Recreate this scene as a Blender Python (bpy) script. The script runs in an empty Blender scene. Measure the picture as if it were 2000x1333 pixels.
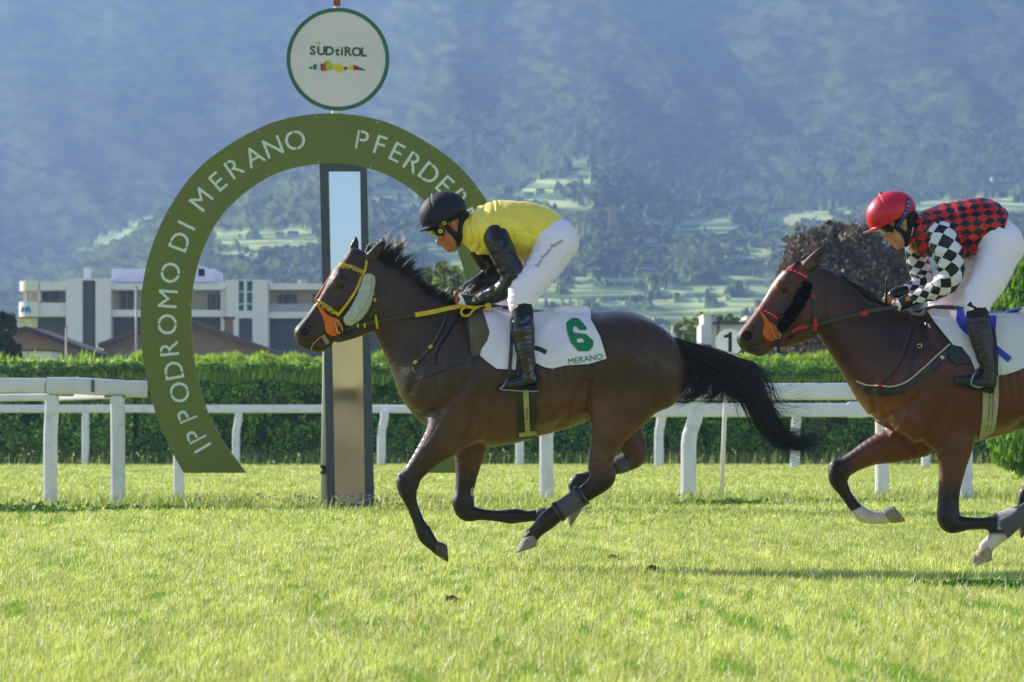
import bpy, math, random
import numpy as np
import bmesh
from mathutils import Vector, Matrix
R = math.radians
rng = np.random.default_rng(7)
random.seed(7)
SC = bpy.context.scene
COL = SC.collection

# ---------------------------------------------------------------- camera
F = 8333.0            # focal length in photo pixels (photo is 2000 wide)
CH = 0.82             # camera height
HZ = 840.0            # horizon row in the photo
cam = bpy.data.cameras.new('camera')
cam.sensor_width = 36.0
cam.lens = F / 2000 * 36.0
cam.shift_y = (HZ - 666.5) / 2000
cam.clip_start = 0.5
cam.clip_end = 20000
cam.dof.use_dof = True
cam.dof.focus_distance = 25.0
cam.dof.aperture_fstop = 10.0
camo = bpy.data.objects.new('camera', cam)
camo.location = (0, 0, CH)
camo.rotation_euler = (R(90), 0, 0)
COL.objects.link(camo)
SC.camera = camo

# ---------------------------------------------------------------- light
AZ, EL = 35.0, 27.0   # sun stands left (-X), AZ degrees towards the back (+Y)
sdir = Vector((-math.cos(R(AZ)) * math.cos(R(EL)), math.sin(R(AZ)) * math.cos(R(EL)), math.sin(R(EL))))
W = bpy.data.worlds.new('World')
SC.world = W
W.use_nodes = True
nt = W.node_tree
nt.nodes.clear()
sky = nt.nodes.new('ShaderNodeTexSky')
sky.sky_type = 'NISHITA'
sky.sun_disc = False
sky.sun_elevation = R(EL)
sky.sun_rotation = R(-(90 - AZ))
sky.altitude = 300
sky.air_density = 1.0
sky.dust_density = 0.6
bg = nt.nodes.new('ShaderNodeBackground')
bg.inputs['Strength'].default_value = 0.095
wo = nt.nodes.new('ShaderNodeOutputWorld')
nt.links.new(sky.outputs[0], bg.inputs[0])
nt.links.new(bg.outputs[0], wo.inputs[0])
sun = bpy.data.lights.new('sun', 'SUN')
sun.energy = 5.0
sun.angle = R(0.5)
sun.color = (1.0, 0.91, 0.81)
suno = bpy.data.objects.new('sun', sun)
suno.rotation_euler = sdir.to_track_quat('Z', 'Y').to_euler()
COL.objects.link(suno)
SC.view_settings.view_transform = 'Standard'
SC.view_settings.look = 'None'
SC.view_settings.exposure = 1.3
SC.view_settings.gamma = 1.0
try:
    SC.cycles.volume_bounces = 1
    SC.cycles.max_bounces = 8
    SC.cycles.transparent_max_bounces = 8
    SC.cycles.caustics_reflective = False
    SC.cycles.caustics_refractive = False
    SC.cycles.use_denoising = True
except Exception:
    pass
# ---------------------------------------------------------------- helpers
def P(px, py, Y):
    """photo pixel at depth Y -> world"""
    return ((px - 1000.0) * Y / F, Y, CH + (HZ - py) * Y / F)

def rgb(h):
    h = h.lstrip('#')
    out = []
    for i in (0, 2, 4):
        c = int(h[i:i + 2], 16) / 255
        out.append(c / 12.92 if c <= 0.04045 else ((c + 0.055) / 1.055) ** 2.4)
    return tuple(out)

def link(o, parent=None):
    COL.objects.link(o)
    if parent is not None:
        o.parent = parent
    return o

def mesh(name, V, Fc, m=None, parent=None, smooth=False, attrs=None, loc=None):
    """V (n,3) array or list, Fc list of faces or (k,3|4) int array"""
    me = bpy.data.meshes.new(name)
    V = np.asarray(V, dtype=np.float32).reshape(-1, 3)
    if isinstance(Fc, np.ndarray):
        k = Fc.shape[1]
        tot = np.full(len(Fc), k, dtype=np.int32)
        idx = Fc.astype(np.int32).ravel()
    else:
        tot = np.array([len(f) for f in Fc], dtype=np.int32)
        idx = np.array([i for f in Fc for i in f], dtype=np.int32)
    st = np.zeros(len(tot), dtype=np.int32)
    if len(tot) > 1:
        st[1:] = np.cumsum(tot)[:-1]
    me.vertices.add(len(V)); me.vertices.foreach_set('co', V.ravel())
    me.loops.add(len(idx)); me.loops.foreach_set('vertex_index', idx)
    me.polygons.add(len(tot)); me.polygons.foreach_set('loop_start', st)
    try:
        me.polygons.foreach_set('loop_total', tot)
    except Exception:
        pass
    me.polygons.foreach_set('use_smooth', np.full(len(tot), bool(smooth)))
    me.update(calc_edges=True)
    me.validate()
    if attrs:
        for an, (typ, dat) in attrs.items():
            a = me.attributes.new(an, typ, 'POINT')
            dat = np.asarray(dat, dtype=np.float32)
            if typ == 'FLOAT':
                a.data.foreach_set('value', dat.ravel())
            elif typ == 'FLOAT_COLOR':
                if dat.shape[1] == 3:
                    dat = np.concatenate([dat, np.ones((len(dat), 1), np.float32)], 1)
                a.data.foreach_set('color', dat.ravel())
            elif typ == 'FLOAT2':
                a.data.foreach_set('vector', dat.ravel())
            else:
                a.data.foreach_set('vector', dat.ravel())
    if m is not None:
        me.materials.append(m)
    o = bpy.data.objects.new(name, me)
    link(o, parent)
    if loc is not None:
        o.location = loc
    return o

def tag(o, label=None, cat=None, group=None, kind=None):
    if label: o['label'] = label
    if cat: o['category'] = cat
    if group: o['group'] = group
    if kind: o['kind'] = kind
    return o

def thing(name, label, cat, loc=(0, 0, 0), group=None):
    o = bpy.data.objects.new(name, None)
    o.empty_display_size = 0.2
    o.location = loc
    COL.objects.link(o)
    return tag(o, label, cat, group)

def settle(root):
    """children were built in world coordinates: keep them there under a moved empty"""
    l = root.location.copy()
    for c in root.children:
        c.matrix_parent_inverse = Matrix.Translation(-l)

class MB:
    """collects boxes / tubes / prisms into one mesh"""
    def __init__(s): s.v = []; s.f = []
    def add(s, V, Fc):
        n = len(s.v)
        s.v += [tuple(p) for p in V]
        s.f += [tuple(i + n for i in f) for f in Fc]
        return s
    def box(s, x0, y0, z0, x1, y1, z1):
        V = [(x0, y0, z0), (x1, y0, z0), (x1, y1, z0), (x0, y1, z0), (x0, y0, z1), (x1, y0, z1), (x1, y1, z1), (x0, y1, z1)]
        return s.add(V, [(0, 3, 2, 1), (4, 5, 6, 7), (0, 1, 5, 4), (1, 2, 6, 5), (2, 3, 7, 6), (3, 0, 4, 7)])
    def pbox(s, px0, py0, px1, py1, Y, depth):
        """box whose front face covers the photo rectangle at depth Y"""
        a = P(px0, py1, Y); b = P(px1, py0, Y)
        return s.box(a[0], Y, a[2], b[0], Y + depth, b[2])
    def prism(s, pts, y0, y1):
        """polygon in (x,z) extruded between y0 and y1"""
        n = len(pts)
        V = [(x, y0, z) for x, z in pts] + [(x, y1, z) for x, z in pts]
        Fc = [tuple(range(n)), tuple(range(2 * n - 1, n - 1, -1))]
        Fc += [(i, i + n, (i + 1) % n + n, (i + 1) % n) for i in range(n)]
        return s.add(V, Fc)
    def tube(s, pts, rad, n=8, cap=True):
        pts = [Vector(p) for p in pts]
        rad = rad if isinstance(rad, (list, tuple, np.ndarray)) else [rad] * len(pts)
        V = []; Fc = []
        up = None
        for i, p in enumerate(pts):
            t = (pts[min(i + 1, len(pts) - 1)] - pts[max(i - 1, 0)])
            if t.length < 1e-9: t = Vector((0, 0, 1))
            t.normalize()
            if up is None:
                up = t.orthogonal().normalized()
            up = (up - t * up.dot(t))
            if up.length < 1e-6: up = t.orthogonal()
            up.normalize()
            sd = t.cross(up)
            for k in range(n):
                a = 2 * math.pi * k / n
                V.append(p + (up * math.cos(a) + sd * math.sin(a)) * rad[i])
        for i in range(len(pts) - 1):
            for k in range(n):
                k2 = (k + 1) % n
                Fc.append((i * n + k, i * n + k2, (i + 1) * n + k2, (i + 1) * n + k))
        if cap:
            Fc.append(tuple(range(n - 1, -1, -1)))
            Fc.append(tuple(range((len(pts) - 1) * n, len(pts) * n)))
        return s.add(V, Fc)
    def build(s, name, m, parent=None, smooth=False):
        return mesh(name, s.v, s.f, m, parent, smooth)

# ---- noise (numpy value noise / fbm)
def _hash(ix, iy, seed):
    n = (ix.astype(np.int64) * 374761393 + iy.astype(np.int64) * 668265263 + seed * 1442695041) & 0xffffffff
    n = ((n ^ (n >> 13)) * 1274126177) & 0xffffffff
    n = n ^ (n >> 16)
    return (n & 0xffff).astype(np.float32) / 65535.0
def vnoise(x, y, seed=0):
    ix = np.floor(x); iy = np.floor(y)
    fx = x - ix; fy = y - iy
    fx = fx * fx * (3 - 2 * fx); fy = fy * fy * (3 - 2 * fy)
    a = _hash(ix, iy, seed); b = _hash(ix + 1, iy, seed)
    c = _hash(ix, iy + 1, seed); d = _hash(ix + 1, iy + 1, seed)
    return (a + (b - a) * fx) * (1 - fy) + (c + (d - c) * fx) * fy
def fbm(x, y, o=4, seed=0):
    s = 0; a = 0.5; t = 0
    for i in range(o):
        s = s + a * vnoise(x * 2 ** i + 17.3 * i, y * 2 ** i - 9.1 * i, seed + i); t += a; a *= 0.5
    return s / t

# ---- materials
def mat(name, col, rough=0.6, spec=0.3, metal=0.0, var=0.15, vscale=6.0, bump=0.0, bscale=60.0, trans=0.0,
        attr=None, emit=None, coat=0.0, sheen=0.0, col2=None, bstretch=None, space='Object', dirt=0.0):
    m = bpy.data.materials.new(name); m.use_nodes = True
    n = m.node_tree; n.nodes.clear(); L = n.links
    out = n.nodes.new('ShaderNodeOutputMaterial')
    b = n.nodes.new('ShaderNodeBsdfPrincipled')
    b.inputs['Roughness'].default_value = rough
    b.inputs['Specular IOR Level'].default_value = spec
    b.inputs['Metallic'].default_value = metal
    b.inputs['Coat Weight'].default_value = coat
    b.inputs['Coat Roughness'].default_value = 0.15
    b.inputs['Sheen Weight'].default_value = sheen
    tc = n.nodes.new('ShaderNodeTexCoord')
    crd = tc.outputs[space]
    nz = n.nodes.new('ShaderNodeTexNoise'); nz.inputs['Scale'].default_value = vscale; nz.inputs['Detail'].default_value = 5
    L.new(crd, nz.inputs['Vector'])
    if attr:
        at = n.nodes.new('ShaderNodeAttribute'); at.attribute_name = attr
        base = at.outputs['Color']
    else:
        rg = n.nodes.new('ShaderNodeRGB'); rg.outputs[0].default_value = (*col[:3], 1); base = rg.outputs[0]
        if col2 is not None:
            mx = n.nodes.new('ShaderNodeMix'); mx.data_type = 'RGBA'
            mp = n.nodes.new('ShaderNodeMapRange'); mp.inputs[1].default_value = 0.38; mp.inputs[2].default_value = 0.62
            L.new(nz.outputs[0], mp.inputs[0]); L.new(mp.outputs[0], mx.inputs[0])
            L.new(base, mx.inputs[6]); mx.inputs[7].default_value = (*col2[:3], 1); base = mx.outputs[2]
    hs = n.nodes.new('ShaderNodeHueSaturation')
    mr = n.nodes.new('ShaderNodeMapRange')
    mr.inputs[1].default_value = 0.25; mr.inputs[2].default_value = 0.75
    mr.inputs[3].default_value = 1 - var; mr.inputs[4].default_value = 1 + var
    L.new(nz.outputs[0], mr.inputs[0]); L.new(mr.outputs[0], hs.inputs['Value']); L.new(base, hs.inputs['Color'])
    col_out = hs.outputs[0]
    if dirt > 0:
        nd = n.nodes.new('ShaderNodeTexNoise'); nd.inputs['Scale'].default_value = vscale * 2.3; nd.inputs['Detail'].default_value = 8
        L.new(crd, nd.inputs['Vector'])
        md = n.nodes.new('ShaderNodeMapRange'); md.inputs[1].default_value = 0.52; md.inputs[2].default_value = 0.75; md.inputs[4].default_value = dirt
        L.new(nd.outputs[0], md.inputs[0])
        mx2 = n.nodes.new('ShaderNodeMix'); mx2.data_type = 'RGBA'
        L.new(md.outputs[0], mx2.inputs[0]); L.new(col_out, mx2.inputs[6]); mx2.inputs[7].default_value = (0.16, 0.15, 0.10, 1)
        col_out = mx2.outputs[2]
    L.new(col_out, b.inputs['Base Color'])
    if bump > 0:
        nb = n.nodes.new('ShaderNodeTexNoise'); nb.inputs['Scale'].default_value = bscale; nb.inputs['Detail'].default_value = 4
        if bstretch:
            mpn = n.nodes.new('ShaderNodeMapping'); mpn.inputs['Scale'].default_value = bstretch
            L.new(crd, mpn.inputs['Vector']); L.new(mpn.outputs[0], nb.inputs['Vector'])
        else:
            L.new(crd, nb.inputs['Vector'])
        bp = n.nodes.new('ShaderNodeBump'); bp.inputs['Strength'].default_value = min(1, bump); bp.inputs['Distance'].default_value = 0.02
        L.new(nb.outputs[0], bp.inputs['Height']); L.new(bp.outputs[0], b.inputs['Normal'])
    if emit:
        b.inputs['Emission Color'].default_value = (*emit, 1); b.inputs['Emission Strength'].default_value = 1
    if trans > 0:
        tr = n.nodes.new('ShaderNodeBsdfTranslucent'); L.new(col_out, tr.inputs[0])
        ms = n.nodes.new('ShaderNodeMixShader'); ms.inputs[0].default_value = trans
        L.new(b.outputs[0], ms.inputs[1]); L.new(tr.outputs[0], ms.inputs[2]); L.new(ms.outputs[0], out.inputs[0])
    else:
        L.new(b.outputs[0], out.inputs[0])
    return m

def text_pts(s, size=1.0, bold=0.0, shear=0.0):
    """default font outline -> (V2 (n,2) , faces) ; origin at left of baseline"""
    cu = bpy.data.curves.new('t', 'FONT'); cu.body = s; cu.size = size; cu.resolution_u = 4
    cu.offset = bold; cu.shear = shear
    o = bpy.data.objects.new('t', cu); COL.objects.link(o)
    dg = bpy.context.evaluated_depsgraph_get(); dg.update()
    me = o.evaluated_get(dg).to_mesh()
    V = np.array([v.co[:2] for v in me.vertices], dtype=float).reshape(-1, 2)
    Fc = [tuple(p.vertices) for p in me.polygons]
    o.evaluated_get(dg).to_mesh_clear()
    bpy.data.objects.remove(o); bpy.data.curves.remove(cu)
    return V, Fc
# ================================================================ SETTING
def crom(pts, n=8):
    """Catmull-Rom through pts (any dim)"""
    p = np.asarray(pts, float)
    p = np.vstack([2 * p[0] - p[1], p, 2 * p[-1] - p[-2]])
    out = []
    for i in range(1, len(p) - 2):
        for k in range(n):
            t = k / n
            a, b, c, d = p[i - 1], p[i], p[i + 1], p[i + 2]
            out.append(0.5 * ((2 * b) + (c - a) * t + (2 * a - 5 * b + 4 * c - d) * t * t + (3 * b - a - 3 * c + d) * t ** 3))
    out.append(p[-2])
    return np.array(out)

# ---- mountains: one terrain sheet, foothill ridge at 1.8 km, big slope behind to 4.3 km
def smooth01(t): t = np.clip(t, 0, 1); return t * t * (3 - 2 * t)
RX = [-600, -200, 60, 140, 200, 320, 450, 600, 700, 800, 900, 960, 1050, 1130, 1200, 1300, 1400, 1500, 1600, 1750, 2000, 2600]
RY = [590, 585, 560, 530, 487, 402, 345, 318, 330, 352, 392, 390, 335, 302, 330, 365, 400, 412, 408, 392, 372, 360]
def terrain_h(px, Y):
    hr = sum((HZ - np.interp(px + o, RX, RY)) for o in (-75, -50, -25, 0, 25, 50, 75)) / 7 * 1800.0 / F
    t = (Y - 620.0) / (1800.0 - 620.0)
    wob = fbm(px / 210.0, Y / 260.0, 3, 5) - 0.5
    z1 = hr * (0.35 * smooth01(t) + 0.65 * np.clip(t, 0, 1) ** 1.25) + wob * 8 * smooth01(t * 3) * (1 - smooth01((t - 0.8) * 5))
    left = 1 - smooth01((px - 640.0) / 260.0)                 # a valley opens behind the spur on the left
    drop = smooth01((Y - 1800.0) / 350.0) * left
    z1 = z1 * (1 - 0.45 * drop)
    t2 = np.clip((Y - 1830.0) / 1800.0, 0, 1)
    top = 500.0 + 30 * (fbm(px / 400.0, Y * 0, 3, 9) - 0.5)
    spur = fbm(px / 420.0 + Y / 700.0, Y / 900.0 - px / 900.0, 3, 31) - 0.5
    z2 = (top - hr * (1 - left)) * t2 ** 1.05 + spur * 105 * smooth01(t2 * 4) * (1 - smooth01((t2 - 0.8) * 5))
    return z1 * (1 - left * smooth01(t2 * 3)) + z2 + 0 * Y

cx = np.concatenate([np.arange(-3400, -420, 20.0), np.arange(-420, 2421, 3.2), np.arange(2440, 5400, 20.0)])
ys = np.concatenate([np.linspace(600, 1800, 300), np.linspace(1808, 1950, 12), np.linspace(1958, 3750, 340)])
PXg, Yg = np.meshgrid(cx, ys)
Zg = terrain_h(PXg, Yg)
PYg = HZ - (Zg - CH) * F / Yg           # screen row, only to lay out which slope is meadow and which is wood
MEADOWS = [
    [(985, 388), (1040, 350), (1130, 300), (1168, 318), (1150, 372), (1105, 388), (1080, 402), (1000, 398)],
    [(1060, 400), (1160, 385), (1180, 400), (1120, 430), (1060, 425)],
    [(400, 480), (420, 455), (560, 450), (625, 462), (620, 482), (500, 492)],
    [(405, 500), (500, 492), (560, 500), (500, 522), (450, 518)],
    [(60, 510), (200, 490), (290, 440), (300, 420), (250, 440), (120, 500)],
    [(1500, 425), (1640, 405), (1690, 425), (1560, 450), (1480, 470)],
    [(1400, 535), (1470, 520), (1530, 528), (1530, 590), (1450, 600), (1405, 570)],
    [(1120, 545), (1200, 540), (1390, 560), (1400, 625), (1180, 640), (1080, 600)],
    [(700, 395), (780, 355), (850, 420), (800, 430)],
    [(800, 470), (900, 470), (900, 530), (830, 520)],
    [(1700, 400), (2000, 385), (2100, 400), (1990, 430), (1750, 420)],
    [(880, 560), (1010, 540), (1100, 560), (1080, 640), (900, 640)],
    [(1230, 470), (1330, 475), (1440, 490), (1300, 492)],
    [(940, 500), (1010, 520), (1010, 560), (900, 590), (800, 560), (860, 520)],
    [(1060, 610), (1180, 560), (1300, 545), (1560, 560), (1560, 650), (1060, 660)],
    [(1240, 425), (1330, 440), (1400, 425), (1480, 440), (1400, 470), (1290, 465)],
    [(1000, 440), (1090, 430), (1150, 470), (1080, 500), (1010, 480)],
    [(1420, 480), (1560, 470), (1600, 500), (1450, 512)],
]
def inpoly(x, y, poly):
    r = np.zeros(x.shape, bool)
    n = len(poly)
    for i in range(n):
        x0, y0 = poly[i]; x1, y1 = poly[(i + 1) % n]
        if y0 == y1: continue
        c = ((y0 > y) != (y1 > y)) & (x < (x1 - x0) * (y - y0) / (y1 - y0) + x0)
        r ^= c
    return r
wx = (fbm(PXg / 40.0, PYg / 22.0, 3, 50) - 0.5) * 30
wy = (fbm(PXg / 40.0, PYg / 22.0, 3, 60) - 0.5) * 22
mead = np.zeros(PXg.shape, bool)
for pl in MEADOWS:
    mead |= inpoly(PXg + wx, PYg + wy, pl)
mead &= Yg < 2300
mead &= ~((fbm(PXg / 24.0 + PYg / 37.0, PYg / 11.0 - PXg / 80.0, 4, 81) > 0.67))
# tree-crown relief on the wooded slopes
rows = np.arange(len(ys))[:, None] * np.ones_like(PXg)
near = Yg < 1830
rr = -PYg / 1.9
lump = vnoise(PXg / 8.0 + rr * .21, rr / 2.4 - PXg / 31.0, 3) * 0.7 + vnoise(PXg / 17.0 - rr * .1, rr / 4.6 + PXg / 60.0, 4) * 0.8 + vnoise(PXg / 48.0 + rr * .04, rr / 12.0 - PXg / 150.0, 8) * 1.0
amp = np.where(mead, 0.0, np.where(near, 0.0012, 0.0008 - 0.0006 * smooth01((Yg - 1900) / 500))) * Yg * smooth01((Yg - 600) / 150)
Zd = Zg + lump * amp
# vineyard terraces: real steps in the meadows
stripe = (vnoise(PXg / 300.0 + PYg / 60.0, PYg / 4.2 + np.sin(PXg / 70.0) * .8, 12))
Zd += np.where(mead, (stripe - 0.5) * 1.2, 0)
wood = np.array(rgb('#26391e')); wood2 = np.array(rgb('#56682e')); med = np.array(rgb('#bccb88')); med2 = np.array(rgb('#5f7c46'))
f1 = np.clip((fbm(PXg / 22.0 + rr * .07, rr / 7.0 - PXg / 90.0, 4, 71) - 0.36) * 3.2, 0, 1)[..., None]
f2 = np.clip((stripe - 0.36) * 3.4, 0, 1)[..., None]
colr = np.where(mead[..., None], med2 * (1 - f2) + med * f2, wood * (1 - f1) + wood2 * f1)
V = np.stack([(PXg - 1000) * Yg / F, Yg, Zd], -1).reshape(-1, 3)
nr, nc = PXg.shape
ii = (np.arange(nr - 1)[:, None] * nc + np.arange(nc - 1)[None, :]).ravel()
Fq = np.stack([ii, ii + 1, ii + nc + 1, ii + nc], 1)
m_terr = mat('hillside', None, rough=0.95, spec=0.05, attr='tint', var=0.25, vscale=0.02)
tag(mesh('mountain', V, Fq, m_terr, smooth=False, attrs={'tint': ('FLOAT_COLOR', colr.reshape(-1, 3))}), kind='structure')
PYd = HZ - (Zd - CH) * F / Yg
def on_terrain(px, py):
    """nearest terrain point seen at that photo pixel"""
    c = int(np.argmin(np.abs(cx - px)))
    k = np.argmax(PYd[:, c] <= py)
    return V.reshape(nr, nc, 3)[k, c]

# tiny farmhouses, hamlets and a castle on the slopes
m_hw = mat('far_plaster', rgb('#cfc8bd'), rough=0.9, var=0.1, vscale=0.5)
m_hr = mat('far_tiles', rgb('#7d5a4a'), rough=0.9, var=0.1, vscale=0.5)
m_hg = mat('far_window', rgb('#2c3038'), rough=0.3)
def far_house(px, py, wpx, hpx, label, group=None, roof=True, cat='house', wallm=None, name='farmhouse'):
    q = on_terrain(px, py); s = q[1] / F
    w, h = wpx * s, hpx * s; d = w * 0.8
    root = thing(name, label, cat, (q[0], q[1], q[2] - 0.4 * h), group)
    b = MB(); b.box(-w / 2, 0, 0, w / 2, d, h * 1.4)
    wl = b.build('wall', wallm or m_hw, root)
    for i in range(3):
        wn = MB(); x = -w * 0.33 + i * w * 0.33
        wn.box(x - w * 0.05, -0.02 * h, h * 0.85, x + w * 0.05, 0, h * 1.15)
        wn.build('window', m_hg, root)
    if roof:
        r = MB(); r.prism([(-w * 0.56, h * 1.4), (w * 0.56, h * 1.4), (w * 0.40, h * 1.85), (-w * 0.40, h * 1.85)], -0.06 * w, d * 1.06)
        r.build('roof', m_hr, root)
    return root
far_house(545, 468, 17, 8, 'tiny white farmhouse on the terraced meadow seen through the left half of the arch')
far_house(573, 468, 22, 9, 'tiny white farmhouse just right of another inside the arch, left of the mirror')
far_house(602, 336, 14, 8, 'tiny pale house high on the slope just left of the mirror top inside the arch')
far_house(1112, 354, 10, 9, 'tiny bright white house on the sunny grass knoll above the yellow rider')
far_house(1198, 362, 13, 7, 'tiny pale house among trees right of the grass knoll')
far_house(1034, 388, 18, 8, 'leftmost tiny white house of the hamlet below the grass knoll', 'hamlet houses below the knoll')
far_house(1055, 382, 16, 8, 'middle tiny white house of the hamlet below the grass knoll', 'hamlet houses below the knoll')
far_house(1018, 394, 12, 6, 'lowest tiny white house at the left foot of the grass knoll', 'hamlet houses below the knoll')
ca = far_house(1198, 458, 22, 18, 'ruined stone castle on the wooded hill right of the yellow rider', cat='castle', roof=False, wallm=mat('castle_stone', rgb('#a08c7c'), rough=0.9), name='castle')
tb = MB(); tb.box(-1.6, 0.3, 0, 0.9, 3.0, 9.5); tb.build('tower', mat('tower_stone', rgb('#ab9584'), rough=0.9), ca)
far_house(1436, 508, 38, 9, 'long pale farmstead with red roof above the second horse head')
far_house(1535, 419, 52, 9, 'long pale winery building on the slope left of the red helmet')
far_house(1962, 360, 46, 12, 'row of white village buildings on the mountain near the right edge')
far_house(40, 330, 18, 6, 'tiny pale house on the far left slope')
far_house(1262, 527, 40, 4, 'long low pale wall of a farm above the terraces')
far_house(1160, 528, 26, 4, 'low pale farm shed on terraces behind the saddle cloth')

# ---- ground: one sheet
m_ground = mat('turf_soil', rgb('#a0a848'), rough=0.9, spec=0.1, var=0.12, vscale=6, bump=0.6, bscale=40)
gx = np.concatenate([np.linspace(-1600, -40, 12), np.linspace(-30, 30, 41), np.linspace(40, 1600, 12)])
gy = np.concatenate([np.linspace(-60, 8, 10), np.linspace(10, 110, 101), np.linspace(120, 760, 20)])
GX, GY = np.meshgrid(gx, gy)
def ground_z(x, y):
    return (fbm(x / 3.0, y / 3.0, 3, 21) - 0.5) * 0.0015 * ((np.abs(x) < 38) & (y > 5) & (y < 115))
GZ = ground_z(GX, GY)
k = len(gx)
ii = (np.arange(len(gy) - 1)[:, None] * k + np.arange(k - 1)[None, :]).ravel()
tag(mesh('ground', np.stack([GX, GY, GZ], -1).reshape(-1, 3), np.stack([ii, ii + 1, ii + k + 1, ii + k], 1), m_ground, smooth=True), kind='structure')

# ---- grass
def blades(x, y, h, w, lean, seed, z=None, az=None):
    r = np.random.default_rng(seed * 7919 + 13); n = len(x)
    a = r.uniform(0, 2 * math.pi, n) if az is None else az
    la = r.normal(0.6, 1.2, n)                       # lean direction, a little wind to the right
    l = lean * np.abs(r.normal(0.55, 0.45, n))
    dx = np.cos(la) * l * h; dy = np.sin(la) * l * h
    zz = ground_z(x, y) if z is None else z
    ca, sa = np.cos(a) * w / 2, np.sin(a) * w / 2
    V = np.empty((n, 5, 3), np.float32)
    V[:, 0] = np.stack([x - ca, y - sa, zz - 0.01], 1); V[:, 1] = np.stack([x + ca, y + sa, zz - 0.01], 1)
    mx, my, mz = x + dx * 0.35, y + dy * 0.35, zz + h * 0.58
    V[:, 2] = np.stack([mx + ca * .8, my + sa * .8, mz], 1); V[:, 3] = np.stack([mx - ca * .8, my - sa * .8, mz], 1)
    V[:, 4] = np.stack([x + dx, y + dy, zz + h * np.sqrt(np.clip(1 - 0.5 * l * l, 0.2, 1))], 1)
    b = np.arange(n)[:, None] * 5
    T = np.concatenate([b + [0, 1, 2], b + [0, 2, 3], b + [3, 2, 4]], 0)
    return V.reshape(-1, 3), T
def scatter(y0, y1, dens, seed, marg=1.42):
    r = np.random.default_rng(seed)
    wid = lambda y: 2 * 1000 * y / F * marg
    area = (wid(y0) + wid(y1)) / 2 * (y1 - y0)
    n = int(area * dens)
    y = np.sqrt(r.uniform(y0 ** 2, y1 ** 2, n))
    x = r.uniform(-0.5, 0.5, n) * wid(y)
    return x, y
gp, gf, gc = [], [], []; off = 0
GR = np.array([rgb('#cad068'), rgb('#b2c452'), rgb('#dadc84'), rgb('#f4eecc'), rgb('#88aa42')])
for (y0, y1, dn, h, w, sd) in [(12.6, 17, 3400, .038, .0036, 1), (17, 24, 2500, .036, .0042, 2), (24, 36, 1500, .036, .0052, 3), (36, 56, 560, .05, .009, 4), (56, 100, 170, .06, .015, 5)]:
    x, y = scatter(y0, y1, dn, sd)
    r = np.random.default_rng(sd * 31 + 4001)
    patch = fbm(x / 0.13 + y * .9, y / 1.7 + x * 2.3, 4, 91); patch2 = fbm(x / 0.05 - y * 1.3, y / .8 + x * 3.1, 2, 95); big = fbm(x / .9 + y * .31, y / 5.0 - x * .8, 3, 97)
    hh = h * r.uniform(0.4, 1.3, len(x)) * (0.8 + 0.4 * patch)
    Vb, Tb = blades(x, y, hh, w * r.uniform(.7, 1.3, len(x)), 0.9, sd)
    pick = r.choice(5, len(x), p=[.38, .27, .2, .06, .09])
    c = GR[pick] * .9 * (0.80 + 0.40 * patch[:, None]) * (0.66 + 0.68 * patch2[:, None]) * (.86 + .28 * big[:, None])
    dark = (patch2 < 0.38) & (patch < 0.42)
    c[dark] = np.array(rgb('#88b03a')) * .9
    hh = np.where(dark, hh * 1.3, hh)
    gp.append(Vb); gf.append(Tb + off); off += len(Vb); gc.append(np.repeat(c, 5, 0))
m_grass = mat('grass_blade', None, rough=0.42, spec=0.45, attr='tint', var=0.0, trans=0.48)
tag(mesh('grass', np.concatenate(gp), np.concatenate(gf), m_grass, attrs={'tint': ('FLOAT_COLOR', np.concatenate(gc))}),
    'short bright mown turf of the racecourse', 'grass', kind='stuff')
# pale seed stalks standing out of the near turf + long grass along the rails and under the hedge
gp, gf, gc = [], [], []; off = 0
def addb(x, y, h, w, lean, c, sd):
    global off
    Vb, Tb = blades(x, y, h, w, lean, sd); gp.append(Vb); gf.append(Tb + off); off += len(Vb); gc.append(np.repeat(c, 5, 0))
r = np.random.default_rng(3)
x, y = scatter(12.6, 34, 26, 11); n = len(x)
addb(x, y, r.uniform(.05, .10, n), np.full(n, .004), 1.2, np.array(rgb('#e6e3b4')) * r.uniform(.7, 1.1, (n, 1)), 12)
x, y = scatter(40.5, 53, 240, 13); n = len(x)
dens = np.exp(-((y - (44.5 + (x + 5) * 0.42)) / 2.3) ** 2) * (fbm(x / .5, y / 1.2, 3, 17) > .45); kx = r.uniform(0, 1, n) < dens
x, y = x[kx], y[kx]; n = len(x)
addb(x, y, r.uniform(.06, .19, n), np.full(n, .009), .8, GR[r.choice(5, n, p=[.3, .3, .1, .05, .25])] * r.uniform(.5, 1.0, (n, 1)), 14)
x, y = scatter(92, 100.2, 140, 15); n = len(x)
kx = r.uniform(0, 1, n) < np.exp(-((y - 100.2) / 2.5) ** 2) * (0.4 + fbm(x / .8, y, 2, 77)); x, y = x[kx], y[kx]; n = len(x)
addb(x, y, r.uniform(.10, .42, n), np.full(n, .02), .5, np.array([rgb('#8ea04a'), rgb('#a8ab6a'), rgb('#5f7f2c')])[r.choice(3, n, p=[.4, .3, .3])] * r.uniform(.6, 1.0, (n, 1)), 16)
tag(mesh('long_grass', np.concatenate(gp), np.concatenate(gf), m_grass, attrs={'tint': ('FLOAT_COLOR', np.concatenate(gc))}),
    'taller tufts and pale seed stalks by the rail posts and along the hedge foot', 'grass', kind='stuff')
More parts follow.
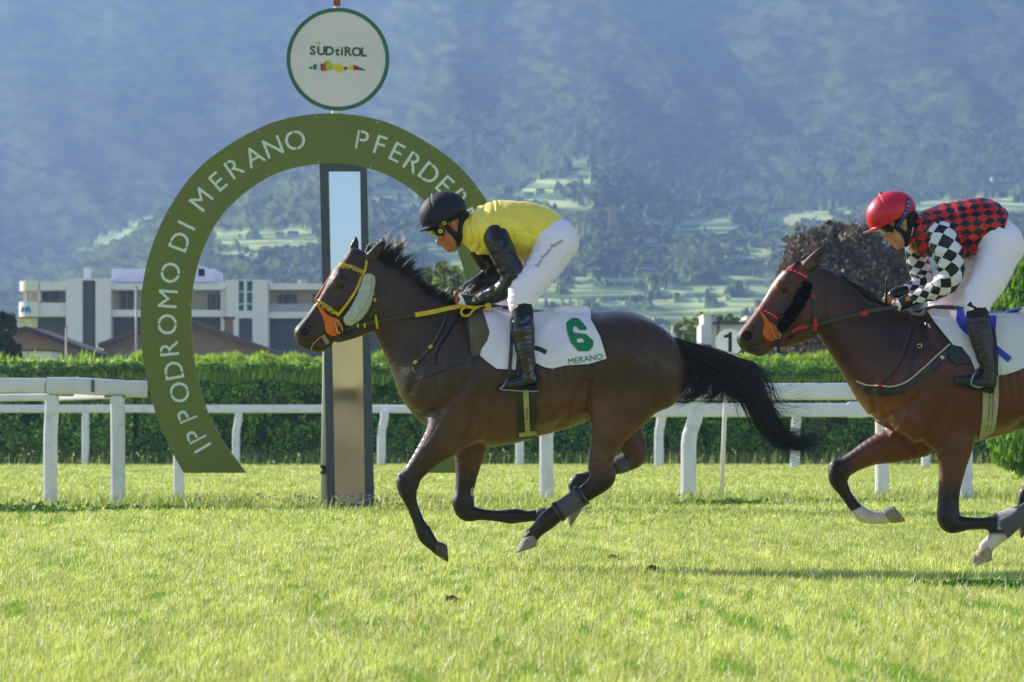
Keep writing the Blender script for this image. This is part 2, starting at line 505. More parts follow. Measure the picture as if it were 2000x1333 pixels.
# clover heads and yellow flowers
def leafcards(c, nrm_bias, size, seed, aspect=1.6):
    r = np.random.default_rng(seed); n = len(c)
    d = r.normal(0, 1, (n, 3)) + nrm_bias; d /= np.linalg.norm(d, axis=1)[:, None]
    t = np.cross(d, r.normal(0, 1, (n, 3))); t /= np.linalg.norm(t, axis=1)[:, None]
    b = np.cross(d, t)
    s = (size * r.uniform(.6, 1.3, n))[:, None]
    t = t * s * aspect / 2; b = b * s / 2
    V = np.stack([c - t, c + b * .9, c + t, c - b * .9], 1).reshape(-1, 3)
    i = np.arange(n)[:, None] * 4
    return V, (i + [0, 1, 2, 3])
n = 330
fx = np.concatenate([r.normal(-1.5, .45, 110), r.uniform(-3.4, -1.0, 120), r.uniform(-.9, 4.5, 100)])
fy = 43.6 + r.normal(0, .35, n) + (fx + 1.5) * .35
V_, F_ = leafcards(np.stack([fx, fy, r.uniform(.05, .17, n)], 1), 0, .026, 5, 1.1)
tag(mesh('clover_flowers', V_, F_, mat('clover_head', rgb('#8a6a80'), rough=.8, var=.4, vscale=40, trans=.2)), 'small purple clover heads at the foot of the mirror', 'flowers', kind='stuff')
n = 260
fy = r.uniform(92, 99, n); fx = r.uniform(-.125, .125, n) * fy
V_, F_ = leafcards(np.stack([fx, fy, r.uniform(.1, .4, n)], 1), 0, .05, 6, 1.1)
tag(mesh('hedge_flowers', V_, F_, mat('wild_flower', rgb('#c9b92c'), rough=.8, var=.4, vscale=3, trans=.2, col2=rgb('#d8d8c4'))), 'small yellow and white wild flowers before the hedge', 'flowers', kind='stuff')

# dark broad-leaved weed clumps by the posts, and scuffed divots in the turf
WEED = np.array([rgb('#4f7a26'), rgb('#3f6a22'), rgb('#6a9436')])
def clump(px, py, wpx, hpx, n, seed, label):
    Y = CH * F / (py - HZ); s_ = Y / F; rr = np.random.default_rng(seed)
    c = np.stack([(px - 1000) * s_ + rr.normal(0, wpx * s_ * .4, n), Y + rr.normal(0, wpx * s_ * .3, n), np.abs(rr.normal(0, hpx * s_ * .5, n)) + .01], 1)
    V_, F_ = leafcards(c, np.array([0, 0, .8]), .035, seed + 1, 1.8)
    t = WEED[rr.integers(0, 3, n)] * rr.uniform(.7, 1.2, (n, 1))
    tag(mesh('weed_clump', V_, F_, mat('weed_leaf', None, rough=.5, attr='tint', var=.1, trans=.35), attrs={'tint': ('FLOAT_COLOR', np.repeat(t, 4, 0))}), label, 'plants', kind='stuff')
clump(60, 1005, 150, 16, 900, 1, 'broad-leaved weeds growing round the foot of the leftmost rail post')
clump(300, 1000, 170, 10, 500, 2, 'low weeds between the left rail posts and the mirror')
clump(1415, 990, 110, 11, 700, 3, 'dark green weed clump at the foot of the numbered pole')
clump(1930, 1150, 120, 9, 420, 4, 'dark clover patch in the turf at the right edge')
clump(1650, 985, 200, 8, 500, 5, 'low weeds under the right rail')
for (px, py, r_, sd) in ((885, 1180, 9, 1), (1525, 987, 10, 2), (1196, 1096, 9, 3), (1275, 1118, 6, 4)):
    Y = CH * F / (py - HZ); s_ = Y / F; rr = np.random.default_rng(sd); c0 = P(px, py, Y); Vd = []; Fd = []
    for k in range(26):
        q = np.array([c0[0] + rr.normal(0, r_ * s_ * .6), Y + rr.normal(0, .06), rr.uniform(.0, .03)]); e = rr.uniform(.008, .02)
        n0 = len(Vd); Vd += [tuple(q + e * v) for v in rr.normal(0, 1, (6, 3)) * [1, 1, .6]]; Fd += [(n0, n0 + 1, n0 + 2), (n0 + 1, n0 + 2, n0 + 3), (n0 + 2, n0 + 3, n0 + 4), (n0 + 3, n0 + 4, n0 + 5), (n0, n0 + 2, n0 + 5)]
    tag(mesh('turf_divot', Vd, Fd, mat('clod', rgb('#5d4a30'), rough=1, var=.3)), ['brown clod of earth in the grass left of centre foreground', 'brown clod of earth by the foot of the numbered pole', 'small scuffed clod right of the leading horse hooves', 'smallest scuffed clod at the left end of the horse shadow'][sd - 1], 'clod', kind='stuff')

# ---- hedge
def foliage_mat(name, tr=.35, rough=.5, spec=.3): return mat(name, None, rough=rough, spec=spec, attr='tint', var=.12, vscale=2, trans=tr)
m_fol = foliage_mat('foliage', tr=.42)
m_shoot = foliage_mat('shoots', tr=.5)
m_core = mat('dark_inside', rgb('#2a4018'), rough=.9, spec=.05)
def hedge(name, x0, x1, Yf, top, label, cols, seed, shoots, leaf=.055):
    r = np.random.default_rng(seed)
    root = thing(name, label, 'hedge', ((x0 + x1) / 2, Yf + .7, 0))
    n = int((x1 - x0) * top * 1500)
    x = r.uniform(x0, x1, n); z = top * (1 - np.abs(r.uniform(0, 1, n)) ** 1.0)
    dep = (fbm(x / .45, z / .6, 4, seed) - .5) * .75 + (fbm(x / .13, z / .16, 2, seed + 3) - .5) * .3
    y = Yf + .15 + dep + r.uniform(0, .18, n)
    c = np.stack([x, y, z], 1)
    t = cols[r.choice(len(cols), n)] * 1.9 * r.uniform(.55, 1.15, (n, 1)) * (0.75 + .5 * fbm(x / .3, z / .3, 2, seed + 9))[:, None]
    V1, F1 = leafcards(c, np.array([0, -.6, .3]), leaf, seed + 1)
    C1 = np.repeat(t, 4, 0)
    m = int((x1 - x0) * 1.3 * 1400)
    x = r.uniform(x0, x1, m); y = r.uniform(Yf, Yf + 1.3, m)
    zt = top - .12 + (fbm(x / .6, y / .5, 3, seed + 5) - .5) * .34
    V2, F2 = leafcards(np.stack([x, y, zt + r.uniform(-.12, .05, m)], 1), np.array([0, -.2, .8]), leaf, seed + 2)
    t2 = cols[r.choice(len(cols), m)] * r.uniform(1.0, 1.5, (m, 1))
    parts_v = [V1, V2]; parts_f = [F1, F2 + len(V1)]; cc = [C1, np.repeat(t2, 4, 0)]
    o = mesh('foliage', np.concatenate(parts_v), np.concatenate(parts_f), m_fol, root, attrs={'tint': ('FLOAT_COLOR', np.concatenate(cc))})
    if shoots:
        m = int((x1 - x0) * shoots * 2.6)
        x = r.uniform(x0, x1, m); u = r.uniform(0, 1, m) ** .8
        y = Yf - .08 + u * 1.3
        zt = top - .52 + .42 * np.clip(u * 1.6, 0, 1) + (fbm(x / .6 + u, y / .5, 3, seed + 5) - .5) * .34
        h = r.uniform(.16, .36, m) * (.5 + fbm(x / .35, y / .5, 2, seed + 8))
        Vb, Tb = blades(x, y, h, np.full(m, .032), .5, seed + 7, z=zt)
        t3 = np.array([rgb('#bcd24a'), rgb('#a3c43c'), rgb('#8cb436')])[r.choice(3, m)] * r.uniform(.7, 1.2, (m, 1))
        mesh('young_shoots', Vb, Tb, m_shoot, root, attrs={'tint': ('FLOAT_COLOR', np.repeat(t3, 5, 0))})['kind'] = 'stuff'
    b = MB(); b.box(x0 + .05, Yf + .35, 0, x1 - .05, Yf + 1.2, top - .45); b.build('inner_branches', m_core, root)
    settle(root)
HC = np.array([rgb('#73983c'), rgb('#5f8432'), rgb('#86aa44'), rgb('#4c6e2a')])
HL = np.array([rgb('#6a8e38'), rgb('#50742e'), rgb('#80a24a'), rgb('#9cb660')])
hedge('hedge', -8.95, 30, 100.0, 2.42, 'long clipped green conifer hedge with bright feathery shoots behind the rails', HC, 200, 620)
hedge('shrub_hedge', -28, -8.9, 99.8, 2.45, 'broad-leaved hedge with pale glossy leaves at the far left behind the rails', HL, 230, 60, .075)

# ---- trees
def tree(name, label, px, base_py, Y, blobs, leaf, n, cols, trunk_r=.12, group=None, trunkc='#4a3c2e', up=False, seed=0, cat='tree', trans=.3):
    """blobs: (px,py,rx,ry) crown clumps in photo pixels at depth Y"""
    r = np.random.default_rng(seed + 900); s = Y / F
    bx, _, bz = P(px, base_py, Y)
    root = thing(name, label, cat, (bx, Y, max(bz, 0)), group)
    vol = np.array([b[2] * b[3] for b in blobs], float); vol /= vol.sum()
    Cs = []; Ts = []
    for bi, (qx, qy, rx, ry) in enumerate(blobs):
        k = int(n * vol[bi]); cxx, _, czz = P(qx, qy, Y)
        # sub clumps
        nc_ = max(6, int(k / 60)); d = r.normal(0, 1, (nc_, 3)); d /= np.linalg.norm(d, axis=1)[:, None]
        rad = r.uniform(.45, 1.02, (nc_, 1)) ** .6
        cc = d * rad; cs = r.uniform(.16, .34, nc_); cv = r.uniform(.6, 1.25, nc_)
        w = r.integers(0, nc_, k)
        e = r.normal(0, 1, (k, 3)); e /= np.linalg.norm(e, axis=1)[:, None]; e *= r.uniform(.3, 1, (k, 1)) * cs[w][:, None]
        p = cc[w] + e
        Cs.append(np.stack([cxx + p[:, 0] * rx * s, Y + p[:, 1] * (rx + ry) / 2 * s, czz + p[:, 2] * ry * s], 1))
        Ts.append(cols[r.integers(0, len(cols), k)] * cv[w][:, None] * r.uniform(.8, 1.2, (k, 1)))
    c = np.concatenate(Cs); t = np.concatenate(Ts)
    if up:
        Vb, Tb = blades(c[:, 0], c[:, 1], np.full(len(c), leaf * 2.4) * r.uniform(.6, 1.3, len(c)), np.full(len(c), leaf * .5), .5, seed + 5, z=c[:, 2])
        mesh('crown', Vb, Tb, m_fol, root, attrs={'tint': ('FLOAT_COLOR', np.repeat(t, 5, 0))})
    else:
        V_, F_ = leafcards(c, np.array([0, 0, .4]), leaf, seed + 3, 1.3)
        mesh('crown', V_, F_, m_fol, root, attrs={'tint': ('FLOAT_COLOR', np.repeat(t, 4, 0))})
    b = MB()
    q0 = blobs[0]; topp = P(q0[0], q0[1], Y)
    b.tube([(bx, Y, 0), (bx + .02, Y, topp[2] * .4), (topp[0], Y, topp[2] + q0[3] * s * .4)], [trunk_r * 1.3, trunk_r, trunk_r * .35], 9)
    for q in blobs:
        e = P(q[0], q[1], Y)
        b.tube([(bx + (topp[0] - bx) * .5, Y, topp[2] * .5), ((bx + e[0]) / 2, Y + .1, (topp[2] * .5 + e[2]) / 2 + .1), (e[0], Y + .2, e[2] + q[3] * s * .3)], [trunk_r * .55, trunk_r * .4, trunk_r * .12], 6)
    b.build('trunk', mat('bark', rgb(trunkc), rough=.9, bump=.5, bscale=12), root, smooth=True)
    settle(root)
    return root
COP = np.array([rgb('#6e5c4e'), rgb('#5a4c44'), rgb('#86705a'), rgb('#4c4240'), rgb('#968a70')])
LGT = np.array([rgb('#a5b352'), rgb('#8fa044'), rgb('#6d8238'), rgb('#b9be6c')])
DRK = np.array([rgb('#2f4a24'), rgb('#26401f'), rgb('#3d5a2a')])
THU = np.array([rgb('#7faa2a'), rgb('#6a9a24'), rgb('#94bb3a'), rgb('#4f7f20')])
tree('copper_beech', 'large copper beech with brown-purple crown behind the second horse head', 1650, 840, 150,
     [(1655, 560, 105, 115), (1595, 505, 66, 62), (1705, 515, 78, 78), (1750, 560, 50, 80), (1560, 560, 44, 80), (1655, 480, 60, 42), (1730, 600, 62, 90), (1580, 600, 60, 80), (1640, 670, 120, 60), (1560, 690, 62, 40), (1560, 480, 25, 20), (1620, 455, 40, 26), (1690, 450, 40, 24)], .12, 46000, COP, .35, seed=1)
tree('copper_beech', 'copper-leaved tree cut by the right edge behind the second rider', 2010, 840, 160,
     [(2000, 540, 45, 50), (1985, 590, 45, 60), (2040, 560, 60, 70), (2000, 650, 70, 60)], .17, 9000, COP, .3, seed=2)
tree('young_tree', 'pale yellow-green tree inside the arch behind the first horse mane', 870, 840, 140,
     [(868, 560, 40, 48), (850, 590, 38, 40), (895, 590, 38, 50), (872, 640, 60, 60), (860, 525, 18, 18)], .14, 7000, LGT, .15, seed=3)
bg_t = [(1345, 650, 34, 26), (1325, 668, 30, 24), (1370, 640, 26, 22), (1300, 672, 26, 18)]
tree('leafy_tree', 'light green leafy tree left of the white tower behind the first horse rump', 1340, 840, 190, bg_t, .17, 6000, LGT, .2, seed=4)
tree('leafy_tree', 'light green tree top showing right of the white tower', 1420, 840, 215, [(1418, 625, 22, 14), (1405, 640, 20, 20), (1432, 638, 22, 16), (1415, 665, 30, 30)], .18, 3500, LGT, .2, seed=5)
tree('dark_tree', 'dark green tree at the far left edge beside the brown roof', 8, 840, 150, [(4, 650, 28, 42), (16, 680, 28, 40), (-20, 640, 30, 50), (0, 705, 44, 30)], .15, 6000, DRK, .2, seed=6)
tree('arborvitae', 'bright green upright conifer at the right edge behind the second rider', 2050, 938, 69, [(2010, 640, 95, 90), (1965, 585, 45, 32), (1985, 560, 22, 26), (2020, 540, 30, 40), (2055, 760, 110, 130), (2050, 860, 118, 90), (1985, 880, 50, 52), (1940, 612, 30, 26), (1975, 800, 45, 80)], .05, 46000, THU, .1, up=True, seed=7)

# ---- rails
m_rail = mat('white_rail', rgb('#dedae2'), rough=.45, spec=.4, var=.06, vscale=2, dirt=.22)
m_post = mat('white_post', rgb('#e2dee6'), rough=.5, spec=.4, var=.06, vscale=3, dirt=.28)
def beam(pts, hh, dd, m, parent, name='rail', n=12):
    """rounded-rectangle rail along pts (world), height hh, depth dd"""
    pts = [Vector(p) for p in pts]; V = []; Fc = []
    prof = []
    for k in range(n * 2):
        a = 2 * math.pi * (k + .5) / (n * 2); c, s_ = math.cos(a), math.sin(a)
        e = 0.45
        prof.append((math.copysign(abs(c) ** e, c) * dd / 2, math.copysign(abs(s_) ** e, s_) * hh / 2))
    for i, p in enumerate(pts):
        t = (pts[min(i + 1, len(pts) - 1)] - pts[max(i - 1, 0)]).normalized()
        sd = Vector((0, 0, 1)).cross(t).normalized(); u = t.cross(sd)
        for (a, b) in prof: V.append(p + sd * a + u * b)
    k = len(prof)
    for i in range(len(pts) - 1):
        for j in range(k):
            Fc.append((i * k + j, i * k + (j + 1) % k, (i + 1) * k + (j + 1) % k, (i + 1) * k + j))
    Fc.append(tuple(range(k - 1, -1, -1))); Fc.append(tuple(range((len(pts) - 1) * k, len(pts) * k)))
    return mesh(name, V, Fc, m, parent, smooth=False)
def post(px, top_py, base_py, Y, wpx, parent, bend=0.0, name='post'):
    """flat bent post; bend in px to the right at the top"""
    s = Y / F; w = wpx * s
    b = MB(); x, _, zt = P(px, top_py, Y)
    zb = -.08
    pts = []
    n = 10
    for i in range(n + 1):
        t = i / n
        pts.append(Vector((x + bend * s * smooth01((t - .62) / .3), Y, zb + (zt - zb) * t)))
    V = []; Fc = []
    for p in pts:
        c = w * .16
        for (a, d) in [(-w / 2 + c, -w * .45), (w / 2 - c, -w * .45), (w / 2, -w * .45 + c), (w / 2, w * .45), (-w / 2, w * .45), (-w / 2, -w * .45 + c)]:
            V.append(p + Vector((a, d, 0)))
    for i in range(n):
        for j in range(6):
            Fc.append((i * 6 + j, i * 6 + (j + 1) % 6, (i + 1) * 6 + (j + 1) % 6, (i + 1) * 6 + j))
    Fc.append((5, 4, 3, 2, 1, 0)); Fc.append(tuple(range(n * 6, n * 6 + 6)))
    return mesh(name, V, Fc, m_post, parent)
def Yb(base_py): return CH * F / (base_py - HZ)
# near left rail
Yl = Yb(991)
rl = thing('running_rail', 'white running rail with curved end at the left, ending at the arch', 'rail', P(150, 840, Yl))
beam([P(-1600, 750, Yl), P(-200, 752, Yl), P(-60, 753, Yl), P(88, 753.5, Yl)], 29 * Yl / F, .13, m_rail, rl)
beam([P(92, 754, Yl - .02), P(150, 754, Yl - .02), P(200, 757, Yl), P(245, 760, Yl + .05), P(285, 761, Yl + .12)], 33 * Yl / F, .15, m_rail, rl, 'rail_end')
beam([P(-1600, 777, Yl + 1.6), P(-200, 777, Yl + 1.6), P(0, 777, Yl + 1.6), P(120, 776, Yl + 1.2), P(238, 771, Yl + .2)], 15 * Yl / F, .1, m_rail, rl, 'back_rail')
mbx = MB(); mbx.pbox(178, 742, 184, 766, Yl - .1, .03); mbx.build('dark_strap', mat('strap', rgb('#5b666c'), rough=.6), rl)
mbx = MB(); mbx.pbox(96, 770.6, 142, 774, Yl - .06, .12); mbx.pbox(204, 772, 244, 777, Yl - .06, .12); mbx.build('bracket', mat('bracket', rgb('#8d8668'), rough=.7), rl)
post(98, 772, 993, Yl, 26, rl, 3); post(230, 774, 990, Yl, 27, rl, -1)
for qx in (-200, -530, -860, -1190, -1520): post(qx, 772, 990, Yl, 26, rl, 3)
settle(rl)
Yq = Yb(979)
rp = thing('rail_post', 'single white rail post standing behind the lower left of the arch', 'post', P(349, 979, Yq)); post(349, 790, 979, Yq, 21, rp, 0); settle(rp)
# near right rail, running from behind the first horse out to the right
Yr = Yb(976); 
rr_ = thing('running_rail', 'upper white running rail with bent posts behind the second horse legs', 'rail', P(1500, 840, Yr))
beam([P(960, 772, Yr), P(1067, 770, Yr), P(1345, 766, Yr), P(1690, 765, Yr), P(4200, 764, Yr)], 33 * Yr / F, .14, m_rail, rr_)
for (x_, b_, w_, bd) in [(1067, 985, 27, 0), (1345, 978, 29, 16), (1723, 967, 25, 0), (1886, 984, 26, 10), (2140, 978, 28, 10), (2440, 978, 28, 10), (2750, 978, 28, 10), (3060, 978, 28, 10), (3370, 978, 28, 10), (3680, 978, 28, 10), (3990, 978, 28, 10)]:
    post(x_, 785, b_, Yr - (b_ - 976) * .12, w_, rr_, bd)
settle(rr_)
# far rail
rf_ = thing('running_rail', 'thin far white rail along the foot of the hedge, full width', 'rail', P(900, 840, 97))
Ys = [97, 97, 97, 95, 93, 92, 92]
beam([P(-1200, 799, 97), P(-200, 799, 97), P(200, 799, 97), P(700, 799, 97), P(850, 800, 96), P(1200, 801, 93), P(1660, 801.5, 92)], 16 * 97 / F, .12, m_rail, rf_)
for (x_, w_, bd, yy) in [(-988, 14, 0, 97), (-698, 14, 0, 97), (-408, 14, 0, 97), (-118, 14, 0, 97), (167, 14, 0, 97), (461, 15, 5, 97), (745, 17, 6, 96.5), (1015, 17, 4, 95), (1287, 18, 5, 93), (1553, 18, 3, 91.5), (1808, 16, 2, 91.5), (2080, 16, 2, 91.5), (2350, 16, 2, 91.5), (2620, 16, 2, 91.5), (2890, 16, 2, 91.5), (3160, 16, 2, 91.5)]:
    post(x_, 806, 910, yy, w_, rf_, bd)
settle(rf_)
rf2 = thing('running_rail', 'lower thick white rail with a joint sleeve behind the first horse tail', 'rail', P(1450, 840, 88))
beam([P(1180, 801.5, 88), P(1500, 801.5, 88), P(1656, 801.5, 88)], 27 * 88 / F, .2, m_rail, rf2)
beam([P(1656, 801, 88), P(1690, 801, 88)], 31 * 88 / F, .24, m_rail, rf2, 'joint_sleeve')
beam([P(1690, 801.5, 88), P(3600, 801.5, 88)], 27 * 88 / F, .2, m_rail, rf2, 'rail')
settle(rf2)

# ---- pole with disc 1
Yd = Yb(974)
dp = thing('distance_marker', 'thin white pole with a round grey disc reading 1', 'sign', P(1409, 974, Yd))
b = MB(); b.tube([P(1408, 985, Yd), P(1416, 800, Yd), P(1424, 648, Yd)], .017 + .01, 10); b.build('pole', m_post, dp, True)
def disc(px, py, Y, rpx, thick, m, parent, name, rin=0):
    s = Y / F; n = 96; c = P(px, py, Y); V = []; Fc = []
    for k in range(n):
        a = 2 * math.pi * k / n; V.append((c[0] + math.cos(a) * rpx * s, Y, c[2] + math.sin(a) * rpx * s))
    if rin:
        for k in range(n):
            a = 2 * math.pi * k / n; V.append((c[0] + math.cos(a) * rin * s, Y, c[2] + math.sin(a) * rin * s))
        nn = len(V); V += [(v[0], v[1] + thick, v[2]) for v in V]
        for k in range(n):
            k2 = (k + 1) % n
            Fc += [(k, k2, n + k2, n + k), (nn + k2, nn + k, nn + n + k, nn + n + k2), (k2, k, nn + k, nn + k2), (n + k, n + k2, nn + n + k2, nn + n + k)]
    else:
        V += [(v[0], v[1] + thick, v[2]) for v in V]
        Fc = [tuple(range(n)), tuple(range(2 * n - 1, n - 1, -1))] + [(k, k + n, (k + 1) % n + n, (k + 1) % n) for k in range(n)]
    return mesh(name, V, Fc, m, parent)
m_disc = mat('sign_face', rgb('#d4ccd0'), rough=.5, var=.05, vscale=2)
disc(1424, 669, Yd - .06, 26.5, .015, mat('disc_white', rgb('#ece8ea'), rough=.5, var=.04), dp, 'disc')
def letters(s_, items, Y, size, m, parent, name, y_off=-.004, bold=0.0, shear=0.0, thick=0):
    """items: list of (char, px, py, angle ccw deg): glyph centred there"""
    AV = []; AF = []
    k = Y / F
    for (ch, px, py, ang) in items:
        V2, F2 = text_pts(ch, size, bold, shear)
        if len(V2) == 0: continue
        cxy = (V2.max(0) + V2.min(0)) / 2; V2 = V2 - [cxy[0], 0.365 * size]
        a = R(ang); x = V2[:, 0] * math.cos(a) - V2[:, 1] * math.sin(a); y = V2[:, 0] * math.sin(a) + V2[:, 1] * math.cos(a)
        n0 = len(AV)
        for i in range(len(x)): AV.append(((px + x[i] - 1000) * k, Y + y_off, CH + (HZ - py + y[i]) * k))
        AF += [tuple(j + n0 for j in f) for f in F2]
    return mesh(name, AV, AF, m, parent)
m_black = mat('black_paint', rgb('#23302c'), rough=.5)
mbx = MB(); s = Yd / F
def pxpoly(mb, pts, Y, depth):
    mb.prism([((x - 1000) * Y / F, CH + (HZ - y) * Y / F) for x, y in pts], Y, Y + depth); return mb
pxpoly(mbx, [(1422.5, 687.5), (1429.5, 687.5), (1429.5, 649), (1424.5, 649), (1421.5, 653), (1413.5, 656), (1413.5, 660), (1422.5, 660)], Yd - .064, .004)
mbx.build('numeral', m_black, dp)
settle(dp)

# ---- finishing mirror + arch + round sign
Ya = Yb(995)
sp = thing('winning_post', 'winning post: green ring arch, round white sign and tall framed mirror', 'finish post', P(655, 995, Ya))
m_green = mat('green_panel', rgb('#606a20'), rough=.38, spec=.45, var=.06, vscale=1.5, dirt=.08)
m_edge = mat('panel_edge', rgb('#9aa36c'), rough=.5)
OL = [(645, 219.5), (540, 236), (442, 287), (373, 344), (310, 446), (280, 545), (275.4, 600), (275.4, 650), (280, 708), (291.5, 763), (313.7, 835.5), (340, 891), (359.5, 924)]
IL = [(645, 317), (545, 336), (460, 392), (409, 458), (379, 548), (374, 615.5), (375.7, 657), (381.5, 719), (392, 758), (411, 819), (444, 873), (481.7, 924)]
def resamp(pts, n):
    c = crom(pts, 12); d = np.r_[0, np.cumsum(np.hypot(*(np.diff(c, axis=0).T)))]
    t = np.linspace(0, d[-1], n); return np.stack([np.interp(t, d, c[:, 0]), np.interp(t, d, c[:, 1])], 1)
nA = 70
o_ = resamp(OL, nA); i_ = resamp(IL, nA)
o_all = np.vstack([o_[::-1], np.c_[1290 - o_[1:, 0], o_[1:, 1]]]); i_all = np.vstack([i_[::-1], np.c_[1290 - i_[1:, 0], i_[1:, 1]]])
for arr in (o_all, i_all):
    for _ in range(10):
        arr[1:-1] = arr[1:-1] * .5 + (arr[2:] + arr[:-2]) * .25
n = len(o_all); ka = Ya / F
def wv(p, y): return np.stack([(p[:, 0] - 1000) * ka, np.full(len(p), y), CH + (HZ - p[:, 1]) * ka], 1)
y0 = Ya - .05; th = .04
Vp = np.concatenate([wv(o_all, y0), wv(i_all, y0), wv(o_all, y0 + th), wv(i_all, y0 + th)])
Fc = []
for k in range(n - 1):
    Fc += [(k, k + 1, n + k + 1, n + k), (2 * n + k + 1, 2 * n + k, 3 * n + k, 3 * n + k + 1), (k + 1, k, 2 * n + k, 2 * n + k + 1), (n + k, n + k + 1, 3 * n + k + 1, 3 * n + k)]
Fc += [(0, n, 3 * n, 2 * n), (n - 1, 3 * n - 1, 4 * n - 1, 2 * n - 1)]
arch = mesh('arch', Vp, Fc, m_green, sp); arch.data.materials.append(m_edge)
mi = np.zeros(len(Fc), np.int32)
for k in range(n - 1): mi[4 * k + 2] = 1; mi[4 * k + 3] = 1
arch.data.polygons.foreach_set('material_index', mi)
mid = (o_ + i_) / 2
LT = [('I', 395, 876), ('P', 381, 851), ('P', 363.5, 811.5), ('O', 349.5, 767), ('D', 338, 724), ('R', 329, 681), ('O', 325.5, 634), ('M', 326.5, 584), ('O', 331.6, 533), ('D', 350, 471.5), ('I', 363, 440), ('M', 392, 389.5), ('E', 425, 354), ('R', 457, 327), ('A', 495, 304.5), ('N', 533, 286), ('O', 576, 273)]
RT = [('P', 708, 273), ('F', 743, 282.5), ('E', 776, 297), ('R', 808, 317), ('D', 840, 338), ('E', 870, 361), ('R', 897, 388)]
def ang_at(px, py, right):
    q = mid.copy()
    if right: q[:, 0] = 1290 - q[:, 0]; 
    j = int(np.argmin((q[:, 0] - px) ** 2 + (q[:, 1] - py) ** 2)); a, b_ = q[max(j - 3, 0)], q[min(j + 3, len(q) - 1)]
    d = (b_ - a) if right else (a - b_)
    return math.degrees(math.atan2(-d[1], d[0]))
items = [(c, x, y, ang_at(x, y, False)) for c, x, y in LT] + [(c, x, y, ang_at(x, y, True)) for c, x, y in RT]
qr = mid.copy(); qr[:, 0] = 1290 - qr[:, 0]
j0 = int(np.argmin(np.abs(qr[:, 1] - 425) + (qr[:, 0] < 700) * 1e4)); word = 'ENNPLATZ MERAN'
js = np.linspace(j0, nA - 6, len(word))
for c, j in zip(word, js):
    q = qr[int(j)]; items.append((c, q[0], q[1], ang_at(q[0], q[1], True)))
m_let = mat('white_lettering', rgb('#ccd8d0'), rough=.5, var=.05, vscale=3)
letters('', items, y0, 54, m_let, sp, 'lettering', -.004, bold=0)
# stencil bridges across the round letters and along the bowls
br = MB()
def bridge(px, py, ang, L_, w_):
    a = R(ang); c, s_ = math.cos(a), math.sin(a); pts = []
    for (u, v) in [(-w_ / 2, -L_ / 2), (w_ / 2, -L_ / 2), (w_ / 2, L_ / 2), (-w_ / 2, L_ / 2)]:
        pts.append((px + u * c - v * s_, py - (u * s_ + v * c)))
    pxpoly(br, pts, y0 - .0075, .003)
for (c, x, y, a) in items:
    br = MB()
    if c == 'O': bridge(x, y, a, 46, 2.2)
    elif c in 'PRD':
        ca_, sa_ = math.cos(R(a)), math.sin(R(a)); u = -6.5 
        bridge(x + u * ca_, y - u * sa_, a, 40, 2.0)
    if br.v: br.build('stencil_bridge', m_green, sp)
# rivets
rv = MB()
for t in range(4, 2 * nA - 6, 9):
    for q, sg in ((o_all[t], 1), (i_all[t], -1)):
        c = (o_all[t] + i_all[t]) / 2; d = (c - q) / np.linalg.norm(c - q); p = q + d * 5
        rv.pbox(p[0] - 1, p[1] - 1, p[0] + 1, p[1] + 1, y0 - .004, .004)
rv.build('rivets', mat('rivet', rgb('#b8bfa8'), rough=.3, metal=.6), sp)['kind'] = 'stuff'
# round sign
rs_y = Ya - .09
disc(660, 116, rs_y, 93.5, .03, m_disc, sp, 'round_sign')
disc(660, 116, rs_y - .006, 100.5, .042, mat('green_rim', rgb('#2f6350'), rough=.4), sp, 'rim', rin=93)
items2 = []
xs = [612.5, 629, 645.5, 661, 672.5, 686, 701, 714 - 3]
for ch, x, dy in zip('SUDtiROL', [611, 627.5, 644, 659, 668, 680.5, 696.5, 711], [0, 0.5, 1, 1.5, 1.5, 2, 2.6, 3.2]): items2.append((ch, x, 98.3 + dy, -1.5))
m_dg = mat('dark_green_print', rgb('#38503f'), rough=.5)
letters('', items2, rs_y, 24, m_dg, sp, 'region_name', -.004, bold=.75)
mk = MB(); pxpoly(mk, [(617, 83), (620.5, 84), (620, 88), (618, 87)], rs_y - .004, .003); pxpoly(mk, [(622, 84), (625.5, 81.5), (625, 87), (623, 88)], rs_y - .004, .003); mk.build('umlaut', mat('lime_print', rgb('#a8b93a'), rough=.5), sp)
tops = [(602, 133.5), (617, 125), (629, 124.5), (631.5, 126), (638, 117.5), (641, 117), (650, 127), (661, 124), (672, 131), (678, 131.5), (690, 128), (694, 127), (703, 132), (715, 137.5)]
bots = [(602, 134), (617, 136.5), (630, 139), (635, 139.5), (645, 137.5), (651, 134.5), (662, 144), (672, 138), (677, 136), (690, 137), (704, 137.5), (715, 138)]
tx_, ty_ = zip(*tops); bx_, by_ = zip(*bots)
for a, b_, c in [(602, 609, '#39504a'), (609, 612, '#8fae98'), (612, 616, '#39504a'), (616, 619, '#5d8a6a'), (619, 626, '#a9c8dc'), (626, 632, '#8c2f4e'), (632, 637, '#c8502c'), (637, 650, '#9fb32c'), (650, 672, '#d3bf2c'), (672, 678, '#4a2a24'), (678, 690, '#d3bf2c'), (690, 700, '#a02c46'), (700, 705, '#3f5a4c'), (705, 715, '#2f4a44')]:
    xx = np.linspace(a, b_, 5); up_ = [(x, np.interp(x, tx_, ty_)) for x in xx]; dn_ = [(x, np.interp(x, bx_, by_)) for x in xx[::-1]]
    mk = MB(); pxpoly(mk, up_ + dn_, rs_y - .004, .003); mk.build('emblem_stripe', mat('emblem', rgb(c), rough=.5), sp)
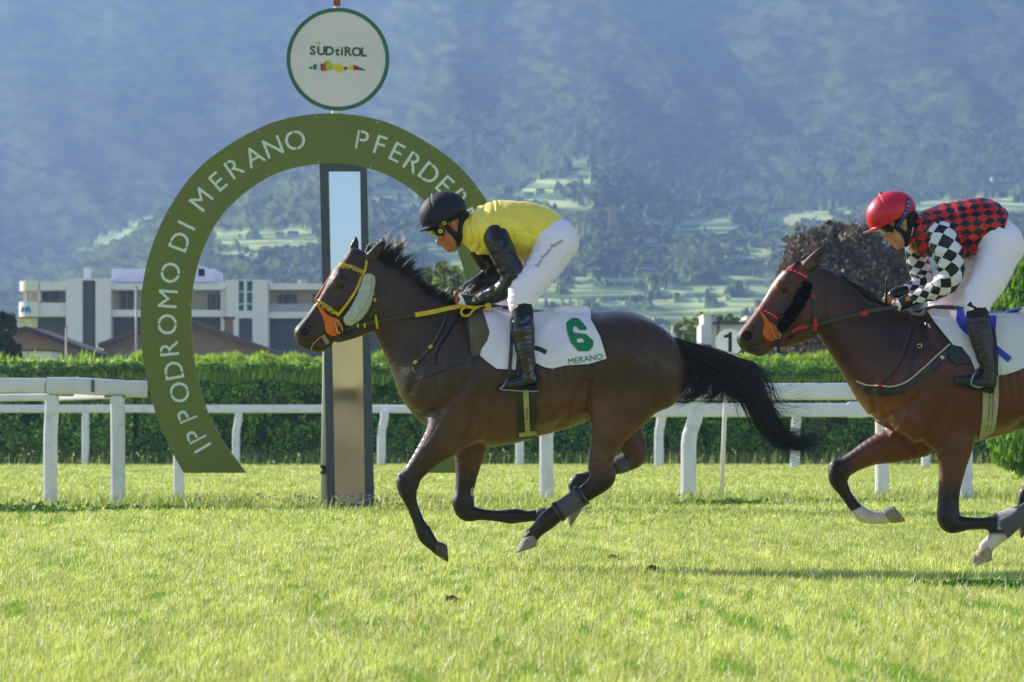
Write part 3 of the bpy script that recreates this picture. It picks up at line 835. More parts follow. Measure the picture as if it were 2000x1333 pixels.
# pole behind
m_pole = mat('white_pole', rgb('#d4d4cc'), rough=.4, var=.05, dirt=.1)
b = MB(); b.tube([P(634, 1000, Ya + .12), P(640, 600, Ya + .12), P(655, 225, Ya + .12), P(658, 14, Ya + .12)], [.045, .045, .04, .035], 14); b.build('pole', m_pole, sp, True)
b = MB(); b.tube([P(658, 12, Ya + .12), P(660, -120, Ya + .12)], .037, 14); b.build('red_pole_top', mat('red_band', rgb('#8f4a38'), rough=.5), sp, True)
# mirror, leaning slightly to the right
def quadbox(p4, Y, depth, mb):  # px corners TL TR BR BL
    V = [P(x, y, Y) for x, y in p4] + [(P(x, y, Y)[0], Y + depth, P(x, y, Y)[2]) for x, y in p4]
    mb.add(V, [(0, 3, 2, 1), (4, 5, 6, 7), (0, 1, 5, 4), (1, 2, 6, 5), (2, 3, 7, 6), (3, 0, 4, 7)]); return mb
m_frame = mat('dark_frame', rgb('#3a4048'), rough=.45, spec=.5, var=.12, vscale=8, bump=.1, dirt=.1)
Ym = Ya - .0
fr = MB()
quadbox([(624, 319), (641, 319), (655, 996), (640, 996)], Ym - .04, .1, fr)
quadbox([(703, 320), (716, 320), (731, 995), (713, 995)], Ym - .04, .1, fr)
quadbox([(641, 319), (703, 320), (703.4, 334), (641.2, 334)], Ym - .038, .09, fr)
quadbox([(654.6, 985), (713, 984), (713.5, 995), (655, 996)], Ym - .038, .09, fr)
fr.build('mirror_frame', m_frame, sp)
fr = MB(); quadbox([(640.2, 333), (704, 333), (714, 986), (654, 986)], Ym - .01, .03, fr)
for i_v in (0, 1, 4, 5): fr.v[i_v] = (fr.v[i_v][0], fr.v[i_v][1] + .036, fr.v[i_v][2])   # the glass leans back a little
m_mir = bpy.data.materials.new('mirror_glass'); m_mir.use_nodes = True
nn = m_mir.node_tree; pb = nn.nodes['Principled BSDF']; pb.inputs['Metallic'].default_value = 1; pb.inputs['Base Color'].default_value = (.33, .40, .54, 1)
nz = nn.nodes.new('ShaderNodeTexNoise'); nz.inputs['Scale'].default_value = 2.0
mr = nn.nodes.new('ShaderNodeMapRange'); mr.inputs[3].default_value = .01; mr.inputs[4].default_value = .05
nn.links.new(nz.outputs[0], mr.inputs[0]); nn.links.new(mr.outputs[0], pb.inputs['Roughness'])
fr.build('mirror', m_mir, sp)
lt = MB(); lt.tube([P(626, 912, Ya + .03), P(633, 912, Ya + .03), P(633, 926, Ya + .03)], .022, 6); lt.tube([P(626, 924, Ya + .03), P(634, 922, Ya + .03)], .016, 6); lt.build('latch', mat('latch', rgb('#2c2c2a'), rough=.5), sp)
settle(sp)

# building behind the photographer, seen in the mirror
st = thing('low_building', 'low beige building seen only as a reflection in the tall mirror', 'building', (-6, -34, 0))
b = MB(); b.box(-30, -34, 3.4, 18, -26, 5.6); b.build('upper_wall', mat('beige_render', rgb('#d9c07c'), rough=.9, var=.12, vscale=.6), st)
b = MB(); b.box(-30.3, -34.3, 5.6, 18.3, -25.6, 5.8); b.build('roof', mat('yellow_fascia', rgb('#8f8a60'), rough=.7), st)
b = MB(); b.box(-30, -34, 0, 18, -26.4, 3.4); b.build('lower_wall', mat('gallery_shade', rgb('#a08c60'), rough=.9, var=.3, vscale=1.2), st)  # brown tone stands in for the shade of an open lower gallery
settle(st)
# ---------------------------------------------------------------- buildings beyond the hedge
YB = 260.0
m_wh = mat('white_facade', rgb('#dcd8e2'), rough=.8, var=.04, vscale=.4)
m_br = mat('bright_render', rgb('#d8d6d0'), rough=.8, var=.04, vscale=.4)
m_cr = mat('cream_wall', rgb('#d2c7b4'), rough=.85, var=.06, vscale=.4)
m_dk = mat('dark_cladding', rgb('#3d4250'), rough=.5, var=.12, vscale=.6)
m_gl = mat('window_glass', rgb('#39424c'), rough=.35, spec=.4, var=.2, vscale=.5)
m_tq = mat('teal_glass', rgb('#2f8078'), rough=.5, spec=.2, var=.2, vscale=.5)
m_tile = mat('brown_tiles', rgb('#6b5449'), rough=.85, var=.2, vscale=1.5, bump=.4, bscale=4, bstretch=(3, 3, .5))
m_tile_d = mat('dark_tiles', rgb('#46383a'), rough=.85, var=.2, vscale=1.5)
m_pla = mat('brown_plaster', rgb('#9a7d6c'), rough=.9, var=.1, vscale=.6)
ob = thing('office_building', 'long white modern office building with balconies and dark ground floor behind the left hedge', 'building', P(400, 840, YB))
D = 14.0
def wall(name, rects, m, y=0.0, d=D, parent=ob, Yc=YB):
    for r_ in rects:
        b = MB(); b.pbox(*r_, Yc + y, d); b.build(name, m, parent)
wall('ground_floor', [(35, 619, 128.5, 840), (216.5, 619, 441, 840), (523.5, 622, 765, 840)], m_dk, 1.2)
wall('beige_panel', [(34, 622, 50, 640), (61, 622, 73.4, 640)], m_cr, .9, .3)
wall('bright_panel', [(50.2, 622, 60.8, 641)], m_br, .9, .3)
wall('parapet', [(73.6, 592, 128.5, 618.5), (216.5, 605.6, 441, 618.8), (524, 609, 765, 621.8)], m_wh, -.2, 1.6)
wall('back_wall', [(45, 568, 128.4, 592), (216.4, 565, 431, 606), (524, 566, 765, 609)], m_cr, 2.2, 10)
wall('window', [(82.5, 569.5, 114, 587.5), (236, 568, 259, 604), (292, 570, 322, 604), (340, 574, 362, 604), (406, 575, 416, 605), (418.6, 575, 428.5, 605), (544, 575, 561, 593), (563, 575, 579.5, 593), (612, 575, 640, 593), (700, 575, 730, 593)], m_gl, 2.05, .14)
for (a_, t_, b2_, u_) in [(236, 568, 259, 604), (292, 570, 322, 604), (340, 574, 362, 604), (406, 575, 416, 605), (418.6, 575, 428.5, 605), (544, 575, 561, 593), (563, 575, 579.5, 593), (82.5, 569.5, 114, 587.5)]:
    m_x = (a_ + b2_) / 2
    wall('window_frame', [(m_x - .5, t_, m_x + .5, u_)], m_wh, 1.95, .1)
    wall('window_frame', [(a_ - 1, t_ - 1, b2_ + 1, t_)], m_wh, 1.9, .2)
wall('balcony_rail', [(526, 594, 765, 608.8)], mat('pink_glass', rgb('#a89ca6'), rough=.4), .1, .08)
wall('column', [(48, 568, 52.5, 591), (73, 568, 79, 591), (431, 553.2, 441.7, 840), (513, 555.5, 525, 840)], m_wh, .05, 1.0)
wall('roof_slab', [(76.9, 551, 128.5, 567.5), (216.5, 553.4, 441.4, 566.4), (525.2, 553.8, 765, 566)], m_wh, -.35, 13)
wall('tower', [(128.7, 544, 161, 840), (186.5, 544, 216.2, 840), (161.1, 544, 186.4, 548), (441.9, 547, 466, 840), (493, 547, 523, 840)], m_wh, -.6, D)
wall('dark_window_strip', [(161, 548.1, 186.5, 840)], m_dk, -.3, 3)
wall('tower', [(466, 547, 493, 549), (476.2, 549.1, 482, 621), (466.1, 607.2, 476.1, 622), (482.1, 607.2, 492.9, 622), (466.1, 569.1, 476.1, 571), (482.1, 569.1, 492.9, 571), (466.1, 593.1, 476.1, 595), (482.1, 593.1, 492.9, 595)], m_wh, -.6, 2)
wall('teal_window', [(466.2, 549.1, 476, 569), (482.2, 549.1, 492.8, 569), (466.2, 571.1, 476, 593), (482.2, 571.1, 492.8, 593), (466.2, 595.1, 476, 607), (482.2, 595.1, 492.8, 607)], m_tq, -.3, .2)
wall('doorway', [(466, 622.3, 492.9, 840)], m_dk, -.2, 2)
wall('penthouse', [(218, 525, 418, 552), (387, 521, 400, 540)], m_wh, 3, 8)
wall('chimney', [(163, 523, 174, 544), (582, 547, 587, 554)], m_br, 2, 1)
for t_, b_, x0_, m_ in ((549.5, 568.4, 34.6, m_br), (590, 619.4, 33, m_br)):      # curved bright balconies
    mb_ = MB(); n = 14; s_ = YB / F; pts = []
    xa, xb = P(x0_, 0, YB)[0], P(76.8, 0, YB)[0]; w_ = xb - xa
    for k_ in range(n + 1):
        a = math.pi / 2 * k_ / n
        pts.append((xa + w_ * .55 * (1 - math.sin(a)), YB - .5 + 1.8 * (1 - math.cos(a))))
    pts = pts[::-1][::-1]
    base = [(x, y) for x, y in pts] + [(xa, YB + 8), (xb, YB + 8), (xb, YB - .5)]
    zt, zb_ = P(0, t_, YB)[2], P(0, b_, YB)[2]; N_ = len(base)
    Vv_ = [(x, y, zb_) for x, y in base] + [(x, y, zt) for x, y in base]
    mesh('curved_balcony', Vv_, [tuple(range(N_ - 1, -1, -1)), tuple(range(N_, 2 * N_))] + [(i, (i + 1) % N_, (i + 1) % N_ + N_, i + N_) for i in range(N_)], m_, ob)
mb_ = MB()
for (a0, a1) in (((41, 603), (46, 600)), ):
    pass
pxpoly(mb_, [(40, 610), (43, 600), (46, 600), (49, 606), (51, 600), (54, 600), (57, 598.5), (60.5, 611), (57, 611), (55, 605), (52, 612), (49, 610), (47, 606), (44, 611)], YB - .56, .04)
mb_.build('blue_logo', mat('blue_logo', rgb('#1f6fc0'), rough=.5), ob)
settle(ob)
YH = 205.0
def gable(name, label, peak, left, right, base_py, mroof, mwall, Yc, th=7, depth=10, chim=None):
    root = thing(name, label, 'house', P(peak[0], 840, Yc))
    b = MB(); pxpoly(b, [(left[0] + 12, left[1] + 2), (peak[0], peak[1] + th), (right[0] - 12, right[1] + 2), (right[0] - 12, 842), (left[0] + 12, 842)], Yc, depth); b.build('wall', mwall, root)
    b = MB(); pxpoly(b, [(left[0], left[1]), (peak[0], peak[1]), (right[0], right[1]), (right[0] - 1, right[1] + th), (peak[0], peak[1] + th), (left[0] + 1, left[1] + th)], Yc - .8, depth + 1.6); rf = b.build('roof', mroof, root)
    if chim:
        b = MB(); b.pbox(chim[0], chim[1] + 4, chim[2], chim[3], Yc + 2, 1.2); b.build('chimney', mwall, rf)
        b = MB(); b.pbox(chim[0] - 3, chim[1], chim[2] + 3, chim[1] + 4, Yc + 1.8, 1.6); b.build('chimney_cap', mroof, rf)
    settle(root)
gable('house', 'low brown gabled house with chimney seen through the left side of the arch', (345, 615), (191, 671), (548, 688), 700, m_tile, m_pla, YH, 8, 9, (438, 619, 453, 655))
gable('house', 'dark brown roofed house at the far left below the curved balconies', (50, 637), (-70, 676), (192, 689), 700, m_tile_d, m_pla, YH - 8, 9, 9)
sh = thing('garage', 'low white garage wall just above the hedge at the far left', 'garage', P(65, 840, YH - 14)); b = MB(); b.pbox(28, 686, 100, 842, YH - 14, 4); b.build('wall', m_wh, sh); b = MB(); b.pbox(26, 683, 102, 686, YH - 14.2, 4.4); b.build('roof', m_tile_d, sh); settle(sh)
for (x_, t_, lab) in ((129.5, 640, 'short pale lamp post above the hedge right of the white garage'), (266, 562, 'tall pale pole in front of the white building just left of the arch')):
    lp = thing('pole', lab, 'pole', P(x_, 840, 150)); b = MB(); b.tube([P(x_, 842, 150), P(x_, t_, 150)], [.045, .035], 8); b.build('shaft', mat('pale_metal', rgb('#a8a49a'), rough=.5), lp, True)
    b = MB(); b.tube([P(x_, t_ + .2, 150), P(x_, t_ - 2, 150)], [.05, .05], 8); b.build('cap', m_frame, lp); settle(lp)
YT = 172.0
tw = thing('white_tower', 'bright white tower block with flat annexe behind the disc reading 1', 'building', P(1385, 840, YT))
wall('tower_wall', [(1374, 615, 1389.5, 673), (1369.5, 634, 1373.9, 673)], m_br, 0, 4, tw, YT)
wall('tower_side', [(1389.6, 617, 1400, 842)], m_wh, .4, 3.4, tw, YT)
wall('roof', [(1373, 613.5, 1401, 615)], m_wh, -.1, 5, tw, YT)
wall('annexe', [(1400.2, 634, 1470, 650)], m_wh, .8, 6, tw, YT)
wall('annexe_base', [(1400.2, 650.2, 1468, 842)], mat('grey_green_wall', rgb('#6f8078'), rough=.6), 1.2, 5, tw, YT)
wall('window', [(1440, 660, 1448, 692), (1452, 660, 1460, 692)], m_gl, 1.1, .09, tw, YT)
wall('bright_panel', [(1406, 634, 1448, 648)], m_wh, .3, .4, tw, YT)
wall('roof_edge', [(1395, 628.5, 1452, 632.5)], m_dk, -.2, 7, tw, YT)
wall('terrace_roof', [(1448, 626, 1480, 631), (1458, 617, 1492, 623)], m_br, 1, 4, tw, YT)
wall('base', [(1369.5, 673.2, 1389.4, 842)], mat('blue_base', rgb('#3f639c'), rough=.5), .1, 3, tw, YT)
wall('antenna', [(1390, 606, 1391.5, 616)], m_wh, 1, .1, tw, YT)
settle(tw)
bs = thing('stand_roof', 'low grey-blue stand roof just over the tail of the first horse', 'building', P(1340, 840, YT - 4))
wall('roof', [(1300, 671, 1369, 677)], mat('grey_roof', rgb('#8f99a8'), rough=.6), 0, 8, bs, YT - 4); wall('wall', [(1303, 677.2, 1368, 842)], mat('blue_grey_wall', rgb('#5a6c86'), rough=.7), .6, 6, bs, YT - 4)
wall('blue_panel', [(1330, 682, 1352, 700)], mat('blue_panel', rgb('#3d68a6'), rough=.5), .4, .15, bs, YT - 4); settle(bs)
tn = thing('tent', 'small white pointed tent top just above the rump of the first horse', 'tent', P(1317, 840, 160))
b = MB(); c0 = P(1314, 641, 160); h_ = 14 * 160 / F
zb_ = P(0, 673, 160)[2]
b.add([(c0[0] - h_ * .4, 160, zb_), (c0[0] + h_, 160, zb_), (c0[0] + h_, 160.7, zb_), (c0[0] - h_ * .4, 160.7, zb_), (c0[0], 160.3, c0[2])], [(0, 1, 4), (1, 2, 4), (2, 3, 4), (3, 0, 4), (3, 2, 1, 0)]); b.build('canvas', m_br, tn)
b = MB(); b.tube([(c0[0], 160.3, 0), (c0[0], 160.3, c0[2] + .1)], .04, 6); b.build('pole', m_wh, tn); settle(tn)
gp_ = thing('pole', 'thin white pole under the second horse chin beyond the hedge', 'pole', P(1457, 840, 130)); b = MB(); b.tube([P(1457, 842, 130), P(1457, 672, 130)], .035, 8); b.build('shaft', m_br, gp_, True); b = MB(); b.tube([P(1457, 671.8, 130), P(1457, 670, 130)], .05, 8); b.build('cap', m_frame, gp_); settle(gp_)
# ================================================================ SDF BODIES
# bodies are modelled as implicit surfaces in "photo pixel" space (x right, y down, z away from the
# camera, one unit = S metres) and polygonised with surface nets into one continuous mesh.
class Field:
    def __init__(s, x0, y0, z0, x1, y1, z1, h):
        s.h = h; s.o = np.array([x0, y0, z0], float)
        s.n = (int((x1 - x0) / h) + 1, int((y1 - y0) / h) + 1, int((z1 - z0) / h) + 1)
        s.F = np.full(s.n, 60.0, np.float32)
    def sl(s, lo, hi):
        a = np.clip(np.floor((np.array(lo) - s.o) / s.h).astype(int), 0, np.array(s.n) - 1)
        b = np.clip(np.ceil((np.array(hi) - s.o) / s.h).astype(int) + 1, 1, np.array(s.n))
        if np.any(b <= a): return None
        ax = [np.arange(a[i], b[i], dtype=np.float32) * s.h + s.o[i] for i in range(3)]
        return (slice(a[0], b[0]), slice(a[1], b[1]), slice(a[2], b[2])), ax[0][:, None, None].astype(np.float32), ax[1][None, :, None].astype(np.float32), ax[2][None, None, :].astype(np.float32)
    def smin(s, sl, d, k):
        A = s.F[sl]
        if k <= 0: s.F[sl] = np.minimum(A, d); return
        hh = np.clip(0.5 + 0.5 * (A - d) / k, 0, 1)
        s.F[sl] = A * (1 - hh) + d * hh - k * hh * (1 - hh)
    def smax(s, sl, d, k):
        A = s.F[sl]
        hh = np.clip(0.5 - 0.5 * (A - d) / k, 0, 1)
        s.F[sl] = A * (1 - hh) + d * hh + k * hh * (1 - hh)
    def chain(s, pts, k=10, sub=4, grow=0.0, tmp=None):
        """pts rows: x, y, r, z, q (q = depth radius / in-plane radius)"""
        P_ = np.array([(list(p) + [0, 1][len(p) - 3:])[:5] if len(p) < 5 else p for p in pts], float)
        C = crom(P_, sub) if len(P_) > 1 else np.vstack([P_, P_])
        C[:, 2] = np.maximum(C[:, 2] + grow, 0.6)
        rm = C[:, 2] * np.maximum(1, C[:, 4]) + k + 6
        # a whole chain is evaluated with a hard min, then blended once
        lo = (C[:, [0, 1, 3]] - rm[:, None]).min(0); hi = (C[:, [0, 1, 3]] + rm[:, None]).max(0)
        r_ = s.sl(lo, hi)
        if r_ is None: return s
        sl, X, Y_, Z_ = r_
        D = np.full(np.broadcast_shapes(X.shape, Y_.shape, Z_.shape), 50.0, np.float32)
        a0 = [sl[i].start for i in range(3)]
        for i in range(len(C) - 1):
            a, b = C[i], C[i + 1]; m = max(rm[i], rm[i + 1])
            l2 = np.minimum(a[[0, 1, 3]], b[[0, 1, 3]]) - m; h2 = np.maximum(a[[0, 1, 3]], b[[0, 1, 3]]) + m
            q_ = s.sl(l2, h2)
            if q_ is None: continue
            s2, x, y, z = q_
            ls = tuple(slice(max(s2[j].start - a0[j], 0), s2[j].stop - a0[j]) for j in range(3))
            dx, dy, dz = b[0] - a[0], b[1] - a[1], b[3] - a[3]
            L2 = dx * dx + dy * dy + dz * dz + 1e-9
            t = np.clip(((x - a[0]) * dx + (y - a[1]) * dy + (z - a[3]) * dz) / L2, 0, 1)
            r = a[2] + (b[2] - a[2]) * t; q = a[4] + (b[4] - a[4]) * t
            ex = x - a[0] - dx * t; ey = y - a[1] - dy * t; ez = (z - a[3] - dz * t) / q
            d = np.sqrt(ex * ex + ey * ey + ez * ez) - r
            sub_ = D[ls]
            if sub_.shape != d.shape: d = d[:sub_.shape[0], :sub_.shape[1], :sub_.shape[2]]
            np.minimum(sub_, d, out=sub_)
        s.smin(sl, D, k)
        return s
    def ball(s, x, y, z, rx, ry, rz, ang=0, k=6, cut=False):
        m = max(rx, ry, rz) + k + 6
        r_ = s.sl((x - m, y - m, z - m), (x + m, y + m, z + m))
        if r_ is None: return s
        sl, X, Y_, Z_ = r_
        c, n = math.cos(R(ang)), math.sin(R(ang)); X = X - x; Y_ = Y_ - y; Z_ = Z_ - z
        u = (X * c + Y_ * n) / rx; v = (-X * n + Y_ * c) / ry; w = Z_ / rz
        q = np.sqrt(u * u + v * v + w * w); d = (q - 1) * min(rx, ry, rz)
        if cut: s.smax(sl, -d, k)
        else: s.smin(sl, d, k)
        return s
    def carve(s, pts, w, amp, z=None, zw=30):
        """groove (amp>0) or ridge (amp<0) along an in-plane polyline"""
        C = crom([(p[0], p[1]) for p in pts], 4)
        m = w * 2.6
        lo = (C.min(0) - m); hi = (C.max(0) + m)
        r_ = s.sl((lo[0], lo[1], -1e4), (hi[0], hi[1], 1e4))
        if r_ is None: return s
        sl, X, Y_, Z_ = r_
        d2 = None
        for i in range(len(C) - 1):
            a, b = C[i], C[i + 1]; dx, dy = b - a; L2 = dx * dx + dy * dy + 1e-9
            t = np.clip(((X - a[0]) * dx + (Y_ - a[1]) * dy) / L2, 0, 1)
            e = (X - a[0] - dx * t) ** 2 + (Y_ - a[1] - dy * t) ** 2
            d2 = e if d2 is None else np.minimum(d2, e)
        g = amp * np.exp(-d2 / (w * w))
        if z is not None: g = g * np.exp(-((Z_ - z) / zw) ** 2)
        s.F[sl] += g.astype(np.float32)
        return s
    def nets(s):
        F = s.F; nx, ny, nz = F.shape
        S = F < 0
        c = [S[i:nx - 1 + i, j:ny - 1 + j, k:nz - 1 + k] for i in (0, 1) for j in (0, 1) for k in (0, 1)]
        anyv = c[0].copy(); allv = c[0].copy()
        for q in c[1:]: anyv |= q; allv &= q
        act = anyv & ~allv
        I = np.argwhere(act)
        off = [(i, j, k) for i in (0, 1) for j in (0, 1) for k in (0, 1)]
        val = np.stack([F[I[:, 0] + i, I[:, 1] + j, I[:, 2] + k] for i, j, k in off], 1)
        acc = np.zeros((len(I), 3)); cnt = np.zeros(len(I))
        for a in range(8):
            for b in range(a + 1, 8):
                df = np.array(off[b]) - np.array(off[a])
                if np.abs(df).sum() != 1: continue
                va, vb = val[:, a], val[:, b]; m = (va < 0) != (vb < 0)
                t = np.where(m, va / np.where(m, va - vb, 1), 0)
                p = np.array(off[a])[None, :] + df[None, :] * t[:, None]
                acc += p * m[:, None]; cnt += m
        Vv = I + acc / cnt[:, None]
        idx = np.full(act.shape, -1, np.int32); idx[act] = np.arange(len(I))
        quads = []
        for ax in range(3):
            n = [nx, ny, nz]
            sa = [slice(1, n[0] - 1), slice(1, n[1] - 1), slice(1, n[2] - 1)]; sa[ax] = slice(0, n[ax] - 1)
            sb = list(sa); sb[ax] = slice(1, n[ax])
            A = S[tuple(sa)]; B = S[tuple(sb)]
            E = np.argwhere(A != B)
            if len(E) == 0: continue
            st = A[A != B]
            base = E.copy()
            for j in range(3):
                if j != ax: base[:, j] += 1
            u, w = [j for j in range(3) if j != ax]
            def at(du, dw):
                q = base.copy(); q[:, u] -= du; q[:, w] -= dw
                return idx[q[:, 0], q[:, 1], q[:, 2]]
            Q = np.stack([at(1, 1), at(0, 1), at(0, 0), at(1, 0)], 1)
            flip = st if ax != 1 else ~st
            Q = np.where(flip[:, None], Q, Q[:, ::-1])
            quads.append(Q)
        Q = np.concatenate(quads)
        Q = Q[(Q >= 0).all(1)]
        Vp = Vv * s.h + s.o
        return Vp.astype(np.float32), Q
    def surf(s, x, y, off=0.0, far=False):
        """depth z of the near (or far) surface at pixel (x,y); nan when missed"""
        x = np.atleast_1d(np.asarray(x, float)); y = np.atleast_1d(np.asarray(y, float))
        i = (x - s.o[0]) / s.h; j = (y - s.o[1]) / s.h
        i = np.clip(i, 0, s.n[0] - 1.001); j = np.clip(j, 0, s.n[1] - 1.001)
        i0 = i.astype(int); j0 = j.astype(int); fi = (i - i0)[:, None]; fj = (j - j0)[:, None]
        L_ = (s.F[i0, j0] * (1 - fi) * (1 - fj) + s.F[i0 + 1, j0] * fi * (1 - fj) + s.F[i0, j0 + 1] * (1 - fi) * fj + s.F[i0 + 1, j0 + 1] * fi * fj) - off
        if far: L_ = L_[:, ::-1]
        ins = L_ < 0
        hit = ins.any(1); k = np.argmax(ins, 1); k = np.maximum(k, 1)
        a = L_[np.arange(len(k)), k - 1]; b = L_[np.arange(len(k)), k]
        t = np.where(hit, a / np.where(np.abs(a - b) < 1e-6, 1, a - b), 0); t = np.clip(t, 0, 1)
        z = (k - 1 + t)
        if far: z = s.n[2] - 1 - z
        z = z * s.h + s.o[2]
        z = np.where(hit, z, np.nan)
        return z
    def flat_surf(s, x, y, off=0.0, fill=0.0, far=False):
        z = s.surf(x, y, off, far)
        if np.isnan(z).any():
            ok = ~np.isnan(z)
            if ok.any():
                xi = np.arange(len(z)); z = np.interp(xi, xi[ok], z[ok])
            else: z = np.full(len(z), fill)
        return z

class Space:
    """pixel space -> world: S metres per pixel at depth Y"""
    def __init__(s, Y): s.Y = Y; s.S = Y / F
    def w(s, p):
        p = np.asarray(p, float).reshape(-1, 3)
        return np.stack([(p[:, 0] - 1000) * s.S, s.Y + p[:, 2] * s.S, CH + (HZ - p[:, 1]) * s.S], 1)
    def body(s, f, name, m, parent=None, attrs=None, vfun=None):
        V, Q = f.nets()
        if vfun is not None: V = vfun(V)
        at = {k: (t, fn(V)) for k, (t, fn) in (attrs or {}).items()}
        o = mesh(name, s.w(V), Q, m, parent, smooth=True, attrs=at)
        return o

def strap(sp, fld, path, wid, *a, both=False, **k):
    if both: strap1(sp, fld, path, wid, *a, **{**k, 'far': True})
    return strap1(sp, fld, path, wid, *a, **k)
def strap1(sp, fld, path, wid, m, parent, name, thick=1.6, off=1.2, sub=8, far=False):
    """flat strap laid on the near surface of a field along a pixel path [(x,y[,w])]"""
    P_ = np.array([(p[0], p[1], p[2] if len(p) > 2 else wid) for p in path], float)
    C = crom(P_, sub)
    d = np.gradient(C[:, :2], axis=0); d /= np.linalg.norm(d, axis=1)[:, None] + 1e-9
    nrm = np.stack([-d[:, 1], d[:, 0]], 1)
    VV = []; FF = []
    for fr in [far]:
        rows = []
        nW = 5
        for u in np.linspace(-.5, .5, nW):
            q = C[:, :2] + nrm * (C[:, 2] * u)[:, None]
            z = fld.flat_surf(q[:, 0], q[:, 1], 0, far=fr)
            sg = -1 if not fr else 1
            rows.append(np.stack([q[:, 0], q[:, 1], z], 1))
        rows = np.array(rows)                     # nW, n, 3
        # keep the strap from diving where it leaves the body
        rows[:, :, 2] = rows[:, :, 2] + sg * off
        top = rows.copy(); top[:, :, 2] += sg * thick
        n = rows.shape[1]; base = len(VV)
        for a in (rows, top):
            for j in range(nW):
                VV += [tuple(v) for v in a[j]]
        def id_(l, j, i): return base + l * nW * n + j * n + i
        for i in range(n - 1):
            for j in range(nW - 1):
                FF.append((id_(1, j, i), id_(1, j, i + 1), id_(1, j + 1, i + 1), id_(1, j + 1, i)))
            FF.append((id_(0, 0, i), id_(0, 0, i + 1), id_(1, 0, i + 1), id_(1, 0, i)))
            FF.append((id_(1, nW - 1, i), id_(1, nW - 1, i + 1), id_(0, nW - 1, i + 1), id_(0, nW - 1, i)))
    return mesh(name, sp.w(VV), FF, m, parent, smooth=False)

def ribbon3(sp, pts, wid, m, parent, name, thick=1.4, up=(0, 1, 0)):
    """flat band through free space: pts (x,y,z) px, wide along 'up' projected"""
    C = crom(np.array(pts, float), 8); b = MB()
    n = len(C); d = np.gradient(C, axis=0); d /= np.linalg.norm(d, axis=1)[:, None] + 1e-9
    upv = np.array(up, float); V = []; Fc = []
    wv_ = np.interp(np.linspace(0, 1, n), np.linspace(0, 1, len(np.atleast_1d(wid))), np.atleast_1d(wid))
    for i in range(n):
        s_ = upv - d[i] * (upv @ d[i]); s_ /= np.linalg.norm(s_) + 1e-9; t = np.cross(d[i], s_)
        for (a, c) in [(-.5, -.5), (.5, -.5), (.5, .5), (-.5, .5)]: V.append(C[i] + s_ * a * wv_[i] + t * c * thick)
    for i in range(n - 1):
        for j in range(4): Fc.append((i * 4 + j, i * 4 + (j + 1) % 4, (i + 1) * 4 + (j + 1) % 4, (i + 1) * 4 + j))
    Fc.append((3, 2, 1, 0)); Fc.append(tuple(range((n - 1) * 4, n * 4)))
    return mesh(name, sp.w(V), Fc, m, parent)

def tube3(sp, pts, rad, m, parent, name, n=8):
    C = crom(np.array(pts, float), 6); b = MB()
    rr_ = np.interp(np.linspace(0, 1, len(C)), np.linspace(0, 1, len(np.atleast_1d(rad))), np.atleast_1d(rad)) * sp.S
    b.tube(sp.w(C), list(rr_), n)
    return b.build(name, m, parent, True)

def patch(sp, fld, poly, m, parent, name, off=1.0, step=3.0, thick=1.2, wave=None, both=False):
    """cloth/leather patch cut to a pixel outline and laid on the near surface"""
    poly = [tuple(p) for p in poly]
    xs = [p[0] for p in poly]; ys_ = [p[1] for p in poly]
    gx_ = np.arange(min(xs), max(xs) + step, step); gy_ = np.arange(min(ys_), max(ys_) + step, step)
    Xg, Yg_ = np.meshgrid(gx_, gy_)
    ins = inpoly(Xg, Yg_, poly)
    # rows of the polygon clipped exactly left/right
    VV = []; FF = []; idx = {}
    bmv = bmesh.new()
    vs = [bmv.verts.new((p[0], p[1], 0)) for p in poly]
    bmv.faces.new(vs)
    for g in gx_[1:-1]:
        bmesh.ops.bisect_plane(bmv, geom=bmv.verts[:] + bmv.edges[:] + bmv.faces[:], plane_co=(g, 0, 0), plane_no=(1, 0, 0))
    for g in gy_[1:-1]:
        bmesh.ops.bisect_plane(bmv, geom=bmv.verts[:] + bmv.edges[:] + bmv.faces[:], plane_co=(0, g, 0), plane_no=(0, 1, 0))
    bmv.verts.ensure_lookup_table()
    A = np.array([v.co[:] for v in bmv.verts]); bmv.verts.index_update()
    FF = [tuple(v.index for v in f.verts) for f in bmv.faces]
    edges = [(e.verts[0].index, e.verts[1].index) for e in bmv.edges if e.is_boundary]
    bmv.free()
    z = fld.surf(A[:, 0], A[:, 1])
    bad = np.isnan(z)
    if bad.any() and (~bad).any():
        for i in np.where(bad)[0]:
            d = (A[~bad, 0] - A[i, 0]) ** 2 + (A[~bad, 1] - A[i, 1]) ** 2
            z[i] = z[~bad][np.argmin(d)]
    w_ = 0 if wave is None else wave(A[:, 0], A[:, 1])
    A[:, 2] = z - off - w_
    n = len(A); B = A.copy(); B[:, 2] -= thick
    FF2 = [tuple(i + n for i in f[::-1]) for f in FF]
    side = [(a, b, b + n, a + n) for a, b in edges]
    VA = np.vstack([A, B]); FA = FF + FF2 + side
    if both:
        VB = VA.copy(); VB[:, 2] *= -1
        mesh(name, sp.w(VB), [tuple(i for i in f[::-1]) for f in FA], m, parent, smooth=True)
    return mesh(name, sp.w(VA), FA, m, parent, smooth=True)

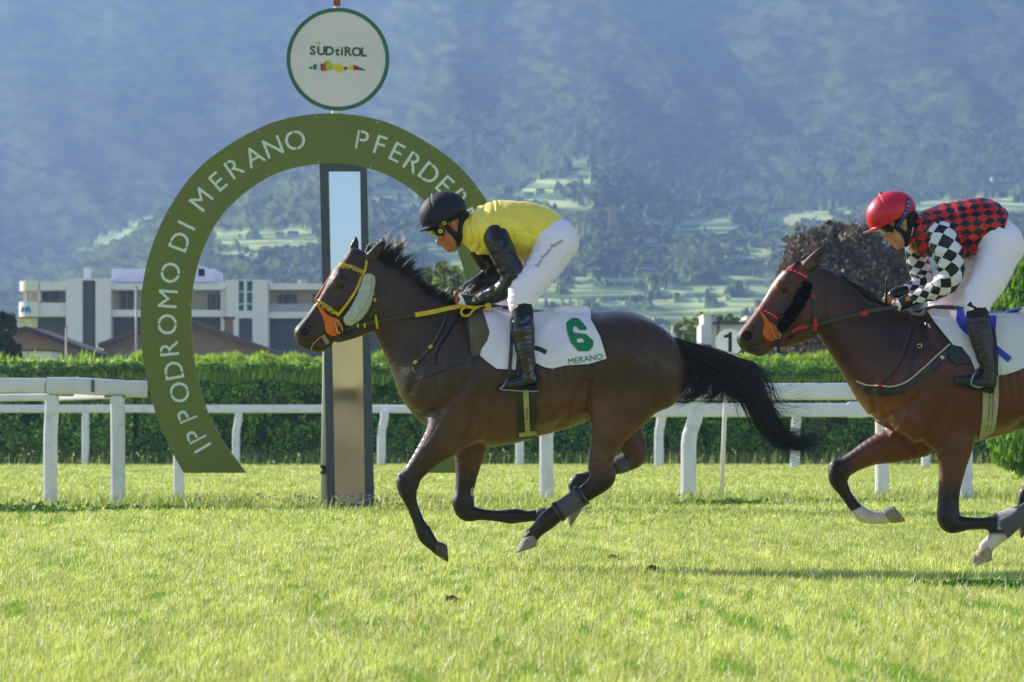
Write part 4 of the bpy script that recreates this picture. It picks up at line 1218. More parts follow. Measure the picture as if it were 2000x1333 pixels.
def text_on(sp, fld, s_, cx_, cy_, size, ang, m, parent, name, off=2.0, bold=0.0, zfun=None, spread=1.0, sub=None):
    V2, F2 = text_pts(s_, size, bold)
    c = (V2.max(0) + V2.min(0)) / 2; V2 = V2 - c
    a = R(ang); x = cx_ + V2[:, 0] * math.cos(a) - V2[:, 1] * math.sin(a); y = cy_ - (V2[:, 0] * math.sin(a) + V2[:, 1] * math.cos(a))
    z = zfun(x, y) if zfun is not None else fld.flat_surf(x, y)
    return mesh(name, sp.w(np.stack([x, y, z - off], 1)), F2, m, parent)

def hairs(sp, roots, guides, n, wid, m, parent, name, seed, spread=6, seg=10, wild=.3, ztail=1.0, curl=0.0, clump=.6):
    """guides: list of pixel polylines (x,y,z); each strand blends two neighbouring guides and frays with noise"""
    r = np.random.default_rng(seed)
    G = [crom(np.array(g, float), 10) for g in guides]
    G = [np.stack([np.interp(np.linspace(0, 1, seg), np.linspace(0, 1, len(g)), g[:, j]) for j in range(3)], 1) for g in G]
    G = np.array(G)
    gi = r.uniform(0, len(G) - 1, n) if len(G) > 1 else np.zeros(n); i0 = np.minimum(gi.astype(int), max(len(G) - 2, 0)); f = (gi - i0)[:, None, None]
    B = G[i0] * (1 - f) + G[np.minimum(i0 + 1, len(G) - 1)] * f
    t = np.linspace(0, 1, seg)[None, :, None]
    ln = r.uniform(.55, 1.05, n)[:, None]
    tt = np.linspace(0, 1, seg)[None, :] * ln
    k = tt * (seg - 1); k0 = np.minimum(k.astype(int), seg - 2); kf = (k - k0)[..., None]
    rows_ = np.arange(n)[:, None]
    C = B[rows_, k0] * (1 - kf) + B[rows_, k0 + 1] * kf
    o1 = r.normal(0, 1, (n, 1, 3)) * np.array([1, 1, ztail]) * spread * .45
    o2 = r.normal(0, 1, (n, 1, 3)) * np.array([1, 1, ztail]) * spread
    NC = max(3, n // 30); perm = r.permutation(NC)
    cl = np.minimum((gi / max(len(G) - 1, 1) * (NC - 1) + r.uniform(0, 1, n)).astype(int), NC - 1) if len(G) > 1 else r.integers(0, NC, n)
    cr = r.normal(0, 1, (NC, 3))
    cgi = np.array([gi[cl == c_].mean() if (cl == c_).any() else 0 for c_ in range(NC)])[cl]
    ci0 = np.minimum(cgi.astype(int), max(len(G) - 2, 0)); cf = (cgi - ci0)[:, None, None]
    CB = G[ci0] * (1 - cf) + G[np.minimum(ci0 + 1, len(G) - 1)] * cf
    CB = CB[rows_, k0] * (1 - kf) + CB[rows_, k0 + 1] * kf
    C = C + (CB - C) * (t ** 1.2) * clump
    o3 = cr[cl][:, None, :] * spread * 1.1 * np.array([1, 1, ztail])
    C = C + o1 * (1 - t * .4) + (o2 * wild * 2 + o3) * t ** 1.5
    if curl:
        ph = r.uniform(0, 6.28, (n, 1)); fr = r.uniform(.6, 1.6, (n, 1))
        C[..., 0] += np.sin(t[..., 0] * 6.28 * fr + ph) * curl * t[..., 0]; C[..., 1] += np.cos(t[..., 0] * 6.28 * fr + ph) * curl * t[..., 0]
    # ribbons with 3 sides
    T = np.gradient(C, axis=1); T /= np.linalg.norm(T, axis=2, keepdims=True) + 1e-9
    U = np.cross(T, np.array([0, 0, 1.0])); U /= np.linalg.norm(U, axis=2, keepdims=True) + 1e-9; Wd = np.cross(T, U)
    w_ = wid * r.uniform(.6, 1.3, (n, 1, 1)) * (1 - t ** 2 * .85)
    V = np.stack([C + U * w_, C - U * w_ * .5 + Wd * w_ * .8, C - U * w_ * .5 - Wd * w_ * .8], 2)   # n,seg,3,3
    V = V.reshape(-1, 3)
    b = (np.arange(n)[:, None, None] * seg * 3 + np.arange(seg - 1)[None, :, None] * 3)
    Q = []
    for j in range(3):
        j2 = (j + 1) % 3
        Q.append(np.stack([b + j, b + j2, b + 3 + j2, b + 3 + j], -1).reshape(-1, 4))
    return mesh(name, sp.w(V), np.concatenate(Q), m, parent, smooth=True)
# ================================================================ FIRST HORSE (dark bay)
def coat_attr(fn): return fn
def mix(a, b, t): return a * (1 - t[:, None]) + b * t[:, None]
def coat_mat(name, rough=.36, spec=.26):
    m = mat(name, None, rough=rough, spec=spec, attr='tint', var=.14, vscale=9, bump=.3, bscale=300, sheen=.0, bstretch=(1, .6, 1), coat=.2)
    n = m.node_tree; hs = [q for q in n.nodes if q.type == 'HUE_SAT'][0]; b = [q for q in n.nodes if q.type == 'BSDF_PRINCIPLED'][0]
    tc = [q for q in n.nodes if q.type == 'TEX_COORD'][0]
    nz = n.nodes.new('ShaderNodeTexNoise'); nz.inputs['Scale'].default_value = 170; nz.inputs['Detail'].default_value = 3
    mp = n.nodes.new('ShaderNodeMapRange'); mp.inputs[1].default_value = .3; mp.inputs[2].default_value = .7; mp.inputs[3].default_value = .72; mp.inputs[4].default_value = 1.3
    n.links.new(tc.outputs['Object'], nz.inputs['Vector']); n.links.new(nz.outputs[0], mp.inputs[0])
    mx = n.nodes.new('ShaderNodeHueSaturation'); n.links.new(hs.outputs[0], mx.inputs['Color']); n.links.new(mp.outputs[0], mx.inputs['Value'])
    n.links.new(mx.outputs[0], b.inputs['Base Color'])
    return m
def hoof(sp, top, toe, heel, wt, wb, z, m, parent, name='hoof'):
    """hoof: tapered horn between coronet centre 'top' and the toe/heel of the sole (px)"""
    top = np.array(top, float); toe = np.array(toe, float); heel = np.array(heel, float)
    sc_ = (toe + heel) / 2; L_ = np.linalg.norm(toe - heel) / 2; e = (toe - heel) / (2 * L_)
    ax = sc_ - top; V = []; Fc = []; n = 20; rings = 6
    for i in range(rings):
        t = i / (rings - 1); c = top + ax * t
        if i == rings - 1: pass
        rl = wt * (1 - t) + L_ * t; rl *= 1 - .10 * max(0, t - .8) * 5 * .6; rz = (wt * .95) * (1 - t) + wb * t
        if i == 0: rl *= .92; rz *= .92
        for k in range(n):
            a = 2 * math.pi * k / n; u = math.cos(a); v = math.sin(a)
            uu = u if u > 0 else u * .92
            V.append((c[0] + e[0] * uu * rl, c[1] + e[1] * uu * rl, z + v * rz))
    au = ax / (np.linalg.norm(ax) + 1e-9)
    for k in range(n):                                   # blunt rim of the shoe
        a = 2 * math.pi * k / n; V.append((sc_[0] + au[0] * 3 + e[0] * math.cos(a) * L_ * .9, sc_[1] + au[1] * 3 + e[1] * math.cos(a) * L_ * .9, z + math.sin(a) * wb * .95))
    # concave sole
    for rr, dp in ((.82, .0), (.55, .10)):
        for k in range(n):
            a = 2 * math.pi * k / n; c = sc_ - ax * dp
            V.append((c[0] + e[0] * math.cos(a) * L_ * rr, c[1] + e[1] * math.cos(a) * L_ * rr, z + math.sin(a) * wb * rr))
    for i in range(rings + 2):
        for k in range(n):
            k2 = (k + 1) % n; Fc.append((i * n + k, i * n + k2, (i + 1) * n + k2, (i + 1) * n + k))
    Fc.append(tuple(range(n - 1, -1, -1))); Fc.append(tuple(range((rings + 2) * n, (rings + 3) * n)))
    return mesh(name, sp.w(V), Fc, m, parent, smooth=True)

class Amp:
    def __init__(s, f): s.f = f
    def chain(s, *a, **k): s.f.chain(*a, **k)
    def ball(s, *a, **k): s.f.ball(*a, **k)
    def carve(s, pts, w, amp, **k): s.f.carve(pts, w, amp * (1.7 if w > 3.5 else 1.0), **k)
class Shift:
    def __init__(s, f, ox, oy): s.f, s.ox, s.oy = f, ox, oy
    def chain(s, pts, **k): s.f.chain([(p[0] + s.ox, p[1] + s.oy) + tuple(p[2:]) for p in pts], **k)
    def ball(s, x, y, *a, **k): s.f.ball(x + s.ox, y + s.oy, *a, **k)
    def carve(s, pts, *a, **k): s.f.carve([(p[0] + s.ox, p[1] + s.oy) for p in pts], *a, **k)
def trunk(f):
    # trunk
    f.chain([(868, 742, 88, 0, .62), (905, 738, 118, 0, .66), (950, 737, 134, 0, .70), (1010, 731, 128, 0, .74), (1070, 725, 119, 0, .80), (1120, 716, 108, 0, .86), (1170, 708, 98, 0, .90), (1215, 702, 94, 0, .88), (1262, 716, 78, 0, .80), (1290, 724, 58, 0, .60)], k=1, sub=4)
    f.ball(945, 640, 0, 52, 38, 18, k=24)                          # withers
    f.ball(852, 740, 0, 68, 74, 50, k=22)                           # breast
    for z in (-1, 1):
        f.ball(900, 745, z * 52, 62, 92, 34, ang=12, k=26)          # shoulder
        f.ball(842, 735, z * 30, 40, 52, 30, ang=20, k=22)
        f.ball(905, 820, z * 46, 48, 44, 30, ang=0, k=20)           # elbow mass
        f.ball(1228, 700, z * 48, 80, 66, 42, ang=15, k=24)         # rump
        f.ball(1288, 745, z * 38, 42, 55, 34, ang=-10, k=20)        # buttock
        f.ball(1180, 665, z * 48, 26, 30, 28, k=22)                 # point of hip
        f.ball(1060, 760, z * 64, 80, 60, 28, k=26)
def hindq(f):
    # near hind
    f.chain([(1245, 716, 84, -40, .50), (1222, 762, 72, -48, .50), (1204, 804, 54, -52, .50), (1190, 840, 38, -54, .58), (1178, 876, 27, -54, .66), (1172, 908, 25, -54, .72), (1176, 930, 25, -54, .70), (1160, 950, 19.5, -54, .8), (1132, 970, 16, -54, .9), (1102, 990, 15.5, -54, .9), (1078, 1008, 18, -54, .9), (1066, 1018, 18, -54, .9), (1050, 1034, 14, -54, 1), (1036, 1048, 14.5, -54, 1)], k=16)
    f.ball(1188, 933, -54, 11, 8, 9, ang=-30, k=6)                  # point of hock
    f.carve([(1154, 747), (1149, 790), (1150, 835)], 5, 5.5, z=-85, zw=45)    # flank fold
    f.carve([(1262, 690), (1280, 740), (1268, 790)], 8, 2.5, z=-80, zw=30)
    f.carve([(1190, 850), (1182, 890)], 4, 2, z=-80, zw=20)
    # far hind
    f.chain([(1225, 740, 70, 40, .5), (1195, 790, 52, 48, .5), (1205, 820, 46, 50, .55), (1226, 850, 32, 50, .6), (1240, 876, 25, 50, .7), (1240, 893, 22, 50, .7), (1218, 908, 16, 50, .9), (1180, 922, 13, 50, .9), (1145, 936, 13, 50, .9), (1128, 944, 16, 50, .9), (1120, 964, 12, 50, 1), (1120, 984, 12, 50, 1)], k=14)
def muscle(f0):
    f = Amp(f0)
    f.carve([(905, 620), (925, 690), (905, 760), (860, 800)], 9, 3.2)
    f.carve([(880, 700), (872, 760), (880, 815)], 14, -2.2)
    f.carve([(930, 780), (925, 830), (900, 865)], 8, 3.0)
    f.carve([(1210, 660), (1235, 700), (1240, 760), (1225, 800)], 16, -2.5)
    f.carve([(1180, 700), (1178, 750), (1190, 800)], 9, 1.8)     # shoulder blade line
    f.carve([(955, 850), (965, 800), (985, 760)], 8, 1.5)
    f.carve([(850, 690), (820, 720), (806, 760)], 8, 2.0)
    f.carve([(850, 800), (830, 812), (812, 806)], 5, 2.5)
    f.carve([(1090, 828), (1120, 790), (1138, 748)], 10, 2.5)
    f.carve([(760, 560), (800, 640), (830, 700)], 7, 1.4)
    # veins and tendons
    for pth in ([(880, 800), (862, 826), (850, 850), (834, 872)], [(950, 790), (985, 812), (1030, 822), (1080, 812)], [(1200, 770), (1190, 810), (1180, 850)], [(860, 700), (848, 740), (855, 780)], [(1010, 770), (1060, 790), (1100, 785)]):
        f.carve(pth, 2.8, -1.5)
    f.carve([(812, 968), (826, 1000), (836, 1026)], 2.6, 1.6, z=-60, zw=22)
    f.carve([(1160, 962), (1130, 982)], 2.6, 1.6, z=-70, zw=22)
    f.carve([(785, 930), (800, 940), (812, 934)], 4, 1.8, z=-66, zw=14)
    f.carve([(1160, 900), (1178, 915), (1190, 920)], 4, 1.8, z=-70, zw=16)
    for q in range(7):
        f.carve([(1030 + q * 17, 720), (1036 + q * 17, 770), (1030 + q * 16, 815)], 4.5, .9)
H1 = Space(25.0)
h1 = thing('racehorse', 'dark brown racehorse with yellow bridle galloping under the yellow and black jockey', 'horse', P(1040, 1110, 25.0))
f1_ = Field(562, 452, -112, 1352, 1100, 112, 2.4)
f = f1_
trunk(f)
# neck
f.chain([(728, 540, 44, 0, .46), (768, 588, 60, 0, .44), (810, 632, 70, 0, .46), (855, 676, 84, 0, .50), (890, 702, 96, 0, .56)], k=26)
f.chain([(740, 592, 26, 0, .9), (765, 650, 30, 0, .85), (800, 706, 40, 0, .9), (822, 740, 46, 0, .95)], k=18)
# head
f.chain([(712, 522, 34, 0, .62), (698, 560, 54, 0, .50), (684, 590, 55, 0, .48), (668, 606, 46, 0, .50), (645, 626, 38, 0, .52), (622, 645, 31, 0, .60), (606, 657, 28, 0, .66)], k=10)
f.ball(596, 650, 0, 21, 20, 20, k=8)                            # muzzle front
f.chain([(640, 668, 10, 0, 1.2), (624, 678, 11, 0, 1.25), (610, 672, 9, 0, 1.2)], k=6)   # lower lip / chin
f.chain([(692, 500, 16, 0, .9), (662, 540, 11, 0, 1.2), (628, 590, 8, 0, 1.3), (600, 630, 8, 0, 1.2)], k=12)   # face ridge
f.chain([(715, 640, 12, -10, 1.0), (690, 652, 10, -10, 1.0), (662, 660, 9, -7, 1)], k=10)
f.chain([(715, 640, 12, 10, 1.0), (690, 652, 10, 10, 1.0), (662, 660, 9, 7, 1)], k=10)
for z in (-1, 1):
    f.ball(712, 596, z * 17, 38, 40, 13, k=12)                  # cheek
    f.chain([(694, 580, 6, z * 24), (660, 596, 4, z * 21), (640, 608, 3, z * 18)], k=14)  # facial crest
    f.ball(668, 553, z * 23, 17, 10, 7, ang=25, k=12)             # brow
    f.ball(669, 561, z * 31, 8, 5.5, 4.5, ang=20, k=4, cut=True)  # eye socket
    f.ball(595, 650, z * 14, 16, 15, 10, k=5)                   # nostril flare
f.carve([(590, 672), (604, 668), (622, 664), (636, 658)], 2.6, 3.2)   # mouth line
f.carve([(668, 520), (676, 540), (690, 548)], 5, 2.2, z=-24, zw=14)
f.carve([(650, 575), (640, 600), (625, 625)], 6, 1.6)
# ears
f.chain([(724, 505, 12, -13, .75), (735, 492, 10.5, -15, .6), (742, 481, 6.5, -16, .6), (748, 472, 1.6, -17, .7)], k=5)
f.chain([(690, 502, 12, 14, .75), (691, 485, 9.5, 15, .6), (694, 472, 6, 16, .6), (695, 461, 1.6, 16, .7)], k=5)
f.ball(738, 492, -22, 4.2, 12, 6, ang=28, k=2, cut=True)
f.ball(690, 486, 8, 3.4, 11, 5, ang=5, k=2, cut=True)
for z in (-1, 1): f.ball(597, 648, z * 25, 8.5, 7.5, 11, ang=-25, k=3, cut=True)
# near fore (reaching)
f.chain([(905, 815, 48, -44, .62), (878, 846, 42, -50, .62), (842, 884, 28, -52, .72), (812, 920, 20, -52, .8), (798, 942, 20.5, -52, .85), (797, 956, 18, -52, .85), (806, 985, 12, -52, .85), (817, 1014, 11, -52, .9), (827, 1034, 14.5, -52, .9), (834, 1048, 15, -52, .9), (848, 1064, 11.5, -52, 1), (860, 1074, 12, -52, 1)], k=14)
f.ball(791, 938, -52, 14, 18, 14, ang=-15, k=8)
f.carve([(898, 846), (862, 880), (828, 912)], 6, 2.4, z=-80, zw=20)
f.carve([(870, 848), (835, 890)], 4, 1.6, z=-80, zw=20)
# far fore (folded)
f.chain([(915, 830, 50, 42, .6), (917, 872, 34, 46, .7), (912, 920, 23, 46, .8), (906, 962, 18.5, 46, .9), (904, 985, 21, 46, .85), (912, 1002, 18, 46, .85), (938, 1006, 11.5, 46, .85), (970, 1009, 11, 46, .9), (996, 1010, 14.5, 46, .9), (1010, 1009, 14, 46, .9), (1030, 1010, 11, 46, 1), (1046, 1008, 11, 46, 1)], k=14)
f.ball(905, 978, 46, 18, 16, 15, k=8)
hindq(f)
muscle(f)

def coat1(V):
    x, y, z = V[:, 0], V[:, 1], V[:, 2]
    n = fbm(x / 60, y / 60, 3, 5); n2 = fbm(x / 22 + 40, y / 22, 3, 8)
    base = np.array(rgb('#3c281c')); brown = np.array(rgb('#5e3c27')); blk = np.array(rgb('#1b1412')); tan = np.array(rgb('#70462a'))
    c = np.repeat(base[None], len(V), 0)
    c = mix(c, brown, np.clip(smooth01((y - 740) / 90) * .8 * smooth01((x - 830) / 70) + (n - .5) * .5, 0, 1))
    c = mix(c, tan, .6 * np.exp(-(((x - 1110) / 60) ** 2 + ((y - 800) / 45) ** 2)))
    leg = smooth01((y - 900) / 50)
    c = mix(c, blk, leg * .9)
    c = mix(c, np.array(rgb('#2a211f')), smooth01((630 - x) / 30) * .8)
    c = mix(c, np.array(rgb('#4a2420')), .9 * np.exp(-(((x - 597) / 6) ** 2 + ((y - 648) / 5) ** 2)) * (np.abs(z) < 22))
    c = mix(c, np.array(rgb('#b7aca6')), .8 * ((((x - 923) / 4.2) ** 2 + ((y - 962) / 9) ** 2) < 1) * (z < 46))
    return c * (.85 + .3 * n2[:, None])
mc1 = coat_mat('dark_bay_coat')
body1 = H1.body(f, 'body', mc1, h1, attrs={'tint': ('FLOAT_COLOR', coat1)})
m_eye = mat('eye_wet', rgb('#0a0605'), rough=.12, spec=.4, var=0)
def ball_mesh(sp, c, rx, ry, rz, ang, m, parent, name, n=18):
    V = []; Fc = []; a0 = R(ang)
    for i in range(n + 1):
        th = math.pi * i / n
        for j in range(n):
            ph = 2 * math.pi * j / n
            u = math.sin(th) * math.cos(ph) * rx; v = math.cos(th) * ry; w = math.sin(th) * math.sin(ph) * rz
            V.append((c[0] + u * math.cos(a0) - v * math.sin(a0), c[1] + u * math.sin(a0) + v * math.cos(a0), c[2] + w))
    for i in range(n):
        for j in range(n):
            Fc.append((i * n + j, i * n + (j + 1) % n, (i + 1) * n + (j + 1) % n, (i + 1) * n + j))
    return mesh(name, sp.w(V), Fc, m, parent, smooth=True)
for z in (-1, 1): ball_mesh(H1, (669, 561, z * 24.5), 6, 4.4, 4, 20, m_eye, h1, 'eye')
# hooves
m_horn = mat('hoof_horn', rgb('#8c8272'), rough=.55, var=.3, vscale=30, bump=.3, bscale=80, bstretch=(1, 1, 6))
m_horn_d = mat('hoof_horn_dark', rgb('#4e4944'), rough=.5, var=.3, vscale=30, bump=.3, bscale=80)
hoof(H1, (852, 1068), (874, 1097), (871, 1060), 15, 17, -52, m_horn_d, h1)
hoof(H1, (1035, 1046), (1006, 1077), (1050, 1063), 17.5, 20, -54, m_horn, h1)
hoof(H1, (1113, 990), (1113, 1030), (1137, 991), 15, 18, 50, m_horn, h1)
hoof(H1, (1046, 1006), (1064, 992), (1056, 1022), 11, 14, 46, m_horn_d, h1)
for hx in (): pass
# leg boots
m_boot = mat('boot_neoprene', rgb('#55565c'), rough=.7, bump=.3, bscale=200)
m_blk = mat('black_leather', rgb('#1b1a1c'), rough=.38, spec=.5, bump=.2, bscale=150)
def legboot(sp, pts, m, parent, name='leg_boot', inner=None):
    fb = Field(min(p[0] for p in pts) - 34, min(p[1] for p in pts) - 34, pts[0][3] - 36, max(p[0] for p in pts) + 34, max(p[1] for p in pts) + 34, pts[0][3] + 36, 1.3)
    fb.chain(pts, k=1)
    a, b = np.array(pts[0][:2]), np.array(pts[-1][:2]); d = (b - a) / np.linalg.norm(b - a)
    X = np.arange(fb.n[0])[:, None, None] * fb.h + fb.o[0]; Y_ = np.arange(fb.n[1])[None, :, None] * fb.h + fb.o[1]
    pl = np.maximum(-((X - a[0]) * d[0] + (Y_ - a[1]) * d[1]), (X - b[0]) * d[0] + (Y_ - b[1]) * d[1])
    fb.F = np.maximum(fb.F, pl.astype(np.float32) + 0 * fb.F)
    return sp.body(fb, name, m, parent)
b1 = legboot(H1, [(1140, 966, 20, -54, .95), (1112, 984, 18.5, -54, .95), (1086, 1002, 19.5, -54, .95)], m_boot, h1)
legboot(H1, [(1136, 966, 22, -54, .97), (1130, 970, 21.5, -54, .97)], m_blk, b1, 'boot_strap')
legboot(H1, [(1094, 996, 21, -54, .97), (1088, 1000, 21.5, -54, .97)], m_blk, b1, 'boot_strap')
legboot(H1, [(1226, 903, 19, 50, 1), (1206, 911, 17.5, 50, 1)], m_boot, h1)
# mane and tail
m_hair = mat('mane_hair', rgb('#1c1614'), rough=.42, spec=.55, var=.35, vscale=30)
crest = crom([(712, 497), (748, 512), (790, 545), (830, 574), (868, 598), (905, 604)], 10)
gd = []
rm_ = np.random.default_rng(12)
cp = crest[::2]
for i, (x_, y_) in enumerate(cp):
    t = i / (len(cp) - 1)
    L_ = np.interp(t, [0, .08, .2, .32, .42, .55, .66, .75, .85, .93, 1], [34, 56, 66, 62, 44, 34, 30, 40, 56, 44, 22])
    a_ = np.interp(t, [0, .2, .4, .6, .8, 1], [62, 48, 34, 34, 50, 30]) + rm_.normal(0, 13)
    L_ *= rm_.uniform(.72, 1.15); ca_, sa_ = math.cos(R(a_)), math.sin(R(a_))
    b_ = rm_.normal(0, 5)
    gd.append([(x_, y_ + 7, 0), (x_ + 4, y_ - 3, -4), (x_ + L_ * .5 * ca_ - b_, y_ - L_ * .5 * sa_, rm_.normal(0, 5)), (x_ + L_ * ca_ + b_, y_ - L_ * sa_ + abs(b_), rm_.normal(0, 7))])
hairs(H1, None, gd, 3000, .7, m_hair, h1, 'mane', 5, spread=3.5, seg=9, wild=.35, ztail=1.3, curl=2.5, clump=.75)
hairs(H1, None, [[(x_, y_ + 6, -4), (x_ + 4, y_ + 2, -8), (x_ + 12, y_ + 3, -12), (x_ + 22, y_ + 10, -14)] for x_, y_ in cp], 900, .8, m_hair, h1, 'mane', 55, spread=4, seg=7, wild=.3)
hairs(H1, None, [[(700, 500, -4), (688, 508, -10), (680, 524, -16)], [(708, 498, 0), (694, 500, 0), (680, 510, 0)]], 160, .7, m_hair, h1, 'forelock', 6, spread=4, seg=7)
tg = [
    [(1318, 668, 0), (1370, 682, 0), (1430, 700, -4), (1475, 735, -6), (1497, 780, -6), (1520, 836, -4), (1556, 858, 0), (1620, 826, 4)],
    [(1318, 672, 0), (1372, 692, 0), (1430, 718, 0), (1470, 760, 0), (1495, 810, 0), (1530, 852, 2), (1570, 866, 4), (1606, 850, 8)],
    [(1320, 678, 0), (1368, 702, 4), (1420, 736, 4), (1455, 780, 6), (1480, 830, 4), (1512, 864, 4), (1548, 878, 4), (1585, 868, 6)],
]
hairs(H1, None, tg, 1150, .65, m_hair, h1, 'tail', 8, spread=8, seg=22, wild=.28, ztail=1.4, clump=.5)
hairs(H1, None, [[(1318, 670, 0), (1380, 690, 0), (1440, 716, 0), (1478, 760, 0), (1512, 818, 0), (1552, 842, 0), (1600, 822, 2)], [(1318, 680, 0), (1372, 705, 0), (1425, 742, 0), (1462, 790, 0), (1496, 850, 2), (1540, 880, 4), (1592, 872, 6)]], 380, .6, m_hair, h1, 'tail', 18, spread=12, seg=22, wild=.75, ztail=1.4, clump=.6)
t0_ = h1
tl = [
    [(1325, 690, -2), (1345, 715, -4), (1350, 748, -6), (1325, 772, -6), (1300, 778, -6)],
    [(1330, 690, 0), (1365, 720, 0), (1378, 755, 2), (1352, 778, 2), (1322, 780, 2)],
    [(1345, 700, 4), (1385, 715, 4), (1402, 752, 4), (1388, 778, 4), (1368, 776, 5)],
    [(1350, 700, 4), (1400, 722, 4), (1422, 758, 4), (1440, 780, 4), (1412, 778, 6)],
    [(1362, 700, 4), (1415, 722, 4), (1436, 755, 4), (1452, 782, 4), (1466, 784, 6)],
]
for gi_, g_ in enumerate(tl):
    hairs(H1, None, [g_], 130, .7, m_hair, h1, 'tail_lock', 20 + gi_, spread=5, seg=16, wild=.6, ztail=1.2, curl=4)
hairs(H1, None, tl[:4], 420, .7, m_hair, h1, 'tail_lock', 9, spread=6, seg=12, wild=.4, ztail=1.2, curl=3)
hairs(H1, None, [[(1430, 700, 0), (1480, 725, 0), (1505, 760, 0), (1515, 800, 0), (1560, 806, 0), (1610, 790, 2)], [(1420, 700, 4), (1470, 712, 4), (1500, 745, 4), (1512, 778, 6), (1560, 775, 6), (1590, 760, 8)]], 60, .5, m_hair, h1, 'stray_tail_hair', 10, spread=9, seg=16, wild=.8)
# ---------------------------------------------------------------- tack of the first horse
m_yel = mat('yellow_strap', rgb('#c9a91c'), rough=.5, var=.12, vscale=20)
m_dgr = mat('dark_green_strap', rgb('#42462e'), rough=.5, var=.15, vscale=20)
m_org = mat('orange_rubber', rgb('#d8641a'), rough=.5, spec=.35, var=.06, vscale=15)
m_gold = mat('brass', rgb('#b9a878'), rough=.25, metal=.8)
m_fleece = mat('white_fleece', rgb('#cfd3c4'), rough=.95, spec=.1, var=.12, vscale=25, bump=1, bscale=160)
m_cloth = mat('white_cloth', rgb('#e4dce8'), rough=.8, spec=.2, var=.03, vscale=6, bump=.2, bscale=90)
m_steel = mat('steel', rgb('#8f9298'), rough=.3, metal=.9)
br1 = strap(H1, f1_, [(707, 542), (698, 566), (684, 588), (670, 606), (660, 618)], 5, m_yel, h1, 'bridle', off=2)
strap(H1, f1_, [(717, 510), (714, 529), (708, 541)], 4.5, m_yel, br1, 'crown_strap', off=2)
strap(H1, f1_, [(659, 518), (672, 518), (690, 523), (713, 533)], 5.5, m_yel, br1, 'browband', off=2, both=True)
strap(H1, f1_, [(614, 587), (626, 591), (642, 601), (661, 615)], 6, m_yel, br1, 'noseband', off=2, both=True)
def teeth(path, n, ln, mt, parent, name):
    C = crom(path, 10); t = np.linspace(0.02, .97, n * len(C) and n); b = MB()
    for k in range(n):
        q = C[int((k + .5) / n * (len(C) - 1))]; d = C[min(int((k + .5) / n * (len(C) - 1)) + 1, len(C) - 1)] - q; d = d / (np.linalg.norm(d) + 1e-9); nn_ = np.array([-d[1], d[0]])
        w2 = np.linalg.norm(C[-1] - C[0]) / n * .42
        p3 = np.array([q - d * w2, q + d * w2, q + nn_ * ln]); z = f1_.flat_surf(p3[:, 0], p3[:, 1]) - 4.4
        b.add([tuple(v) for v in H1.w(np.c_[p3, z])], [(0, 1, 2)])
    b.build(name, mt, parent)
teeth([(664, 519), (690, 524), (711, 533)], 9, 6.5, m_yel, br1, 'browband_points')
teeth([(618, 590), (640, 601), (658, 613)], 8, 7.5, m_yel, br1, 'noseband_points')
teeth([(664, 517.5), (690, 522), (711, 531)], 9, 2.8, m_dgr, br1, 'browband_trim')
teeth([(618, 588), (640, 599), (658, 611)], 8, 3, m_dgr, br1, 'noseband_trim')
tube3(H1, [(662, 517, -3), (650, 533, -2), (634, 557, -2), (615, 587, -2)], 1.8, m_org, br1, 'face_strap')
patch(H1, f1_, [(614, 588), (619, 592), (630, 604), (640, 615), (648, 620), (656, 622), (664, 627), (670, 636), (670, 645), (665, 652), (656, 657), (648, 657), (640, 652), (636, 644), (635, 632), (631, 620), (624, 606), (616, 594)], m_org, br1, 'bit_guard', off=2.5, step=2.5, thick=1.6, both=True)
zb = float(f1_.flat_surf([658], [640])[0]) - 7
tube3(H1, [(655, 629, zb), (663, 627, zb), (670, 646, zb), (661, 651, zb), (655, 629, zb)], 1.2, m_gold, br1, 'buckle')
tube3(H1, [(661, 640, zb), (670, 652, zb - 1), (679, 657, zb), (682, 650, zb)], 2.0, m_blk, br1, 'bit_ring')
strap(H1, f1_, [(632, 655), (636, 664), (641, 672)], 8, mat('tan_strap', rgb('#8c8458'), rough=.6), br1, 'jaw_strap', off=1.5)
tube3(H1, [(608, 684, -14), (612, 674, -18), (621, 664, -19), (630, 657, -20)], .9, m_gold, br1, 'mouth_strap')
strap(H1, f1_, [(733, 568), (733, 590), (731, 606), (722, 622)], 3.6, m_dgr, br1, 'throat_lash', off=1.5)
strap(H1, f1_, [(733, 584), (733, 590)], 5, m_yel, br1, 'keeper', off=2.4)
# fleece cheek roll
fc_ = Field(655, 530, -75, 750, 655, 0, 1.5)
zc_ = -34
fc_.chain([(722, 548, 12.5, zc_, .75), (718, 568, 14.5, zc_ - 2, .75), (710, 592, 16, zc_ - 2, .75), (697, 613, 15.5, zc_, .75), (684, 626, 12, zc_ + 2, .75)], k=1)
def fuzz(amp, sc):
    def g(V):
        n = (fbm(V[:, 0] / sc, V[:, 1] / sc, 2, 44) - .5) * amp; n2 = (fbm(V[:, 1] / sc, V[:, 2] / sc, 2, 47) - .5) * amp
        V = V.copy(); V[:, 0] += n2; V[:, 1] += n; V[:, 2] += n; return V
    return g
H1.body(fc_, 'cheek_fleece', m_fleece, h1, vfun=fuzz(2.4, 2.8))
tube3(H1, [(728, 545, zc_ - 10), (727, 568, zc_ - 12.5), (717, 595, zc_ - 13), (702, 616, zc_ - 12), (688, 630, zc_ - 9)], .5, mat('seam', rgb('#9a9c8c'), rough=.9), h1, 'fleece_seam')
